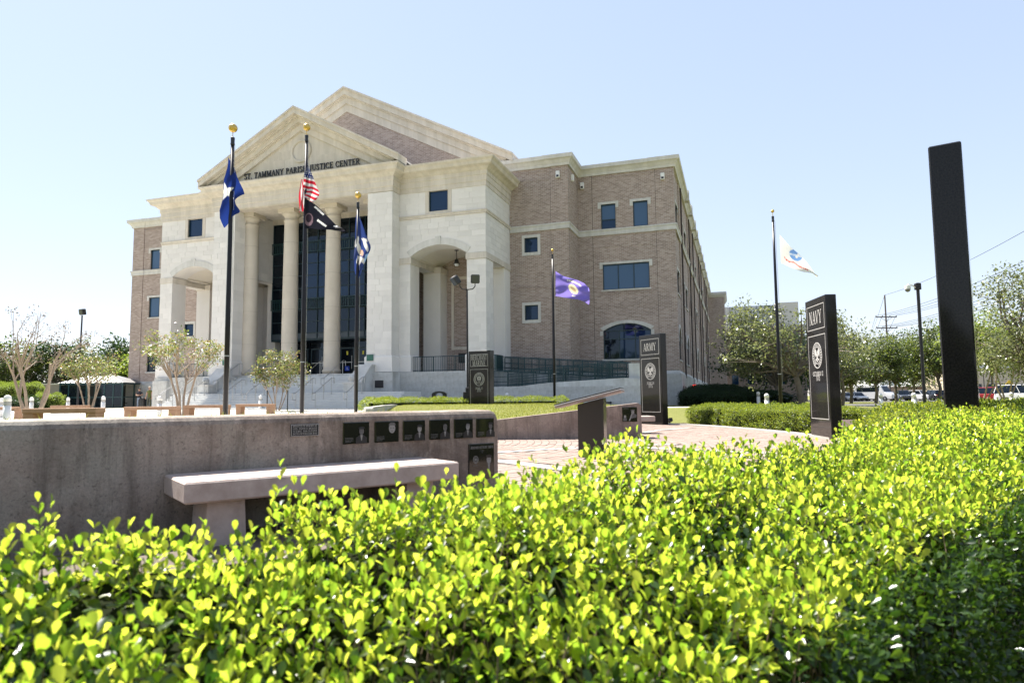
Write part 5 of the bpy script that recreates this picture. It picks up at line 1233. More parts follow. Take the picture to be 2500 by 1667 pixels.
flag('flag', 'white flag with a blue emblem and red lettering blowing to the right', [[(222, 285), (500, 595), (735, 830), (1045, 1175), (1125, 1290)], [(235, 640), (480, 830), (740, 1010), (1000, 1200), (1128, 1305)], [(255, 990), (500, 1095), (800, 1212), (1000, 1245), (1122, 1322)]],
     (1880, 540), 9.8, 29, lambda u, v: .1*np.sin(u*8+v*5)*u-.02, p_army)
# ------------------------------------------------------------------ leaves, hedges, trees
LT_ = np.array([(0, 0, 0), (-.13, .3, .04), (-.265, .62, .07), (-.2, .9, .03), (0, 1.0, -.03), (.2, .9, .03), (.265, .62, .07), (.13, .3, .04), (0, .55, 0)])
LF_ = np.array([(i, 8, (i+1) % 8) for i in range(8)])
def unit(a): return a/np.maximum(np.linalg.norm(a, axis=-1, keepdims=True), 1e-9)
def leaf_frames(d, rg, up_bias=1.0, axis=None):
    """a leaf plane round direction d; its face looks upward, or towards the shoot's axis"""
    n = unit((np.array([0, 0, up_bias]) if axis is None else axis*1.0)+rg.normal(0, .45 if axis is None else .22, d.shape)); s = unit(np.cross(d, n)); n = np.cross(s, d); return s, n
def leaves_np(p, d, s, n, L, tmpl=LT_, tf=LF_):
    V = p[:, None, :]+L[:, None, None]*(tmpl[None, :, 0, None]*s[:, None, :]+tmpl[None, :, 1, None]*d[:, None, :]+tmpl[None, :, 2, None]*n[:, None, :])
    k = len(tmpl); F = tf[None]+(np.arange(len(p))*k)[:, None, None]
    return V.reshape(-1, 3), F.reshape(-1, tf.shape[1])
def sprigs(P, A, rg, levels=4, L=.021, h=.06, lo=26, hi=70):
    """opposite pairs of small leaves up each shoot, the top pair nearly upright -> p, d, L, axis arrays"""
    n = len(P); A = unit(A); e1 = unit(np.cross(A, np.array([1.0, .3, .1]))); e2 = np.cross(A, e1); az0 = rg.uniform(0, 2*PI, n); H = h*rg.uniform(.7, 1.35, n)
    ps, ds, Ls, As = [], [], [], []
    for k in range(levels):
        f = k/(levels-1)
        for q in range(2):
            az = az0+k*PI/2+q*PI+rg.normal(0, .25, n); el = R(lo+(hi-lo)*f)+rg.normal(0, .16, n)
            d = (np.cos(az)*np.cos(el))[:, None]*e1+(np.sin(az)*np.cos(el))[:, None]*e2+np.sin(el)[:, None]*A
            ps.append(P+A*(H*f)[:, None]); ds.append(unit(d)); Ls.append(L*rg.uniform(.55, 1.25, n)*(1.0-.15*f)); As.append(A)
    return np.concatenate(ps), np.concatenate(ds), np.concatenate(Ls), np.concatenate(As)
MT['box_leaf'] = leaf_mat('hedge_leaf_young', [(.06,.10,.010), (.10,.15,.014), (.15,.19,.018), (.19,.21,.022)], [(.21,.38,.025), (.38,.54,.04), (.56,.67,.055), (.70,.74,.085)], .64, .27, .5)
MT['box_old'] = leaf_mat('hedge_leaf_mature_shade', [(.014,.034,.010), (.024,.052,.013), (.036,.072,.016), (.05,.09,.02)], [(.03,.09,.007), (.08,.16,.01), (.15,.26,.015)], .38, .26, .45)  # mature leaves; tone also darkened to paint the shaded near side
MT['box_twig'] = flat('hedge_twig', (.10,.07,.045), .8)
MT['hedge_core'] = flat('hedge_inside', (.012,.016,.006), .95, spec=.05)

# near hedge: s runs along it to the right and away, w runs across it away from the camera
HD, HN = np.array([.72, .69]), np.array([-.69, .72])
def h_top(s, w):
    b_ = np.interp(s, [-1.4, .15, .45, .7, .96, 1.6, 2.2, 3, 4, 6], [.772, .772, .722, .755, .782, .778, .765, .765, .78, .80])
    return b_-.28*np.clip(1.08-w, 0, 1)*np.clip(1-s/4.2, 0, 1)
def h_xy(s, w): return s*HD[0]+w*HN[0], s*HD[1]+w*HN[1]
HG = thing('front_hedge', 'bright green clipped hedge filling the foreground', 'hedge', (0, 0, 0))
rg = np.random.default_rng(11)
W0, W1 = .42, 1.2
def far_w(s): return 1.2+.12*np.clip(s-3.2, 0, 3)+.06*np.clip((1.4-s)/1.0, 0, 1)
PT = []; stem = []                      # (points, directions, lengths, shoot axes, 0 young / 1 mature and painted shade)
def put(q, m): PT.append((*q, np.full(len(q[0]), m)))
def lay_top(s0, s1, dens, L, h, levels):
    n = int((s1-s0)*(W1-W0+.1)*dens); s = rg.uniform(s0, s1, n); w = W0+(far_w(s)-W0)*rg.uniform(0, 1, n); x, y = h_xy(s, w)
    lump = .022*np.sin(s*7.1+w*3)+.02*np.sin(s*3.3-w*9)+.016*np.sin(s*19+w*13)+.014*np.sin(w*27-s*11)
    z = h_top(s, w)+lump-.06+rg.normal(0, .010, n)
    tall = rg.uniform(0, 1, n) < .04; z = z+tall*rg.uniform(.012, .05, n)
    A = np.stack([rg.normal(0, .2, n), rg.normal(0, .2, n), np.ones(n)], -1)
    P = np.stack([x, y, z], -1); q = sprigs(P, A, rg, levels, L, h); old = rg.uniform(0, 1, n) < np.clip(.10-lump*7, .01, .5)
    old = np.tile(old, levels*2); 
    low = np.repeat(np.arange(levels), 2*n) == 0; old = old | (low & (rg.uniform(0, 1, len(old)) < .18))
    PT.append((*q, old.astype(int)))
    stem.append((P, unit(A)))
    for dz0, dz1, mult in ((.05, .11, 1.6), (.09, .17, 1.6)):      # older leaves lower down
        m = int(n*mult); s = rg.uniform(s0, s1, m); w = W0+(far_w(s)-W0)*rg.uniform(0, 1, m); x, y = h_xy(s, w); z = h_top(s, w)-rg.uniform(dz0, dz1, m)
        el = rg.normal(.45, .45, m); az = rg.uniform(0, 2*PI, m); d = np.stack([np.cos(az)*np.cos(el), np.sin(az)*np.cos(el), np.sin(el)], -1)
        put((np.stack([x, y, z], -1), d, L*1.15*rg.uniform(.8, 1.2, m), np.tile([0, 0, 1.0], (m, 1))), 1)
lay_top(-1.4, 1.6, 1650, .0235, .062, 4); lay_top(1.6, 3.4, 1350, .024, .06, 4); lay_top(3.4, 6.4, 950, .025, .056, 3)
def lay_side(s0, s1, dens, L):          # the side towards the camera, its shade put into darker leaf colours
    n = int((s1-s0)*.8*dens); s = rg.uniform(s0, s1, n); zt = h_top(s, np.full(n, W0)); z = .02+(zt-.05)*rg.uniform(0, 1, n)**.7; w = W0-.01+rg.normal(0, .022, n)+.04*(1-z/zt)
    w = w+.035*np.sin(s*9+z*5)+.025*np.sin(s*21-z*13)
    x, y = h_xy(s, w); A = np.stack([-HN[0]+rg.normal(0, .35, n), -HN[1]+rg.normal(0, .35, n), .8+rg.normal(0, .3, n)], -1)
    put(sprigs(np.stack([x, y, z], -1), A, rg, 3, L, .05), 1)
lay_side(-.9, 2.4, 1500, .0205); lay_side(2.4, 5.5, 800, .023)
p, d, L, A_, md = [np.concatenate([q[i] for q in PT]) for i in range(5)]
s_, n_ = leaf_frames(d, rg, axis=A_)
# the 300 largest leaves in view are objects of their own
v = p-np.array([0, 0, CAM_Z]); dep = v[:, 1]*math.cos(R(4.87))+v[:, 2]*math.sin(R(4.87)); up_ = -v[:, 1]*math.sin(R(4.87))+v[:, 2]*math.cos(R(4.87))
hh = h_top(p[:, 0]*HD[0]+p[:, 1]*HD[1], np.clip(p[:, 0]*HN[0]+p[:, 1]*HN[1], W0, 3))
ok = (dep > .3) & (np.abs(v[:, 0]/dep) < .75) & (np.abs(up_/dep) < .5) & (p[:, 2] > hh-.03) & (md == 0)
keep = np.argsort(np.where(ok, dep/L, 1e9))[:300]; mask = np.zeros(len(p), bool); mask[keep] = True
V, F = leaves_np(p[~mask], d[~mask], s_[~mask], n_[~mask], L[~mask])
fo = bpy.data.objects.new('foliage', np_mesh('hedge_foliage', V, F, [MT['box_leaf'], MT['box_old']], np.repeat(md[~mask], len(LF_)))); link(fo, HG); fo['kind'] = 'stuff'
lme = np_mesh('leaf', LT_, LF_, MT['box_leaf'])
for i in np.nonzero(mask)[0]:
    o = bpy.data.objects.new('leaf', lme); link(o, HG)
    M = Matrix.Identity(4)
    for k, a in enumerate((s_[i], d[i], n_[i])): M.col[k][:3] = a*L[i]
    M.col[3][:3] = p[i]; o.matrix_local = M
tw = MB()
for P, A in stem[:2]:
    for k in range(0, len(P), 3): tw.tube([P[k]-A[k]*.10, P[k]+A[k]*.05], [.0016, .0009], 3, cap=False)
for k in range(160):
    s = rg.uniform(-.6, 3.5); x, y = h_xy(s, W0+rg.uniform(.02, .09)); z = rg.uniform(.05, .5); a = rg.normal(0, .012, 3)
    tw.tube([(x, y, z), (x+a[0], y+a[1], z+.05+abs(a[2])), (x+a[0]*2.2, y+a[1]*1.6, z+.12)], [.0026, .002, .0012], 4, cap=False)
tag(tw.build('twig', MT['box_twig'], HG), kind='stuff')
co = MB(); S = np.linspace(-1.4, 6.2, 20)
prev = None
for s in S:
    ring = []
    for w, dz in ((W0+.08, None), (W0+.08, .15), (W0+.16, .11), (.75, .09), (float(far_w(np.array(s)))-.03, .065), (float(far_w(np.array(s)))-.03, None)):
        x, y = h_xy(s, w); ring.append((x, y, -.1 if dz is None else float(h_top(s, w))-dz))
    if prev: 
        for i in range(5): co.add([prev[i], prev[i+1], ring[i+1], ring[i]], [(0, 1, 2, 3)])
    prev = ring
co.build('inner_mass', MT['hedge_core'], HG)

def box_hedge(name, label, poly, h, dens, L, seed, mt, z0=0.0, cat='hedge', rough=.04, group=None, zf=None, core=True):
    """clipped hedge over a plan polygon: leafy top and sides round a dark inside"""
    rg = np.random.default_rng(seed)
    if sum(a[0]*b_[1]-b_[0]*a[1] for a, b_ in zip(poly, poly[1:]+poly[:1])) < 0: poly = poly[::-1]
    Pn = np.array(poly, float); lo, hi = Pn.min(0), Pn.max(0)
    c0 = Pn.mean(0); HT = thing(name, label, cat, (c0[0], c0[1], z0), 0, group); ps, nr = [], []
    n = int((hi-lo).prod()*dens); X = rg.uniform(lo[0], hi[0], n); Y = rg.uniform(lo[1], hi[1], n); k = inpoly(X, Y, poly); X, Y = X[k], Y[k]
    lump = lambda x, y: rough*(np.sin(x*4.1+y*2.3)+np.sin(x*9.3-y*7.7)*.6+np.sin(y*5.2)*.5)
    ed = np.full(len(X), 9.0)
    for (x0, y0), (x1, y1) in zip(poly, poly[1:]+poly[:1]):
        dx, dy = x1-x0, y1-y0; t = np.clip(((X-x0)*dx+(Y-y0)*dy)/(dx*dx+dy*dy), 0, 1); ed = np.minimum(ed, np.hypot(X-x0-t*dx, Y-y0-t*dy))
    Z = h-.16*np.clip(1-ed/.18, 0, 1)**2+lump(X, Y)+rg.normal(0, .02, len(X)); ps.append(np.stack([X, Y, Z], -1)); nr.append(np.tile([0, 0, 1.0], (len(X), 1)))
    for (x0, y0), (x1, y1) in zip(poly, poly[1:]+poly[:1]):
        l_ = math.hypot(x1-x0, y1-y0); n = int(l_*h*dens*.9); t = rg.uniform(0, 1, n); z = h*rg.uniform(0.03, .98, n); ox, oy = (y1-y0)/l_, -(x1-x0)/l_
        X = x0+(x1-x0)*t; Y = y0+(y1-y0)*t; off = lump(X*1.3+z*3, Y*1.3)+rg.normal(0, .025, n)-.1*np.clip((z-h+.18)/.18, 0, 1)**2
        ps.append(np.stack([X+ox*off, Y+oy*off, z], -1)); nr.append(np.tile([ox, oy, .35], (n, 1)))
    P = np.concatenate(ps); A = np.concatenate(nr)+rg.normal(0, .3, P.shape)
    q = sprigs(P, A, rg, 2, L, L*1.3); s, n = leaf_frames(q[1], rg, axis=q[3]); tm = LT_[[0, 2, 4, 6]]; tfc = np.array([(0, 3, 2, 1)])
    V, F = leaves_np(q[0], q[1], s, n, q[2], tm, tfc); V[:, 0] -= c0[0]; V[:, 1] -= c0[1]
    o = bpy.data.objects.new('foliage', np_mesh('foliage', V, F, mt)); link(o, HT); o['kind'] = 'stuff'
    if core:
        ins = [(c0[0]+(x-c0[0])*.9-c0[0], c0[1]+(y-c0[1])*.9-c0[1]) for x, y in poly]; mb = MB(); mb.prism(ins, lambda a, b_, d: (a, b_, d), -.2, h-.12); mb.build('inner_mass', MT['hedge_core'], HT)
    return HT
MT['hedge2'] = leaf_mat('clipped_hedge_leaf', [(.05,.085,.018), (.09,.14,.025), (.14,.18,.035)], [(.16,.24,.02), (.34,.42,.03), (.48,.5,.05)], .45, .4, .4)
MT['juniper'] = leaf_mat('dark_shrub_leaf', [(.010,.026,.012), (.02,.042,.018), (.03,.055,.02)], [(.02,.05,.01), (.04,.08,.02)], .25, .5, .3)
MT['bush'] = leaf_mat('light_shrub_leaf', [(.07,.12,.025), (.12,.17,.04), (.17,.2,.06)], [(.2,.3,.03), (.35,.42,.06)], .45, .45, .35)
box_hedge('clipped_hedge', 'clipped hedge around the foot of the tall edge on pillar', [(3.12, 5.75), (4.0, 4.95), (8.5, 8.2), (9.5, 10.5), (8.5, 11.0), (4.3, 7.7), (3.5, 6.75)], .80, 900, .032, 21, MT['hedge2'], rough=.02)
def strip(x0, y0, x1, y1, w):
    dx, dy = x1-x0, y1-y0; l_ = math.hypot(dx, dy); nx, ny = dy/l_, -dx/l_
    return [(x0, y0), (x1, y1), (x1+nx*w, y1+ny*w), (x0+nx*w, y0+ny*w)][::-1] if False else [(x1+nx*w, y1+ny*w), (x1, y1), (x0, y0), (x0+nx*w, y0+ny*w)]
ha = (6.35, 23.6); hb = (7.62, 16.2)
hm = (6.72, 21.2)
box_hedge('clipped_hedge', 'clipped hedge clump nearest the army pillar', [(6.2, 23.9), (6.62, 21.55), (7.7, 21.7), (7.4, 24.2)], .62, 900, .04, 22, MT['hedge2'], group=None)
box_hedge('clipped_hedge', 'long clipped hedge between the navy pillar and its shorter neighbour', [(6.66, 21.4), (7.62, 16.2), (8.8, 16.4), (7.85, 21.6)], .62, 900, .04, 23, MT['hedge2'])
mu = MB(); mu.prism([(5.4, 24.6), (6.0, 22.9), (6.55, 21.0), (6.92, 19.2), (7.15, 17.2), (7.45, 15.0), (9.4, 15.5), (8.6, 22.5), (7.6, 24.8)], lambda a, b_, d: (a, b_, d), -.3, .012)
MT['mulch'] = flat('bark_mulch', (.11,.075,.055), .95, c2=(.2,.15,.12), vs=14, bmp=1.0, bs=30); tag(mu.build('mulch_bed', MT['mulch']), kind='structure')
chips = MB(); 
for k in range(1500):
    y = rg.uniform(15.5, 24.3); x = np.interp(y, [15, 17.2, 19.2, 21, 22.9, 24.6], [7.45, 7.15, 6.92, 6.55, 6.0, 5.4])+rg.uniform(0.02, .75)
    chips.obox((x, y, .018), (rg.uniform(.03, .08), rg.uniform(.01, .03), .012), rg.uniform(0, 6.3), 0, rg.uniform(-.5, .5), rg.uniform(-.4, .4))
tag(chips.build('bark_chips', flat('bark_chip', (.15,.1,.075), .9, rnd=.5), None), 'scattered bark chips along the foot of the clipped hedges', kind='stuff')
box_hedge('clipped_hedge', 'thin clipped hedge edging the top of the lawn bank', [(-5.4, 27.5), (-4.9, 30.4), (2.6, 31.4), (2.6, 32.3), (-5.9, 31.6), (-6.3, 27.5)], .44, 420, .05, 24, MT['hedge2'], z0=.5)
# dark spreading shrubs by the corner of the courthouse
sh = [(1715, 46, 1.5, .95), (1745, 47.5, 1.9, 1.25), (1785, 46.5, 1.7, 1.05), (1712, 43.5, 1.3, .75), (1760, 43, 1.6, .7), (1805, 43.5, 1.5, .72), (1842, 45, 1.6, .85), (1872, 44, 1.4, .8)]
SL = ['dark rounded shrub closest to the courthouse corner', 'tallest of the dark rounded shrubs', 'dark shrub behind the white bollards', 'low dark shrub at the front left', 'low dark shrub in the middle of the front', 'low dark shrub behind the flagpole', 'dark shrub under the oak', 'dark shrub beside the oak trunk']
for k, (px, D, r, h) in enumerate(sh):
    x = colx(px, D, 980); poly = [(x+r*math.cos(a), D+.8*r*math.sin(a)) for a in np.linspace(0, 2*PI, 13)[:-1][::-1]]
    box_hedge('shrub', SL[k], poly, h, 330, .07, 40+k, MT['juniper'], z0=float(gz(x, D))-.05, cat='shrub', rough=.07, group='dark shrubs by the courthouse corner')

# ------------------------------------------------------------------ trees
MT['bark'] = flat('tree_bark', (.13,.105,.085), .9, c2=(.2,.165,.135), vs=5, bmp=.8, bs=18)
MT['bark_pale'] = flat('crape_myrtle_bark', (.36,.28,.21), .75, c2=(.24,.18,.13), vs=4, bmp=.3, bs=15)
MT['oak'] = leaf_mat('oak_leaf', [(.06,.075,.035), (.105,.12,.06), (.17,.175,.095)], [(.14,.18,.05), (.26,.3,.09), (.36,.38,.14)], .35, .3, .55)
MT['oak_far'] = leaf_mat('far_oak_leaf', [(.03,.05,.018), (.06,.085,.03), (.1,.12,.045)], [(.08,.13,.02), (.18,.24,.04), (.27,.3,.06)], .35, .45, .4)
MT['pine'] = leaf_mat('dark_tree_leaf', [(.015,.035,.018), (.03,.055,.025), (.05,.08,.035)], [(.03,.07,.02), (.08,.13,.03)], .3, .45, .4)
MT['myrtle'] = leaf_mat('crape_myrtle_leaf', [(.045,.075,.025), (.08,.105,.04), (.13,.13,.06), (.17,.10,.06)], [(.11,.17,.03), (.22,.28,.05), (.3,.3,.08), (.32,.19,.1)], .45, .4, .4)
MT['seed'] = leaf_mat('seed_head', [(.1,.08,.06), (.16,.12,.09)], [(.12,.09,.06), (.2,.15,.1)], .3, .7, .2)
DIA = np.array([(0, 0, 0), (-.3, .5, .05), (0, 1, 0), (.3, .5, .05)]); DIF = np.array([(0, 3, 2, 1)])
def tree(name, label, x, y, z0, H, cr, ch, seed, leaf, L, n_leaf, bark='bark', stems=1, trunk_h=None, trunk_r=.14, clump=.5, nb=26, group=None, lean=0.0, shift=(0, 0), vase=False, cat='tree', bare=0.0, low=.0):
    """tapered trunk(s), forking limbs, leaves in clumps round the twig ends; cr/ch crown half-width and height"""
    rg = np.random.default_rng(seed); T = thing(name, label, cat, (x, y, z0), 0, group); th = trunk_h if trunk_h else H-ch
    mb = MB(); ends = []
    cc = np.array([shift[0], shift[1], H-ch/2])
    tips = []
    for k in range(nb):
        while True:
            q = rg.uniform(-1, 1, 3)
            if .25 < np.linalg.norm(q) < 1 and (q[2] > -.75+low): break
        q = q/np.linalg.norm(q)*rg.uniform(.55, .95); tips.append(cc+q*np.array([cr, cr, ch/2])*np.array([1, 1, 1]))
    tips = np.array(tips)
    for s in range(stems):
        a = 2*PI*s/stems+rg.uniform(-.4, .4); sp = 0 if stems == 1 else trunk_r*2.0
        b0 = np.array([math.cos(a)*sp, math.sin(a)*sp, -.15]); out = (.30 if vase else .12)*H*(0 if stems == 1 else 1)
        top = np.array([math.cos(a)*out*.55+shift[0]*.3+lean*th, math.sin(a)*out*.55+shift[1]*.3, th*rg.uniform(.9, 1.1)])
        mid = (b0+top)/2+np.append(rg.normal(0, .06*th, 2), 0); r = trunk_r*(1 if stems == 1 else .8)
        mb.tube([b0, b0+(mid-b0)*.15, mid, top], [r*1.45, r*1.05, r*.9, r*.72], 8)
        mine = [t for i, t in enumerate(tips) if i % stems == s] if stems == 1 else [t for t in tips if np.argmin([np.hypot(*(t[:2]-np.array([math.cos(2*PI*q/stems)*out, math.sin(2*PI*q/stems)*out]))) for q in range(stems)]) == s]
        for t in mine:
            f = rg.uniform(.55, 1.0); b1 = mid+(top-mid)*f; m1 = b1+(t-b1)*.5+np.array([0, 0, .10*np.linalg.norm(t-b1)])+rg.normal(0, .07*np.linalg.norm(t-b1)+.01, 3)
            mb.tube([b1, m1, t], [r*.42, r*.26, r*.08], 6, cap=False); ends.append(t); ends.append((m1+t)/2+rg.normal(0, clump*.5, 3))
            for j in range(3):
                e = t+rg.normal(0, clump*1.1, 3)*np.array([1, 1, .7]); mb.tube([m1+(t-m1)*rg.uniform(.2, .7), e], [r*.12, r*.04], 4, cap=False); ends.append(e)
    mb.build('trunk', MT[bark], T)
    E_ = np.array(ends); wgt = rg.uniform(.35, 1.4, len(E_))
    if bare: wgt[rg.uniform(0, 1, len(E_)) < bare] = 0.0
    idx = rg.choice(len(E_), n_leaf, p=wgt/wgt.sum()); g = rg.normal(0, 1, (n_leaf, 3)); g = g/np.linalg.norm(g, axis=1, keepdims=True)*rg.uniform(0, 1, (n_leaf, 1))**.5
    P = E_[idx]+g*clump*np.array([1.15, 1.15, .8])*(.6+.6*wgt[idx])[:, None]
    d = unit(rg.normal(0, 1, (n_leaf, 3))+np.array([0, 0, -.15])); s, n = leaf_frames(d, rg, .9)
    V, F = leaves_np(P, d, s, n, L*rg.uniform(.7, 1.3, n_leaf), DIA, DIF)
    o = bpy.data.objects.new('crown', np_mesh('crown', V, F, MT[leaf])); link(o, T)
    return T
GO = 'oaks along the car park lawn'; GMy = 'crape myrtles'
# left: crape myrtles of the forecourt
tree('crape_myrtle', 'nearly bare crape myrtle with many pale stems, at far left', colx(78, 24, 1000), 24, .38, 4.15, 1.75, 2.6, 3, 'seed', .075, 800, 'bark_pale', 5, 1.9, .066, .17, 26, GMy, vase=True, bare=.35)
tree('crape_myrtle', 'leafy crape myrtle with pale forked stems left of the lone star flagpole', colx(446, 30, 1000), 30, .38, 3.85, 2.1, 1.9, 5, 'myrtle', .11, 2500, 'bark_pale', 4, 1.8, .07, .22, 34, GMy, vase=True)
tree('crape_myrtle', 'small bushy crape myrtle before the middle of the steps', colx(676, 37, 1000), 37, .4, 3.4, 1.4, 2.2, 6, 'myrtle', .11, 4200, 'bark_pale', 5, 1.2, .04, .22, 32, GMy, vase=True)
tree('crape_myrtle', 'crape myrtle with a wide crown over the glazed shelter', colx(216, 40, 1000), 40, .4, 3.7, 1.7, 1.9, 8, 'myrtle', .11, 3600, 'bark_pale', 5, 1.7, .06, .3, 28, GMy, vase=True)
stake = MB()
# left: dark trees beyond the wall
LTR = [(20, 92, 9.3, 4.2, 'oak_far'), (75, 100, 9.2, 4.6, 'pine'), (135, 96, 9.6, 4.4, 'pine'), (190, 104, 9.3, 4.8, 'oak_far'), (245, 98, 8.4, 4.2, 'pine'), (297, 92, 9.0, 3.4, 'pine'), (318, 88, 6.0, 2.4, 'bush'), (-40, 96, 9.5, 4.6, 'pine')]
LL = ['brownish green tree at the far left edge beyond the wall', 'dark tree behind the bare crape myrtle, left one', 'dark tree behind the bare crape myrtle, right one', 'pale green tree left of the floodlight pole', 'dark tree right behind the shelter roof', 'pointed dark tree against the courthouse edge', 'lighter low tree by the courthouse edge', 'dark tree on the left border']
for k, (px, D, H, cr, lf) in enumerate(LTR):
    tree('tree', LL[k], colx(px, D, 960), D, .3, H, cr, H*.75, 60+k, lf, .42, 3800, trunk_r=.22, clump=.95, nb=26, group='trees beyond the left wall')
# right: live oak by the courthouse, oaks on the lawn, trees behind
tree('oak_tree', 'large spreading oak between the courthouse and the navy pillar', colx(1962, 41, 985), 41, .05, 6.7, 4.7, 4.9, 81, 'oak', .17, 9500, trunk_r=.21, trunk_h=2.4, clump=.55, nb=40, shift=(-1.2, 0), lean=-.05, low=.1)
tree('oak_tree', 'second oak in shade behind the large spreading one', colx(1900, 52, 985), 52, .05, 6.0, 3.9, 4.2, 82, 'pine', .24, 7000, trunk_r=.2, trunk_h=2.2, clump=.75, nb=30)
tree('oak_tree', 'upright oak crown rising right of the navy pillar', colx(2056, 62, 985), 62, .05, 8.0, 3.2, 5.6, 83, 'oak', .22, 7000, trunk_r=.18, trunk_h=2.6, clump=.75, nb=30)
OK = [(2078, 84, 7.0, 3.4), (2138, 80, 7.7, 3.9), (2189, 86, 7.4, 3.9), (2236, 96, 8.4, 4.2), (2291, 84, 9.0, 3.6)]
OL = ['round oak just right of the navy pillar', 'round oak before the shuttle bus', 'round oak with a dark trunk left of the camera pole', 'oak behind the camera pole', 'tall oak touching the edge on pillar']
for k, (px, D, H, cr) in enumerate(OK): tree('oak_tree', OL[k], colx(px, D, 980), D, .0, H, cr, H*.68, 90+k, 'oak_far', .3, 6500, trunk_r=.2, trunk_h=H*.36, clump=.8, nb=32, group=GO)
tree('crape_myrtle', 'crape myrtle with several thin trunks right of the edge on pillar', colx(2392, 56, 985), 56, 0, 8.0, 2.2, 5.2, 101, 'bush', .22, 5200, 'bark_pale', 4, 3.0, .08, .62, 26, GMy, vase=True)
tree('crape_myrtle', 'crape myrtle with leaning trunks beside the yellow sign', colx(2462, 54, 985), 54, 0, 7.4, 2.4, 4.6, 102, 'bush', .22, 5200, 'bark_pale', 4, 2.8, .09, .62, 26, GMy, vase=True)
tree('oak_tree', 'tall dark oak leaning in at the right edge', colx(2530, 38, 985), 38, 0, 7.9, 3.5, 6.0, 103, 'oak', .17, 13000, trunk_r=.25, trunk_h=2.6, clump=.7, nb=40)
FT = [(2010, 150, 13), (2060, 165, 13), (2115, 158, 14), (2170, 172, 14), (2225, 160, 15.5), (2280, 150, 15), (2340, 165, 14), (2400, 158, 13), (2460, 165, 13), (2520, 155, 14), (1960, 160, 12), (2575, 165, 15)]
FTL = ['over the leftmost white sedan', 'over the second white sedan', 'over the dark low car', 'left of the far power pole', 'right of the far power pole', 'behind the camera pole', 'behind the edge on pillar', 'right of the edge on pillar', 'behind the yellow sign', 'behind the white minivan', 'behind the navy pillar', 'past the right edge']
for k, (px, D, H) in enumerate(FT): tree('tree', 'far tree beyond the car park, '+FTL[k], colx(px, D, 960), D, -.3, H, 6.5, H*.8, 120+k, 'oak_far', .62, 3000, trunk_r=.3, clump=1.6, nb=24, group='far trees beyond the car park')
# bushes at the left
for k, (px, D, r, h, mt, lb) in enumerate(((118, 50, .85, 1.05, 'bush', 'bright green clipped bush left of the shelter'), (20, 58, 2.4, 2.1, 'bush', 'pale leafy bush at the far left'), (52, 46, 1.0, .75, 'pine', 'dark low bush behind the bare crape myrtle'), (-20, 55, 1.6, 1.9, 'bush', 'leafy bush at the left border'))):
    x = colx(px, D, 980); box_hedge('bush', lb, [(x+r*math.cos(a), D+r*math.sin(a)) for a in np.linspace(0, 2*PI, 13)[:-1][::-1]], h, 260, .09, 150+k, MT[mt], z0=float(gz(x, D)), cat='bush', rough=.09)
# sago palms in the shade of the oak
for k, (px, D) in enumerate(((1885, 42.5), (1928, 43))):
    T = thing('sago_palm', 'dark sago palm under the oak, %s one' % ('left' if k == 0 else 'right'), 'palm', (colx(px, D, 985), D, .0), 0, 'sago palms under the oak'); mb = MB(); mb.lathe([(.16, -.1), (.2, .2), (.17, .7)], 10); mb.build('trunk', MT['bark'], T); mb = MB()
    for j in range(34):
        a = rg.uniform(0, 2*PI); el = rg.uniform(.1, 1.3); Lf = rg.uniform(.9, 1.25); pts = []
        for i in range(7):
            t = i/6; r_ = Lf*t*math.cos(el*(1-.5*t)); pts.append(Vector((r_*math.cos(a), r_*math.sin(a), .7+Lf*t*math.sin(el)-.55*t*t*Lf)))
        for p0, p1 in zip(pts, pts[1:]):
            sd_ = Vector((-math.sin(a), math.cos(a), 0))*.13
            mb.add([p0, p1+sd_*.9-Vector((0, 0, .03)), p1, p1-sd_*.9-Vector((0, 0, .03))], [(0, 1, 2), (0, 2, 3)])
    mb.build('fronds', MT['juniper'], T)
sp = []
for k in range(260):
    t = rg.uniform(0.5, 6.2); x = -.15-t*.79-.22*.61*0+(.3)*-.61; y = 6.62-t*.61+.3*.79; sp.append((x+rg.normal(0, .02), y+rg.normal(0, .02), .84))
tag(blades('grass_tuft', sp, .055, MT['blade'], w=.004, seed=5), 'thin grass sprouting behind the top of the memorial wall')

# the wooded far side of the street behind the viewpoint, which the dark glass and granite mirror
rb_ = np.random.default_rng(77); n = 9000; a = rb_.uniform(R(150), R(395), n); r = rb_.uniform(48, 60, n); h = 8+3.5*np.sin(a*9)+2*np.sin(a*23+1)
P = np.stack([r*np.cos(a)+5, r*np.sin(a)-6, h*rb_.uniform(0, 1, n)**.8], -1); P = P[P[:, 1] < -8]; n = len(P); d = unit(rb_.normal(0, 1, (n, 3))); s_, n_ = leaf_frames(d, rb_)
V, F = leaves_np(P, d, s_, n_, rb_.uniform(1.2, 2.6, n), DIA, DIF); o = bpy.data.objects.new('wood', np_mesh('wood', V, F, MT['oak_far'])); link(o); tag(o, 'green wood across the street mirrored in the dark plaques', kind='stuff')
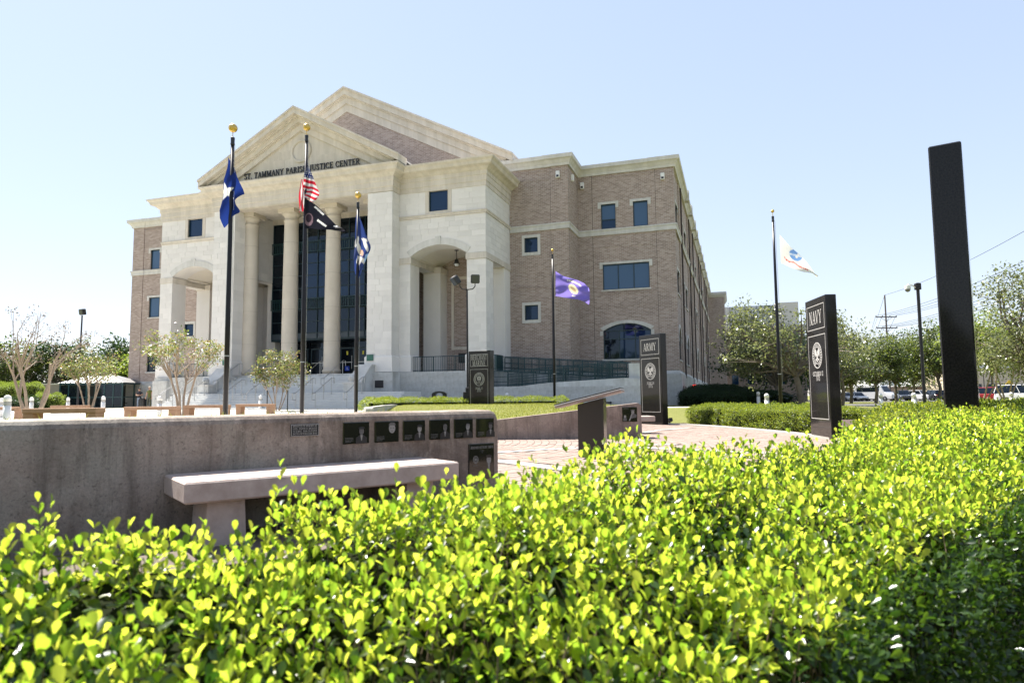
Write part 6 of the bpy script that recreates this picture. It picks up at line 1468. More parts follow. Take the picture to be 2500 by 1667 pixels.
# ------------------------------------------------------------------ bollards
bm_ = MB(); bm_.lathe([(.105, -.2), (.105, .56)], 18); bbody = bm_.mesh('post', MT['white'], True)
bm_ = MB(); bm_.lathe([(.098, .56), (.098, .69)], 18); 
for k in range(4): bm_.lathe([(.104, .575+.03*k), (.104, .588+.03*k)], 18)
blens = bm_.mesh('louvre', flat('louvre_grey', (.42,.41,.39), .5), True)
bm_ = MB(); bm_.lathe([(.106, .69), (.106, .79)]+[(.106*math.cos(a), .79+.1*math.sin(a)) for a in np.linspace(.2, 1.5, 7)], 18); bcap = bm_.mesh('cap', MT['white'], True)
BOL = [(18, 21, 'white bollard light near the left edge, close to a clay bench'), (4, 33, 'white bollard light cut by the left edge'), (77, 40, 'white bollard light beside the bare crape myrtle stems'), (166, 45, 'white bollard light before the left side of the shelter'), (252, 37.6, 'white bollard light before the right side of the shelter'), (390, 30, 'white bollard light beside the stairs near two people'), (636, 42, 'white bollard light at the foot of the steps'), (1238, 40.3, 'white bollard light in front of the ramp wall'), (1543, 40.5, 'white bollard light at the right end of the ramp'),
       (1872.5, 32, 'taller looking white bollard light left of the white flagpole'), (1852, 42, 'thin looking white bollard light beside its bigger neighbour'), (2151, 38, 'white bollard light before the shuttle bus'), (2232, 33.5, 'white bollard light left of the camera pole'), (2470, 42, 'white bollard light beside the white van')]
b0 = None
for px, D, lb in BOL:
    x = colx(px, D, 985); z = float(gz(x, D)); z = max(z, .33) if px < 1600 else (.18 if px > 2000 else z)
    if b0 is None:
        b0 = thing('bollard', lb, 'bollard', (x, D, z), 0, 'white bollard lights')
        for nm, me in (('post', bbody), ('louvre', blens), ('cap', bcap)): o = bpy.data.objects.new(nm, me); link(o, b0)
    else: dup(b0, (x, D, z), 0, lb)
# ------------------------------------------------------------------ clay coloured benches of the forecourt
MT['clay'] = flat('tan_cast_stone', (.38,.235,.15), .8, spec=.2, c2=(.31,.185,.115), vs=4, bmp=.1, bs=40)
CB = [(373, 24.5, 1.68, 3, 'tan stone bench before the two people'), (506, 28, 1.85, -4, 'tan stone bench left of the lone star flagpole base'), (624, 33, 1.9, -6, 'tan stone bench nearest the small bushy crape myrtle'), (158, 17.5, 1.75, 3, 'tan stone bench low in front of the shelter'), (172, 36, 1.75, 2, 'tan stone bench farther back before the shelter'), (12, 28, 1.5, -8, 'tan stone bench at the left edge')]
b0 = None
for px, D, w, rz, lb in CB:
    x = colx(px, D, 990)
    if b0 is None:
        b0 = thing('stone_bench', lb, 'bench', (x, D, .34), R(rz), 'tan benches of the forecourt')
        mb = MB(); mb.bbox(-.92, .92, -.24, .24, .33, .455, .012); mb.build('seat', MT['clay'], b0)
        for s in (-1, 1): mb = MB(); mb.bbox(s*.78-.13, s*.78+.13, -.21, .21, -.35, .329, .01); mb.build('leg', MT['clay'], b0)
    else: dup(b0, (x, D, .34+(.02 if px != 158 else .03)), R(rz), lb)
# ------------------------------------------------------------------ glazed shelter with a seamed metal hip roof
sx0, sx1, SD_ = colx(146, 60, 990), colx(304, 60, 990), 60.0
SH = thing('glazed_shelter', 'dark green glazed shelter with a pale seamed metal hip roof', 'shelter', ((sx0+sx1)/2, SD_+1.6, .42), R(-3)); hwid = (sx1-sx0)/2; hd_ = 1.7; ev = 2.3; rg_h = 3.15
mb = MB(); q = hwid+.15; e = hd_+.15; rl2 = hwid*.22
mb.add([(-q, -e, ev), (q, -e, ev), (q, e, ev), (-q, e, ev), (-rl2, 0, rg_h), (rl2, 0, rg_h)], [(0, 1, 5, 4), (1, 2, 5), (2, 3, 4, 5), (3, 0, 4), (3, 2, 1, 0)])
RFm = flat('pale_metal_roof', (.2,.195,.195), .45, .2); RFo = mb.build('roof', RFm, SH)
for i in range(13):
    u = -q+2*q*(i+.5)/13; t = 1.0 if abs(u) <= rl2 else (q-abs(u))/(q-rl2)
    s_ = MB(); s_.tube([(u, -e, ev+.02), (u, -e+e*t, ev+(rg_h-ev)*t+.02)], .045, 4); s_.build('seam', flat('seam_shadow_metal', (.07,.07,.075), .5) if i == 0 else bpy.data.materials['seam_shadow_metal'], RFo)
mb = MB(); mb.box(-.55, .55, -.25, .25, rg_h-.02, rg_h+.14); mb.build('ridge_vent', RFm, SH)
fm = MB()
for i in range(8):
    u = -hwid+2*hwid*i/7
    for v in (-hd_, hd_): fm.box(u-.05, u+.05, v-.05, v+.05, 0, ev)
for v in (-hd_, hd_):
    fm.box(-hwid, hwid, v-.04, v+.04, ev-.16, ev-.003); fm.box(-hwid, hwid, v-.03, v+.03, .95, 1.03); fm.box(-hwid, hwid, v-.04, v+.04, .02, .1)
for u in (-hwid, hwid):
    for v in (0,): fm.box(u-.05, u+.05, v-.05, v+.05, 0, ev)
    fm.box(u-.03, u+.03, -hd_, hd_, ev-.16, ev-.003); fm.box(u-.03, u+.03, -hd_, hd_, .95, 1.03)
fm.build('frame', MT['green_metal'], SH)
for i in range(7):
    if i == 3: continue
    u = -hwid+2*hwid*i/7; pn_ = MB(); pn_.box(u+.06, u+2*hwid/7-.06, -hd_-.012, -hd_+.012, .12, ev-.18); pn_.build('pane', MT['glass_dark'], SH)
mb = MB(); mb.box(-hwid+.3, hwid-.3, hd_-.5, hd_-.15, .42, .48); mb.box(-hwid+.3, hwid-.3, hd_-.02, hd_+.02, .1, ev-.2); mb.build('inner_bench', MT['black'], SH)
# ------------------------------------------------------------------ bins
TB = thing('litter_bin', 'dark litter bin with an arched hood at the foot of the podium', 'bin', (colx(1073, 37.5, 985), 37.5, .36), 0)
mb = MB(); mb.bbox(-.36, .36, -.28, .28, .0, .72, .02); mb.build('body', MT['black'], TB)
mb = MB(); n = 12
for i in range(n):
    a0, a1 = PI*i/n, PI*(i+1)/n; P = [(r_*math.cos(a), v, .86+.75*(r_-.0)*math.sin(a)*.62) for v in (-.29, .29) for r_, a in ((.2, a0), (.2, a1), (.41, a1), (.41, a0))]
    mb.add(P, [(0,3,2,1), (4,5,6,7), (0,1,5,4), (1,2,6,5), (2,3,7,6), (3,0,4,7)])
for s in (-1, 1): mb.box(s*.305-.1, s*.305+.1, -.29, .29, .7, .88)
mb.build('hood', MT['black'], TB)
MBX = thing('utility_box', 'dark stepped metal box left of the merchant marine pillar', 'box', (colx(1139, 31, 980), 31.2, .35), 0)
mb = MB(); mb.bbox(-.16, .14, -.2, .2, 0, .95, .02); mb.bbox(-.05, .2, -.18, .18, .95, 1.15, .02); mb.build('box', MT['dark_metal'], MBX)
TB2 = thing('litter_bin', 'plain dark litter bin standing between two people', 'bin', (colx(348.5, 58.6, 985), 58.6, .45), 0); mb = MB(); mb.lathe([(.26, 0), (.29, .1), (.29, .78), (.24, .86), (.1, .9)], 16); mb.build('body', MT['black'], TB2)
# ------------------------------------------------------------------ people
SKIN = flat('skin', (.42,.25,.18), .6)
def person(label, loc, rz, H, pose, mats):
    """one continuous skinned body; faces take skin or clothing by place"""
    k = H/1.75; T = thing('person', label, 'person', loc, rz)
    J = {}; E_ = []; 
    def j(n, p, r, par=None): J[n] = (len(J), Vector(p)*k, r*k); (E_.append((J[par][0], J[n][0])) if par else None)
    j('pelvis', (0, 0, .93), .135); j('waist', (0, 0, 1.08), .125, 'pelvis'); j('chest', (0, .01, 1.30), .145, 'waist'); j('neck0', (0, .0, 1.46), .075, 'chest'); j('neck', (0, -.01, 1.52), .052, 'neck0'); j('head0', (0, -.02, 1.585), .075, 'neck'); j('head', (0, -.015, 1.655), .088, 'head0'); j('crown', (0, -.01, 1.715), .06, 'head')
    for s, nm in ((-1, 'l'), (1, 'r')):
        el, wr = pose[nm]
        j('sh'+nm, (s*.175, .0, 1.41), .068, 'chest'); j('el'+nm, (s*el[0], el[1], el[2]), .045, 'sh'+nm); j('wr'+nm, (s*wr[0], wr[1], wr[2]), .032, 'el'+nm); d = (Vector(wr)-Vector(el)).normalized(); h = Vector((s*wr[0], wr[1], wr[2]))+Vector((s*d.x, d.y, d.z))*.085; j('pa'+nm, h, .036, 'wr'+nm)
        j('hip'+nm, (s*.095, 0, .86), .105, 'pelvis'); j('kn'+nm, (s*.11, -.015, .48), .066, 'hip'+nm); j('an'+nm, (s*.115, .02, .09), .043, 'kn'+nm); j('toe'+nm, (s*.13, -.13, .045), .04, 'an'+nm)
    me = bpy.data.meshes.new('body'); me.from_pydata([tuple(v[1]) for v in J.values()], E_, []); ob = bpy.data.objects.new('body', me); COL.objects.link(ob)
    sk = ob.modifiers.new('skin', 'SKIN'); 
    if not me.skin_vertices: me.attributes  # layer is made with the modifier below
    if not me.skin_vertices:
        bm2 = bmesh.new(); bm2.from_mesh(me); bm2.verts.layers.skin.verify(); bm2.to_mesh(me); bm2.free()
    for (i, p_, r_), sv in zip(J.values(), me.skin_vertices[0].data): sv.radius = (r_, r_*(.8 if r_ > .1*k else 1)); sv.use_root = (i == 0)
    ob.modifiers.new('sub', 'SUBSURF').levels = 1
    dg = bpy.context.evaluated_depsgraph_get(); em = bpy.data.meshes.new_from_object(ob.evaluated_get(dg)); bpy.data.objects.remove(ob)
    mb = MB(); vs = [v.co.copy() for v in em.vertices]
    for p_ in em.polygons:
        c = sum((vs[i] for i in p_.vertices), Vector())/len(p_.vertices)/k
        if c.z > 1.475: m = 0
        elif c.z < .09: m = 3
        elif c.z < .90 and abs(c.x) < .2 and not (abs(c.x) > .19): m = 2
        else:
            m = 1
            for nm, s in (('l', -1), ('r', 1)):
                e_ = Vector((s*pose[nm][0][0], pose[nm][0][1], pose[nm][0][2])); w_ = Vector((s*pose[nm][1][0], pose[nm][1][1], pose[nm][1][2])); sh = Vector((s*.175, 0, 1.41)); cut = sh.lerp(e_, pose['sleeve'])
                seg = (e_-cut); t = (c-cut).dot(seg)/seg.length_squared
                if ((c-cut.lerp(e_, max(0, min(1, t)))).length < .075 and t > 0) or (c-e_).length < .07: m = 0
                s2 = w_-e_; t = (c-e_).dot(s2)/s2.length_squared
                if t > 0 and (c-e_.lerp(w_, min(t, 1.5))).length < .075: m = 0
        mb.f.append(tuple(p_.vertices)); mb.m.append(m)
    mb.v = [tuple(v) for v in vs]
    for s, nm in ((-1, 'l'), (1, 'r')):                       # fingers and thumbs curl from the palms
        pa = J['pa'+nm][1]; wr = J['wr'+nm][1]; d = (pa-wr).normalized(); sd_ = Vector((0, 1, 0)).cross(d); sd_ = sd_.normalized() if sd_.length > .1 else Vector((1, 0, 0)); nrm = d.cross(sd_)
        for i, ln in enumerate((.07, .08, .075, .06)):
            b = pa+sd_*(.026-.0175*i)*k; mb.tube([b-d*.03*k, b+d*.035*k, b+(d*.035+(d*.6+nrm*.5)*ln*.55)*k, b+(d*.035+(d*.35+nrm*.8)*ln)*k], [.011*k, .0105*k, .0095*k, .008*k], 5, 0)
        b = wr+d*.03*k+sd_*.03*k; mb.tube([b, b+(sd_*.03+d*.03)*k, b+(sd_*.035+d*.065)*k], [.013*k, .011*k, .009*k], 5, 0)
    f = Vector((0, -.105, 1.635))*k
    mb.add([f+Vector((-.012, 0, -.02))*k, f+Vector((.012, 0, -.02))*k, f+Vector((0, .0, .03))*k, f+Vector((0, -.025, -.018))*k], [(0, 1, 3), (1, 2, 3), (2, 0, 3)], 0)
    for s in (-1, 1): mb.sphere(Vector((s*.032, -.093, 1.66))*k, .009*k, 6, 4); mb.sphere(Vector((s*.092, -.005, 1.645))*k, .02*k, 6, 0)
    mb.tube([Vector((-.022, -.1, 1.585))*k, Vector((.022, -.1, 1.585))*k], .005*k, 4, 4)
    mb.build('body', mats[:5], T, True)
    cap = MB(); cap.lathe([(.1*k, 1.675*k), (.098*k, 1.715*k), (.075*k, 1.755*k), (.03*k, 1.775*k)], 14, (0, -.012*k, 0)); cap.obox((0, -.13*k, 1.683*k), (.14*k, .11*k, .012*k)); cap.build('cap', mats[5], T)
    return T
DEN = flat('faded_jeans', (.22,.27,.36), .85, var=.25, vs=8); CAMO = flat('camouflage_cloth', (.085,.09,.05), .9, c2=(.02,.02,.015), vs=9); SHOE = flat('dark_shoe', (.02,.018,.016), .6); EYE = flat('eye_and_mouth', (.05,.025,.02), .5)
person('person in a navy t-shirt and jeans holding something, left of the bin', (colx(339.5, 58.5, 985), 58.5, .42), R(12), 1.74, {'l': ((.27, -.02, 1.14), (.1, -.24, 1.12)), 'r': ((.27, -.02, 1.14), (.1, -.24, 1.14)), 'sleeve': .62}, [SKIN, flat('navy_tshirt', (.012,.013,.025), .85), DEN, SHOE, EYE, flat('dark_cap', (.02,.018,.02), .8)])
person('person in an olive t-shirt and camouflage trousers beside the podium', (colx(364, 57.5, 985), 57.5, .42), R(-8), 1.84, {'l': ((.25, .01, 1.14), (.27, -.05, .9)), 'r': ((.25, .01, 1.14), (.27, -.05, .9)), 'sleeve': .4}, [SKIN, flat('olive_tshirt', (.085,.095,.02), .85), CAMO, SHOE, EYE, flat('pale_cap', (.5,.42,.33), .8)])
# ------------------------------------------------------------------ floodlight poles, camera pole
def flood(T, c, rz, tilt, s=.42):
    mb = MB(); M = Matrix.Translation(c) @ Matrix.Rotation(rz, 4, 'Z') @ Matrix.Rotation(tilt, 4, 'X'); b = MB(); b.bbox(-s/2, s/2, -.14, .14, -s/2, s/2, .04); b.box(-s*.42, s*.42, -.155, -.141, -s*.42, s*.42, 1)
    mb.add([M @ Vector(v) for v in b.v], b.f); mb.m = list(b.m); return mb.build('floodlight', [MT['black'], flat('dark_lens', (.05,.055,.06), .1)], T)
P1 = thing('floodlight_pole', 'black pole carrying two square floodlights on a curved yoke', 'lamp post', (colx(1142, 31.5, 900), 31.5, .3), 0)
zt = hz(1139, 705, 31.5)-.3; mb = MB(); mb.tube([(0, 0, -.2), (-.02, 0, zt)], [.055, .04], 10); mb.build('pole', MT['dark_metal'], P1)
mb = MB(); mb.tube([(-.36, 0, zt+.26), (-.36, 0, zt+.12), (-.25, 0, zt), (0, 0, zt-.03), (.25, 0, zt), (.36, 0, zt+.12), (.36, 0, zt+.26)], .026, 8); mb.build('yoke', MT['dark_metal'], P1)
flood(P1, (-.56, -.05, zt+.42), R(-60), R(38), .42); flood(P1, (.37, -.02, zt+.48), R(8), R(8), .42)
P2 = thing('floodlight_pole', 'thin black pole with a single square floodlight above the shelter', 'lamp post', (colx(191, 46, 940), 46, .4), 0)
zt = hz(199, 770, 46)-.4; mb = MB(); mb.tube([(0, 0, -.2), (.05, 0, zt)], [.07, .05], 10); mb.build('pole', MT['dark_metal'], P2); flood(P2, (.07, 0, zt+.24), R(-25), R(10), .42)
P3 = thing('camera_pole', 'black pole with a white domed camera on a curved arm', 'lamp post', (colx(2258, 26, 985), 26, .0), 0)
zt = hz(2240, 690, 26); mb = MB(); mb.tube([(0, 0, -.2), (0, 0, zt)], [.062, .058], 12); mb.build('pole', MT['dark_metal'], P3)
mb = MB(); mb.bbox(-.1, .1, -.08, .08, zt-.27, zt-.02, .01); mb.build('bracket', MT['dark_metal'], P3)
mb = MB(); mb.tube([(-.08, 0, zt-.2), (-.2, 0, zt-.09), (-.36, 0, zt-.05), (-.4, 0, zt-.09)], .022, 8); mb.build('arm', MT['white'], P3)
mb = MB(); mb.lathe([(.05, .06), (.105, .05), (.11, -.08)], 14, (-.4, 0, zt-.16)); mb.lathe([(.1, -.08), (.095, -.13), (.06, -.18), (.01, -.2)], 14, (-.4, 0, zt-.16), 1); mb.build('camera', [MT['white'], flat('grey_dome', (.15,.15,.16), .15)], P3)
# ------------------------------------------------------------------ power poles and wires
WOOD = flat('weathered_pole_wood', (.12,.095,.08), .9)
UP = [((42, 35), 18.2), ((colx(2170, 120, 900), 120), 19.0), ((132, 250), 19.5)]
ARM = [(0.0, 0), (-1.9, 3.8), (-3.9, 3.8), (-5.7, 3.8)]
UL = ['wooden power pole with three cross arms standing beyond the car park', 'wooden power pole far behind the trees', 'wooden power pole']
pa_ = math.atan2(85, 26)-PI/2
ends = []
for k, ((x, y), H) in enumerate(UP):
    rzp = 0.0; pts = []
    for az, w in ARM[1:]:
        for f in (-.48, -.18, .18, .48): pts.append(Vector((x+w*f*math.cos(rzp), y+w*f*math.sin(rzp), H-2.2+az+.35)))
    pts.append(Vector((x, y, H))); ends.append(pts)
    if k == 0: continue
    T = thing('power_pole', UL[k-1], 'utility pole', (x, y, -.3), rzp); mb = MB(); mb.tube([(0, 0, 0), (0, 0, H+.3)], [.2, .12], 10); mb.build('pole', WOOD, T)
    for az, w in ARM[1:]:
        z = H-2.2+az+.3; a = MB(); a.box(-w/2, w/2, -.17, -.1, z, z+.18); CA = a.build('cross_arm', WOOD, T)
        b_ = MB(); b_.tube([(-w*.27, -.13, z), (0, -.13, z-.7)], .03, 4); b_.tube([(w*.27, -.13, z), (0, -.13, z-.7)], .03, 4); b_.build('brace', WOOD, CA)
        for f in (-.48, -.18, .18, .48): i_ = MB(); i_.lathe([(.04, 0), (.07, .08), (.04, .22)], 6, (w*f, -.135, z+.18)); i_.build('insulator', WOOD, CA)
wn_ = 0
WLB = ['outer left', 'inner left', 'inner right', 'outer right']; TI = ['upper', 'middle', 'lower']
for i in range(len(ends[0])):
    mb = MB()
    for A_, B_ in zip(ends, ends[1:]):
        n = 14; mb.tube([A_[i].lerp(B_[i], t/n)-Vector((0, 0, 1.5*4*(t/n)*(1-t/n))) for t in range(n+1)], .03, 3, cap=False)
    o = mb.build('power_line', MT['dark_metal']); lb = 'thin power line on the %s cross arms, %s' % (TI[i//4], WLB[i % 4]) if i < 12 else 'thin topmost power line on the pole tips'
    tag(o, lb, 'wire', 'power lines crossing the sky at right')
# ------------------------------------------------------------------ vehicles
def car(label, loc, rz, kind, paint, group='parked vehicles'):
    """body lofted from cross sections, glasshouse, wheels, lights, bumpers"""
    T = thing('parked_car' if kind in ('sedan', 'suv') else ('parked_van' if kind == 'van' else 'shuttle_bus'), label, {'sedan': 'car', 'suv': 'car', 'van': 'van', 'bus': 'bus'}[kind], loc, rz, group)
    Lh, W, belt, roof, hood, wr = {'sedan': (2.35, .9, .88, 1.43, .84, .33), 'suv': (2.32, .93, 1.06, 1.70, 1.02, .37), 'van': (2.5, .98, 1.08, 1.82, 1.0, .35), 'bus': (3.3, 1.05, 1.35, 2.75, 1.2, .38)}[kind]
    # local -y is the nose; cross sections along y: (y, half width, z bottom, z top)
    if kind == 'bus': secs = [(-Lh, .86, .45, .95), (-Lh+.15, .98, .3, 1.15), (-Lh+1.0, 1.03, .28, 1.3), (-Lh+1.35, W, .3, 1.5), (-Lh+1.9, W, .3, 2.5), (-Lh+2.2, W, .3, 2.72), (Lh-.1, W, .35, 2.75), (Lh, W*.97, .4, 2.6)]
    else: secs = [(-Lh, W*.72, .38, hood-.24), (-Lh+.12, W*.88, .26, hood-.14), (-Lh+.5, W*.97, .22, hood-.04), (-Lh*.42, W, .2, belt-.02), (0, W, .2, belt), (Lh*.55, W, .22, belt+.02), (Lh-.3, W*.97, .26, belt+(.02 if kind != 'sedan' else .0)), (Lh-.05, W*.9, .34, belt-.08), (Lh, W*.82, .45, belt-.2)]
    mb = MB(); V = []; nn = 10
    for y, w, z0, z1 in secs:
        zm = z0+(z1-z0)*.55
        V += [(-w*.9, y, z0), (-w, y, z0+.1), (-w*1.0, y, zm), (-w*.97, y, z1-.1), (-w*.86, y, z1), (w*.86, y, z1), (w*.97, y, z1-.1), (w*1.0, y, zm), (w, y, z0+.1), (w*.9, y, z0)]
    F = []
    for i in range(len(secs)-1):
        for k in range(nn): l = (k+1) % nn; F.append((i*nn+k, i*nn+l, (i+1)*nn+l, (i+1)*nn+k))
    F += [tuple(range(nn-1, -1, -1)), tuple((len(secs)-1)*nn+k for k in range(nn))]
    mb.add(V, F); body = mb.build('body', paint, T, False)
    if kind != 'bus':
        g = {'sedan': [(-Lh*.38, belt-.02), (-.15-.0, roof), (Lh*.38, roof-.02), (Lh*.78, belt+.0)], 'suv': [(-Lh*.42, belt-.02), (-.35, roof), (Lh*.82, roof-.04), (Lh*.97, belt)], 'van': [(-Lh*.62, belt-.04), (-.7, roof), (Lh*.9, roof-.02), (Lh*.98, belt)]}[kind]
        w0, w1 = W*.93, W*.70
        gb_ = MB(); A = [(-w0, g[0][0], g[0][1]), (w0, g[0][0], g[0][1]), (w0, g[3][0], g[3][1]), (-w0, g[3][0], g[3][1]), (-w1, g[1][0], g[1][1]), (w1, g[1][0], g[1][1]), (w1, g[2][0], g[2][1]), (-w1, g[2][0], g[2][1])]
        gb_.add(A, [(0, 1, 5, 4), (1, 2, 6, 5), (2, 3, 7, 6), (3, 0, 4, 7)]); gb_.build('windows', MT['glass_dark'], T)
        rf_ = MB(); rf_.add([(-w1-.02, g[1][0]-.05, roof-.012), (w1+.02, g[1][0]-.05, roof-.012), (w1+.02, g[2][0]+.05, g[2][1]-.012), (-w1-.02, g[2][0]+.05, g[2][1]-.012), (-w1*.9, g[1][0]+.15, roof+.035), (w1*.9, g[1][0]+.15, roof+.035), (w1*.9, g[2][0]-.15, g[2][1]+.03), (-w1*.9, g[2][0]-.15, g[2][1]+.03)], [(4, 5, 6, 7), (0, 1, 5, 4), (1, 2, 6, 5), (2, 3, 7, 6), (3, 0, 4, 7), (3, 2, 1, 0)])
        for s in (-1, 1):
            for a, b_ in ((0, 1), (3, 2)): rf_.tube([(s*w0, g[a][0], g[a][1]), (s*w1, g[b_][0], g[b_][1])], .035, 5)
            t = .5; rf_.tube([(s*(w0+.005), (g[0][0]+g[3][0])/2, belt), (s*(w1+.005), (g[1][0]+g[2][0])/2, roof)], .03, 5)
        rf_.build('roof', paint, T)
    else:
        ws = MB(); ws.add([(-.88, -Lh+1.32, 1.52), (.88, -Lh+1.32, 1.52), (.85, -Lh+1.84, 2.42), (-.85, -Lh+1.84, 2.42)], [(0, 1, 2, 3)]); ws.box(-1.062, 1.062, -Lh+2.2, Lh-.5, 1.55, 2.25); ws.build('windows', MT['glass_dark'], T)
    for s in (-1, 1):
        for y in (-Lh*.62, Lh*.6):
            w_ = MB(); n = 16
            ring = lambda r_, x: [(x, y+r_*math.cos(2*PI*k/n), wr+r_*math.sin(2*PI*k/n)) for k in range(n)]
            x0, x1 = s*(W-.2), s*(W+.02); V = ring(wr, x0)+ring(wr, x1)+ring(wr*.62, x1)+ring(wr*.58, s*(W-.03))
            w_.add(V, [(r*n+k, r*n+(k+1) % n, (r+1)*n+(k+1) % n, (r+1)*n+k) for r in range(3) for k in range(n)]); WH = w_.build('wheel', MT['black'], T)
            h_ = MB(); h_.add(ring(wr*.58, s*(W-.02))+[(s*(W+.005), y, wr)], [(k, (k+1) % n, n) for k in range(n)]); h_.build('rim', MT['steel'], WH)
        hl = MB(); hl.obox((s*W*.66, -Lh+.07, hood-.27), (W*.42, .16, .13), s*R(-14)); hl.build('headlight', MT['lamp_glass'], T)
        tl_ = MB(); tl_.obox((s*W*.72, Lh-.02, belt-.16), (W*.26, .1, .2)); tl_.build('tail_light', flat('tail_lens', (.35,.02,.02), .25), T)
        mi = MB(); mi.obox((s*(W+.09), -Lh*.36, belt+.04), (.16, .09, .12)); mi.build('mirror', paint, T)
    gr = MB(); gr.box(-W*.42, W*.42, -Lh-.02, -Lh+.05, hood-.38, hood-.25)
    for k in range(7): gr.box(-W*.42+W*.84*k/7+.02, -W*.42+W*.84*(k+1)/7-.03, -Lh-.028, -Lh-.02, hood-.37, hood-.26, 1)
    gr.build('grille', [MT['steel'], MT['black']], T)
    bp_ = MB(); bp_.bbox(-W*.8, W*.8, -Lh-.05, -Lh+.2, .3, .46, .04); bp_.bbox(-W*.85, W*.85, Lh-.2, Lh+.05, .36, .56, .04); bp_.build('bumper', flat('bumper_grey', (.03,.03,.032), .5), T)
    return T
def paint(name, c): 
    m = flat(name, c, .25, .0, .6); m.node_tree.nodes['Principled BSDF'].inputs['Coat Weight'].default_value = .6; return m
PW_, PS_, PB_, PR_, PG_ = paint('white_car_paint', (.7,.7,.7)), paint('silver_car_paint', (.35,.37,.4)), paint('black_car_paint', (.015,.016,.02)), paint('red_car_paint', (.3,.025,.03)), paint('blue_grey_car_paint', (.16,.2,.27))
CARS = [(2064, 112, 'sedan', PW_, 6, 'white sedan half hidden by a thin trunk, leftmost in the car park'), (2094, 111, 'sedan', PW_, -4, 'white sedan beside the dark low car'), (2110, 118, 'sedan', PB_, 10, 'low dark sedan left of the shuttle bus'), (2140, 112, 'bus', PW_, 30, 'white shuttle bus behind the round oak'), (2187, 116, 'sedan', PG_, 8, 'blue grey sedan right of the shuttle bus'), (2206, 112, 'suv', PB_, -20, 'dark sport utility vehicle in the middle of the car park'), (2220, 117, 'sedan', PG_, 15, 'blue grey car partly behind the dark vehicle'), (2246, 113, 'suv', PW_, 24, 'white sport utility vehicle left of the camera pole'), (2279, 111, 'suv', PB_, 176, 'black sport utility vehicle showing its tail'), (2434, 72, 'suv', PR_, 38, 'red sport utility vehicle with chrome grille beside the edge on pillar'), (2512, 62, 'van', PW_, 40, 'white minivan cut by the right edge'), (2385, 78, 'suv', PB_, 20, 'dark vehicle just behind the edge on pillar'), (2455, 92, 'sedan', PR_, 20, 'small red car behind the red sport utility vehicle')]
for px, D, kind, pt, rz, lb in CARS: car(lb, (colx(px, D, 975), D, -.012 if D > 95 else -.02), R(rz), kind, pt)
# ------------------------------------------------------------------ signs, globe lamps, mast, path light, tree stakes
YS = thing('road_sign', 'yellow diamond road sign with a black two way arrow', 'sign', (colx(2466, 74, 960), 74, 0), 0); mb = MB(); mb.tube([(0, .03, -.1), (0, .03, 2.6)], .04, 6); mb.build('post', MT['steel'], YS)
mb = MB(); mb.obox((0, 0, 2.05), (.66, .02, .66), 0, 0, 0, R(45)); mb.box(-.3, .3, -.016, -.011, 2.02, 2.08, 1)
for s in (-1, 1): mb.add([(s*.36, -.016, 2.05), (s*.22, -.016, 2.17), (s*.22, -.016, 1.93)], [(0, 1, 2)], 1)
mb.build('panel', [flat('sign_yellow', (.75,.5,.02), .5), MT['black']], YS)
for k, (px, D, y) in enumerate(((2421, 80, 908), (2402, 88, 909))):
    z = hz(px, y, D); T = thing('globe_lamp', 'dark post with a white globe lamp, %s one' % ('right' if k == 0 else 'left'), 'lamp post', (colx(px, D, 930), D, 0), 0, 'globe lamps by the car park'); mb = MB(); mb.tube([(0, 0, -.1), (0, 0, z-.15)], [.06, .045], 8); mb.build('pole', MT['dark_metal'], T); mb = MB(); mb.sphere((0, 0, z), .2, 14); mb.build('globe', MT['white'], T, True)
MS = tag(MB().build('antenna_mast', MT['steel']), 'thin distant antenna mast above the right hand trees', 'mast'); m_ = MB(); m_.tube([(0, 0, 0), (0, 0, hz(2400, 735, 300))], [.25, .08], 5); MS.data = m_.mesh('antenna_mast', MT['steel']); MS.location = (colx(2400, 300, 760), 300, 0)
SL_ = thing('path_light', 'small dark ground spotlight beside the army pillar', 'lamp', (colx(1635, 23.8, 1035), 23.8, 0), R(20)); mb = MB(); mb.tube([(0, 0, -.05), (0, 0, .1)], .03, 8); mb.build('stem', MT['black'], SL_); mb = MB(); mb.obox((0, 0, .15), (.13, .2, .12), 0, 0, R(-20)); mb.build('head', MT['dark_metal'], SL_)
SL2 = thing('path_light', 'small dark ground spotlight behind the navy pillar by the hedge', 'lamp', (colx(2072, 9.2, 1035), 9.2, .45), R(-30)); mb = MB(); mb.tube([(0, 0, -.5), (0, 0, .06)], .03, 8); mb.build('stem', MT['black'], SL2); mb = MB(); mb.obox((0, 0, .1), (.16, .2, .12), 0, 0, R(-20)); mb.build('head', MT['gr_red'], SL2)
for k, px in enumerate((652, 702)):
    D = 36.2; T = thing('tree_stake', 'dark stake with a pale knob beside the small crape myrtle, %s one' % ('left' if k == 0 else 'right'), 'stake', (colx(px, D, 985), D, .36), 0, 'stakes by the small crape myrtle'); z = hz(px, 952, D)-.36; mb = MB(); mb.tube([(0, 0, -.1), (0, 0, z)], .03, 8); mb.build('post', MT['black'], T); mb = MB(); mb.sphere((0, 0, z+.04), .055, 10); mb.build('knob', MT['etch'], T)
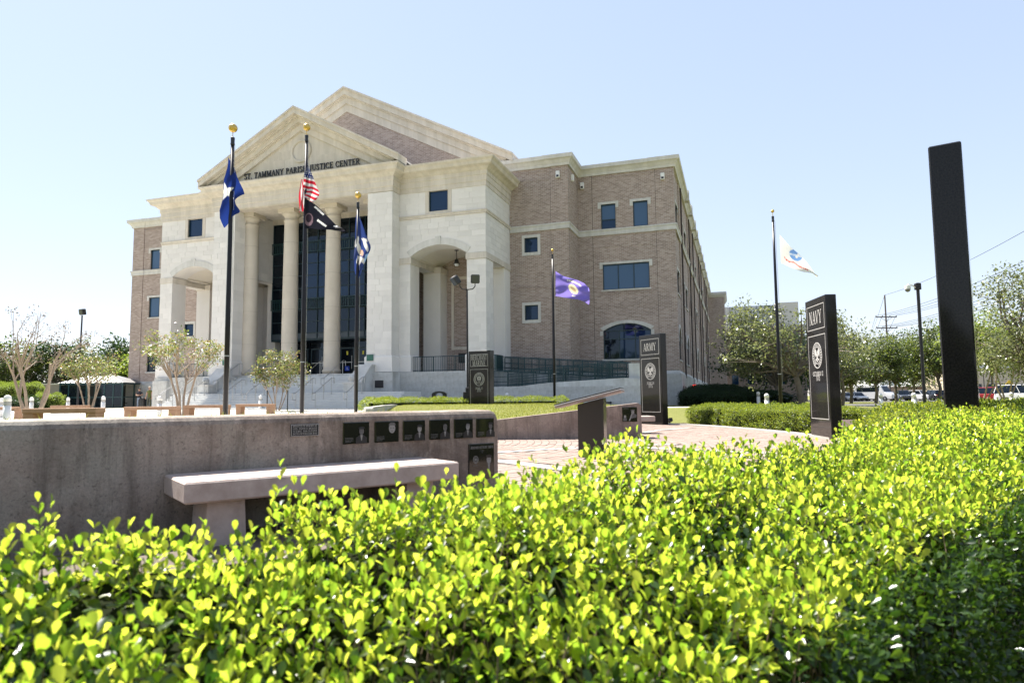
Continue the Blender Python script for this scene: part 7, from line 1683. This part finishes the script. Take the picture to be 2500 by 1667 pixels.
# ------------------------------------------------------------------ buildings and walls farther off
AX = thing('annex_building', 'brick annex with a pale seamed metal roof screen behind the courthouse', 'building', bw(2.4, 76, 0), BYAW)
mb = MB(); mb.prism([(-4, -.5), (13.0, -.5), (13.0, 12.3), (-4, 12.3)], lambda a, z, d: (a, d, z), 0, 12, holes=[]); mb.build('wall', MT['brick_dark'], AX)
mb = MB(); mb.sweep([(-4, 0), (13.0, 0), (13.0, 12)], [(0, 12.25), (.2, 12.3), (.5, 12.8), (.5, 13.2), (-.3, 13.2), (-.3, 12.25)]); mb.build('cornice', MT['band'], AX)
mb = MB(); mb.box(-4, 8.5, .6, .8, 13.15, 16.9); MRF = flat('pale_roof_metal', (.6,.6,.58), .4, .2); RS = mb.build('roof_screen', MRF, AX)
for i in range(14): s_ = MB(); s_.box(-3.6+.9*i, -3.54+.9*i, .54, .6, 13.2, 16.9); s_.build('seam', bpy.data.materials['seam_shadow_metal'], RS)
mb = MB(); mb.box(8.5, 12.2, .3, 3.5, 13.2, 17.2); mb.build('tower', MT['plaster'], AX)
for u in (1.4, 4.0, 6.6, 9.2):
    for z in (3.0, 7.5): p = MB(); p.box(u-.55, u+.55, -.03, .0, z, z+1.7); w_ = p.build('window', MT['frame'], AX); p = MB(); p.box(u-.48, u+.48, -.035, -.03, z+.07, z+1.63); p.build('pane', MT['glass'], w_)
EW = thing('end_wing', 'far brick end wing projecting from the long side of the courthouse', 'building', bw(0, 65, 0), BYAW)
mb = MB(); mb.box(.0, 2.5, 0.02, 9, -.4, 17.2); mb.build('wall', MT['brick'], EW)
mb = MB(); mb.sweep([(0, 0.0), (2.5, 0.0), (2.5, 9)], [(0, 17.1), (.1, 17.15), (.4, 17.6), (.42, 17.95), (-.3, 17.95), (-.3, 17.1)]); mb.build('cornice', MT['band'], EW)
mb = MB(); mb.sweep([(0, 0.0), (2.5, 0.0), (2.5, 9)], [(0, -.3), (.12, -.3), (.12, 2.4), (0, 2.6)]); mb.build('plinth', MT['base'], EW)
x0, x1 = colx(40, 78, 950), colx(146, 78, 950)
GW = thing('boundary_wall', 'long grey brown wall beyond the bare crape myrtle and the shelter', 'wall', ((x0+x1)/2, 78, .3), 0)
mb = MB(); mb.box(-14, 15, 0, .4, -.5, 2.75); mb.build('wall', flat('grey_stucco', (.27,.24,.215), .9, var=.15, vs=.6), GW); mb = MB(); mb.box(-14.1, 15.1, -.08, .48, 2.752, 2.9); mb.build('coping', MT['band'], GW)
OB = thing('office_building', 'cream low office building half hidden behind the right hand crape myrtles', 'building', (colx(2460, 135, 930), 135, 0), 0)
mb = MB(); mb.box(-8, 16, 0, 14, -.4, 6.2); mb.build('wall', flat('cream_stucco', (.62,.52,.38), .85), OB); mb = MB(); mb.box(-8.3, 16.3, -.4, 14.3, 6.21, 6.8); mb.build('cornice', MT['white'], OB)
for i in range(8): p = MB(); p.box(-6.9+2.8*i, -5.3+2.8*i, -.04, 0, 1.2, 3.0); w_ = p.build('window', MT['frame'], OB); p = MB(); p.box(-6.8+2.8*i, -5.4+2.8*i, -.045, -.04, 1.3, 2.9); p.build('pane', MT['glass_dark'], w_)
LB = thing('low_building', 'long low white roofed building behind the car park oaks', 'building', (colx(2215, 150, 940), 150.5, -.2), 0)
mb = MB(); mb.box(-9, 11, 0, 9, 0, 3.0); mb.build('wall', flat('tan_siding', (.45,.36,.29), .85), LB); mb = MB(); mb.prism([(-.8, 3.01), (9.8, 3.01), (4.5, 4.6)], lambda a, z, d: (d, a, z), -9.6, 11.6); mb.build('roof', MT['white'], LB)
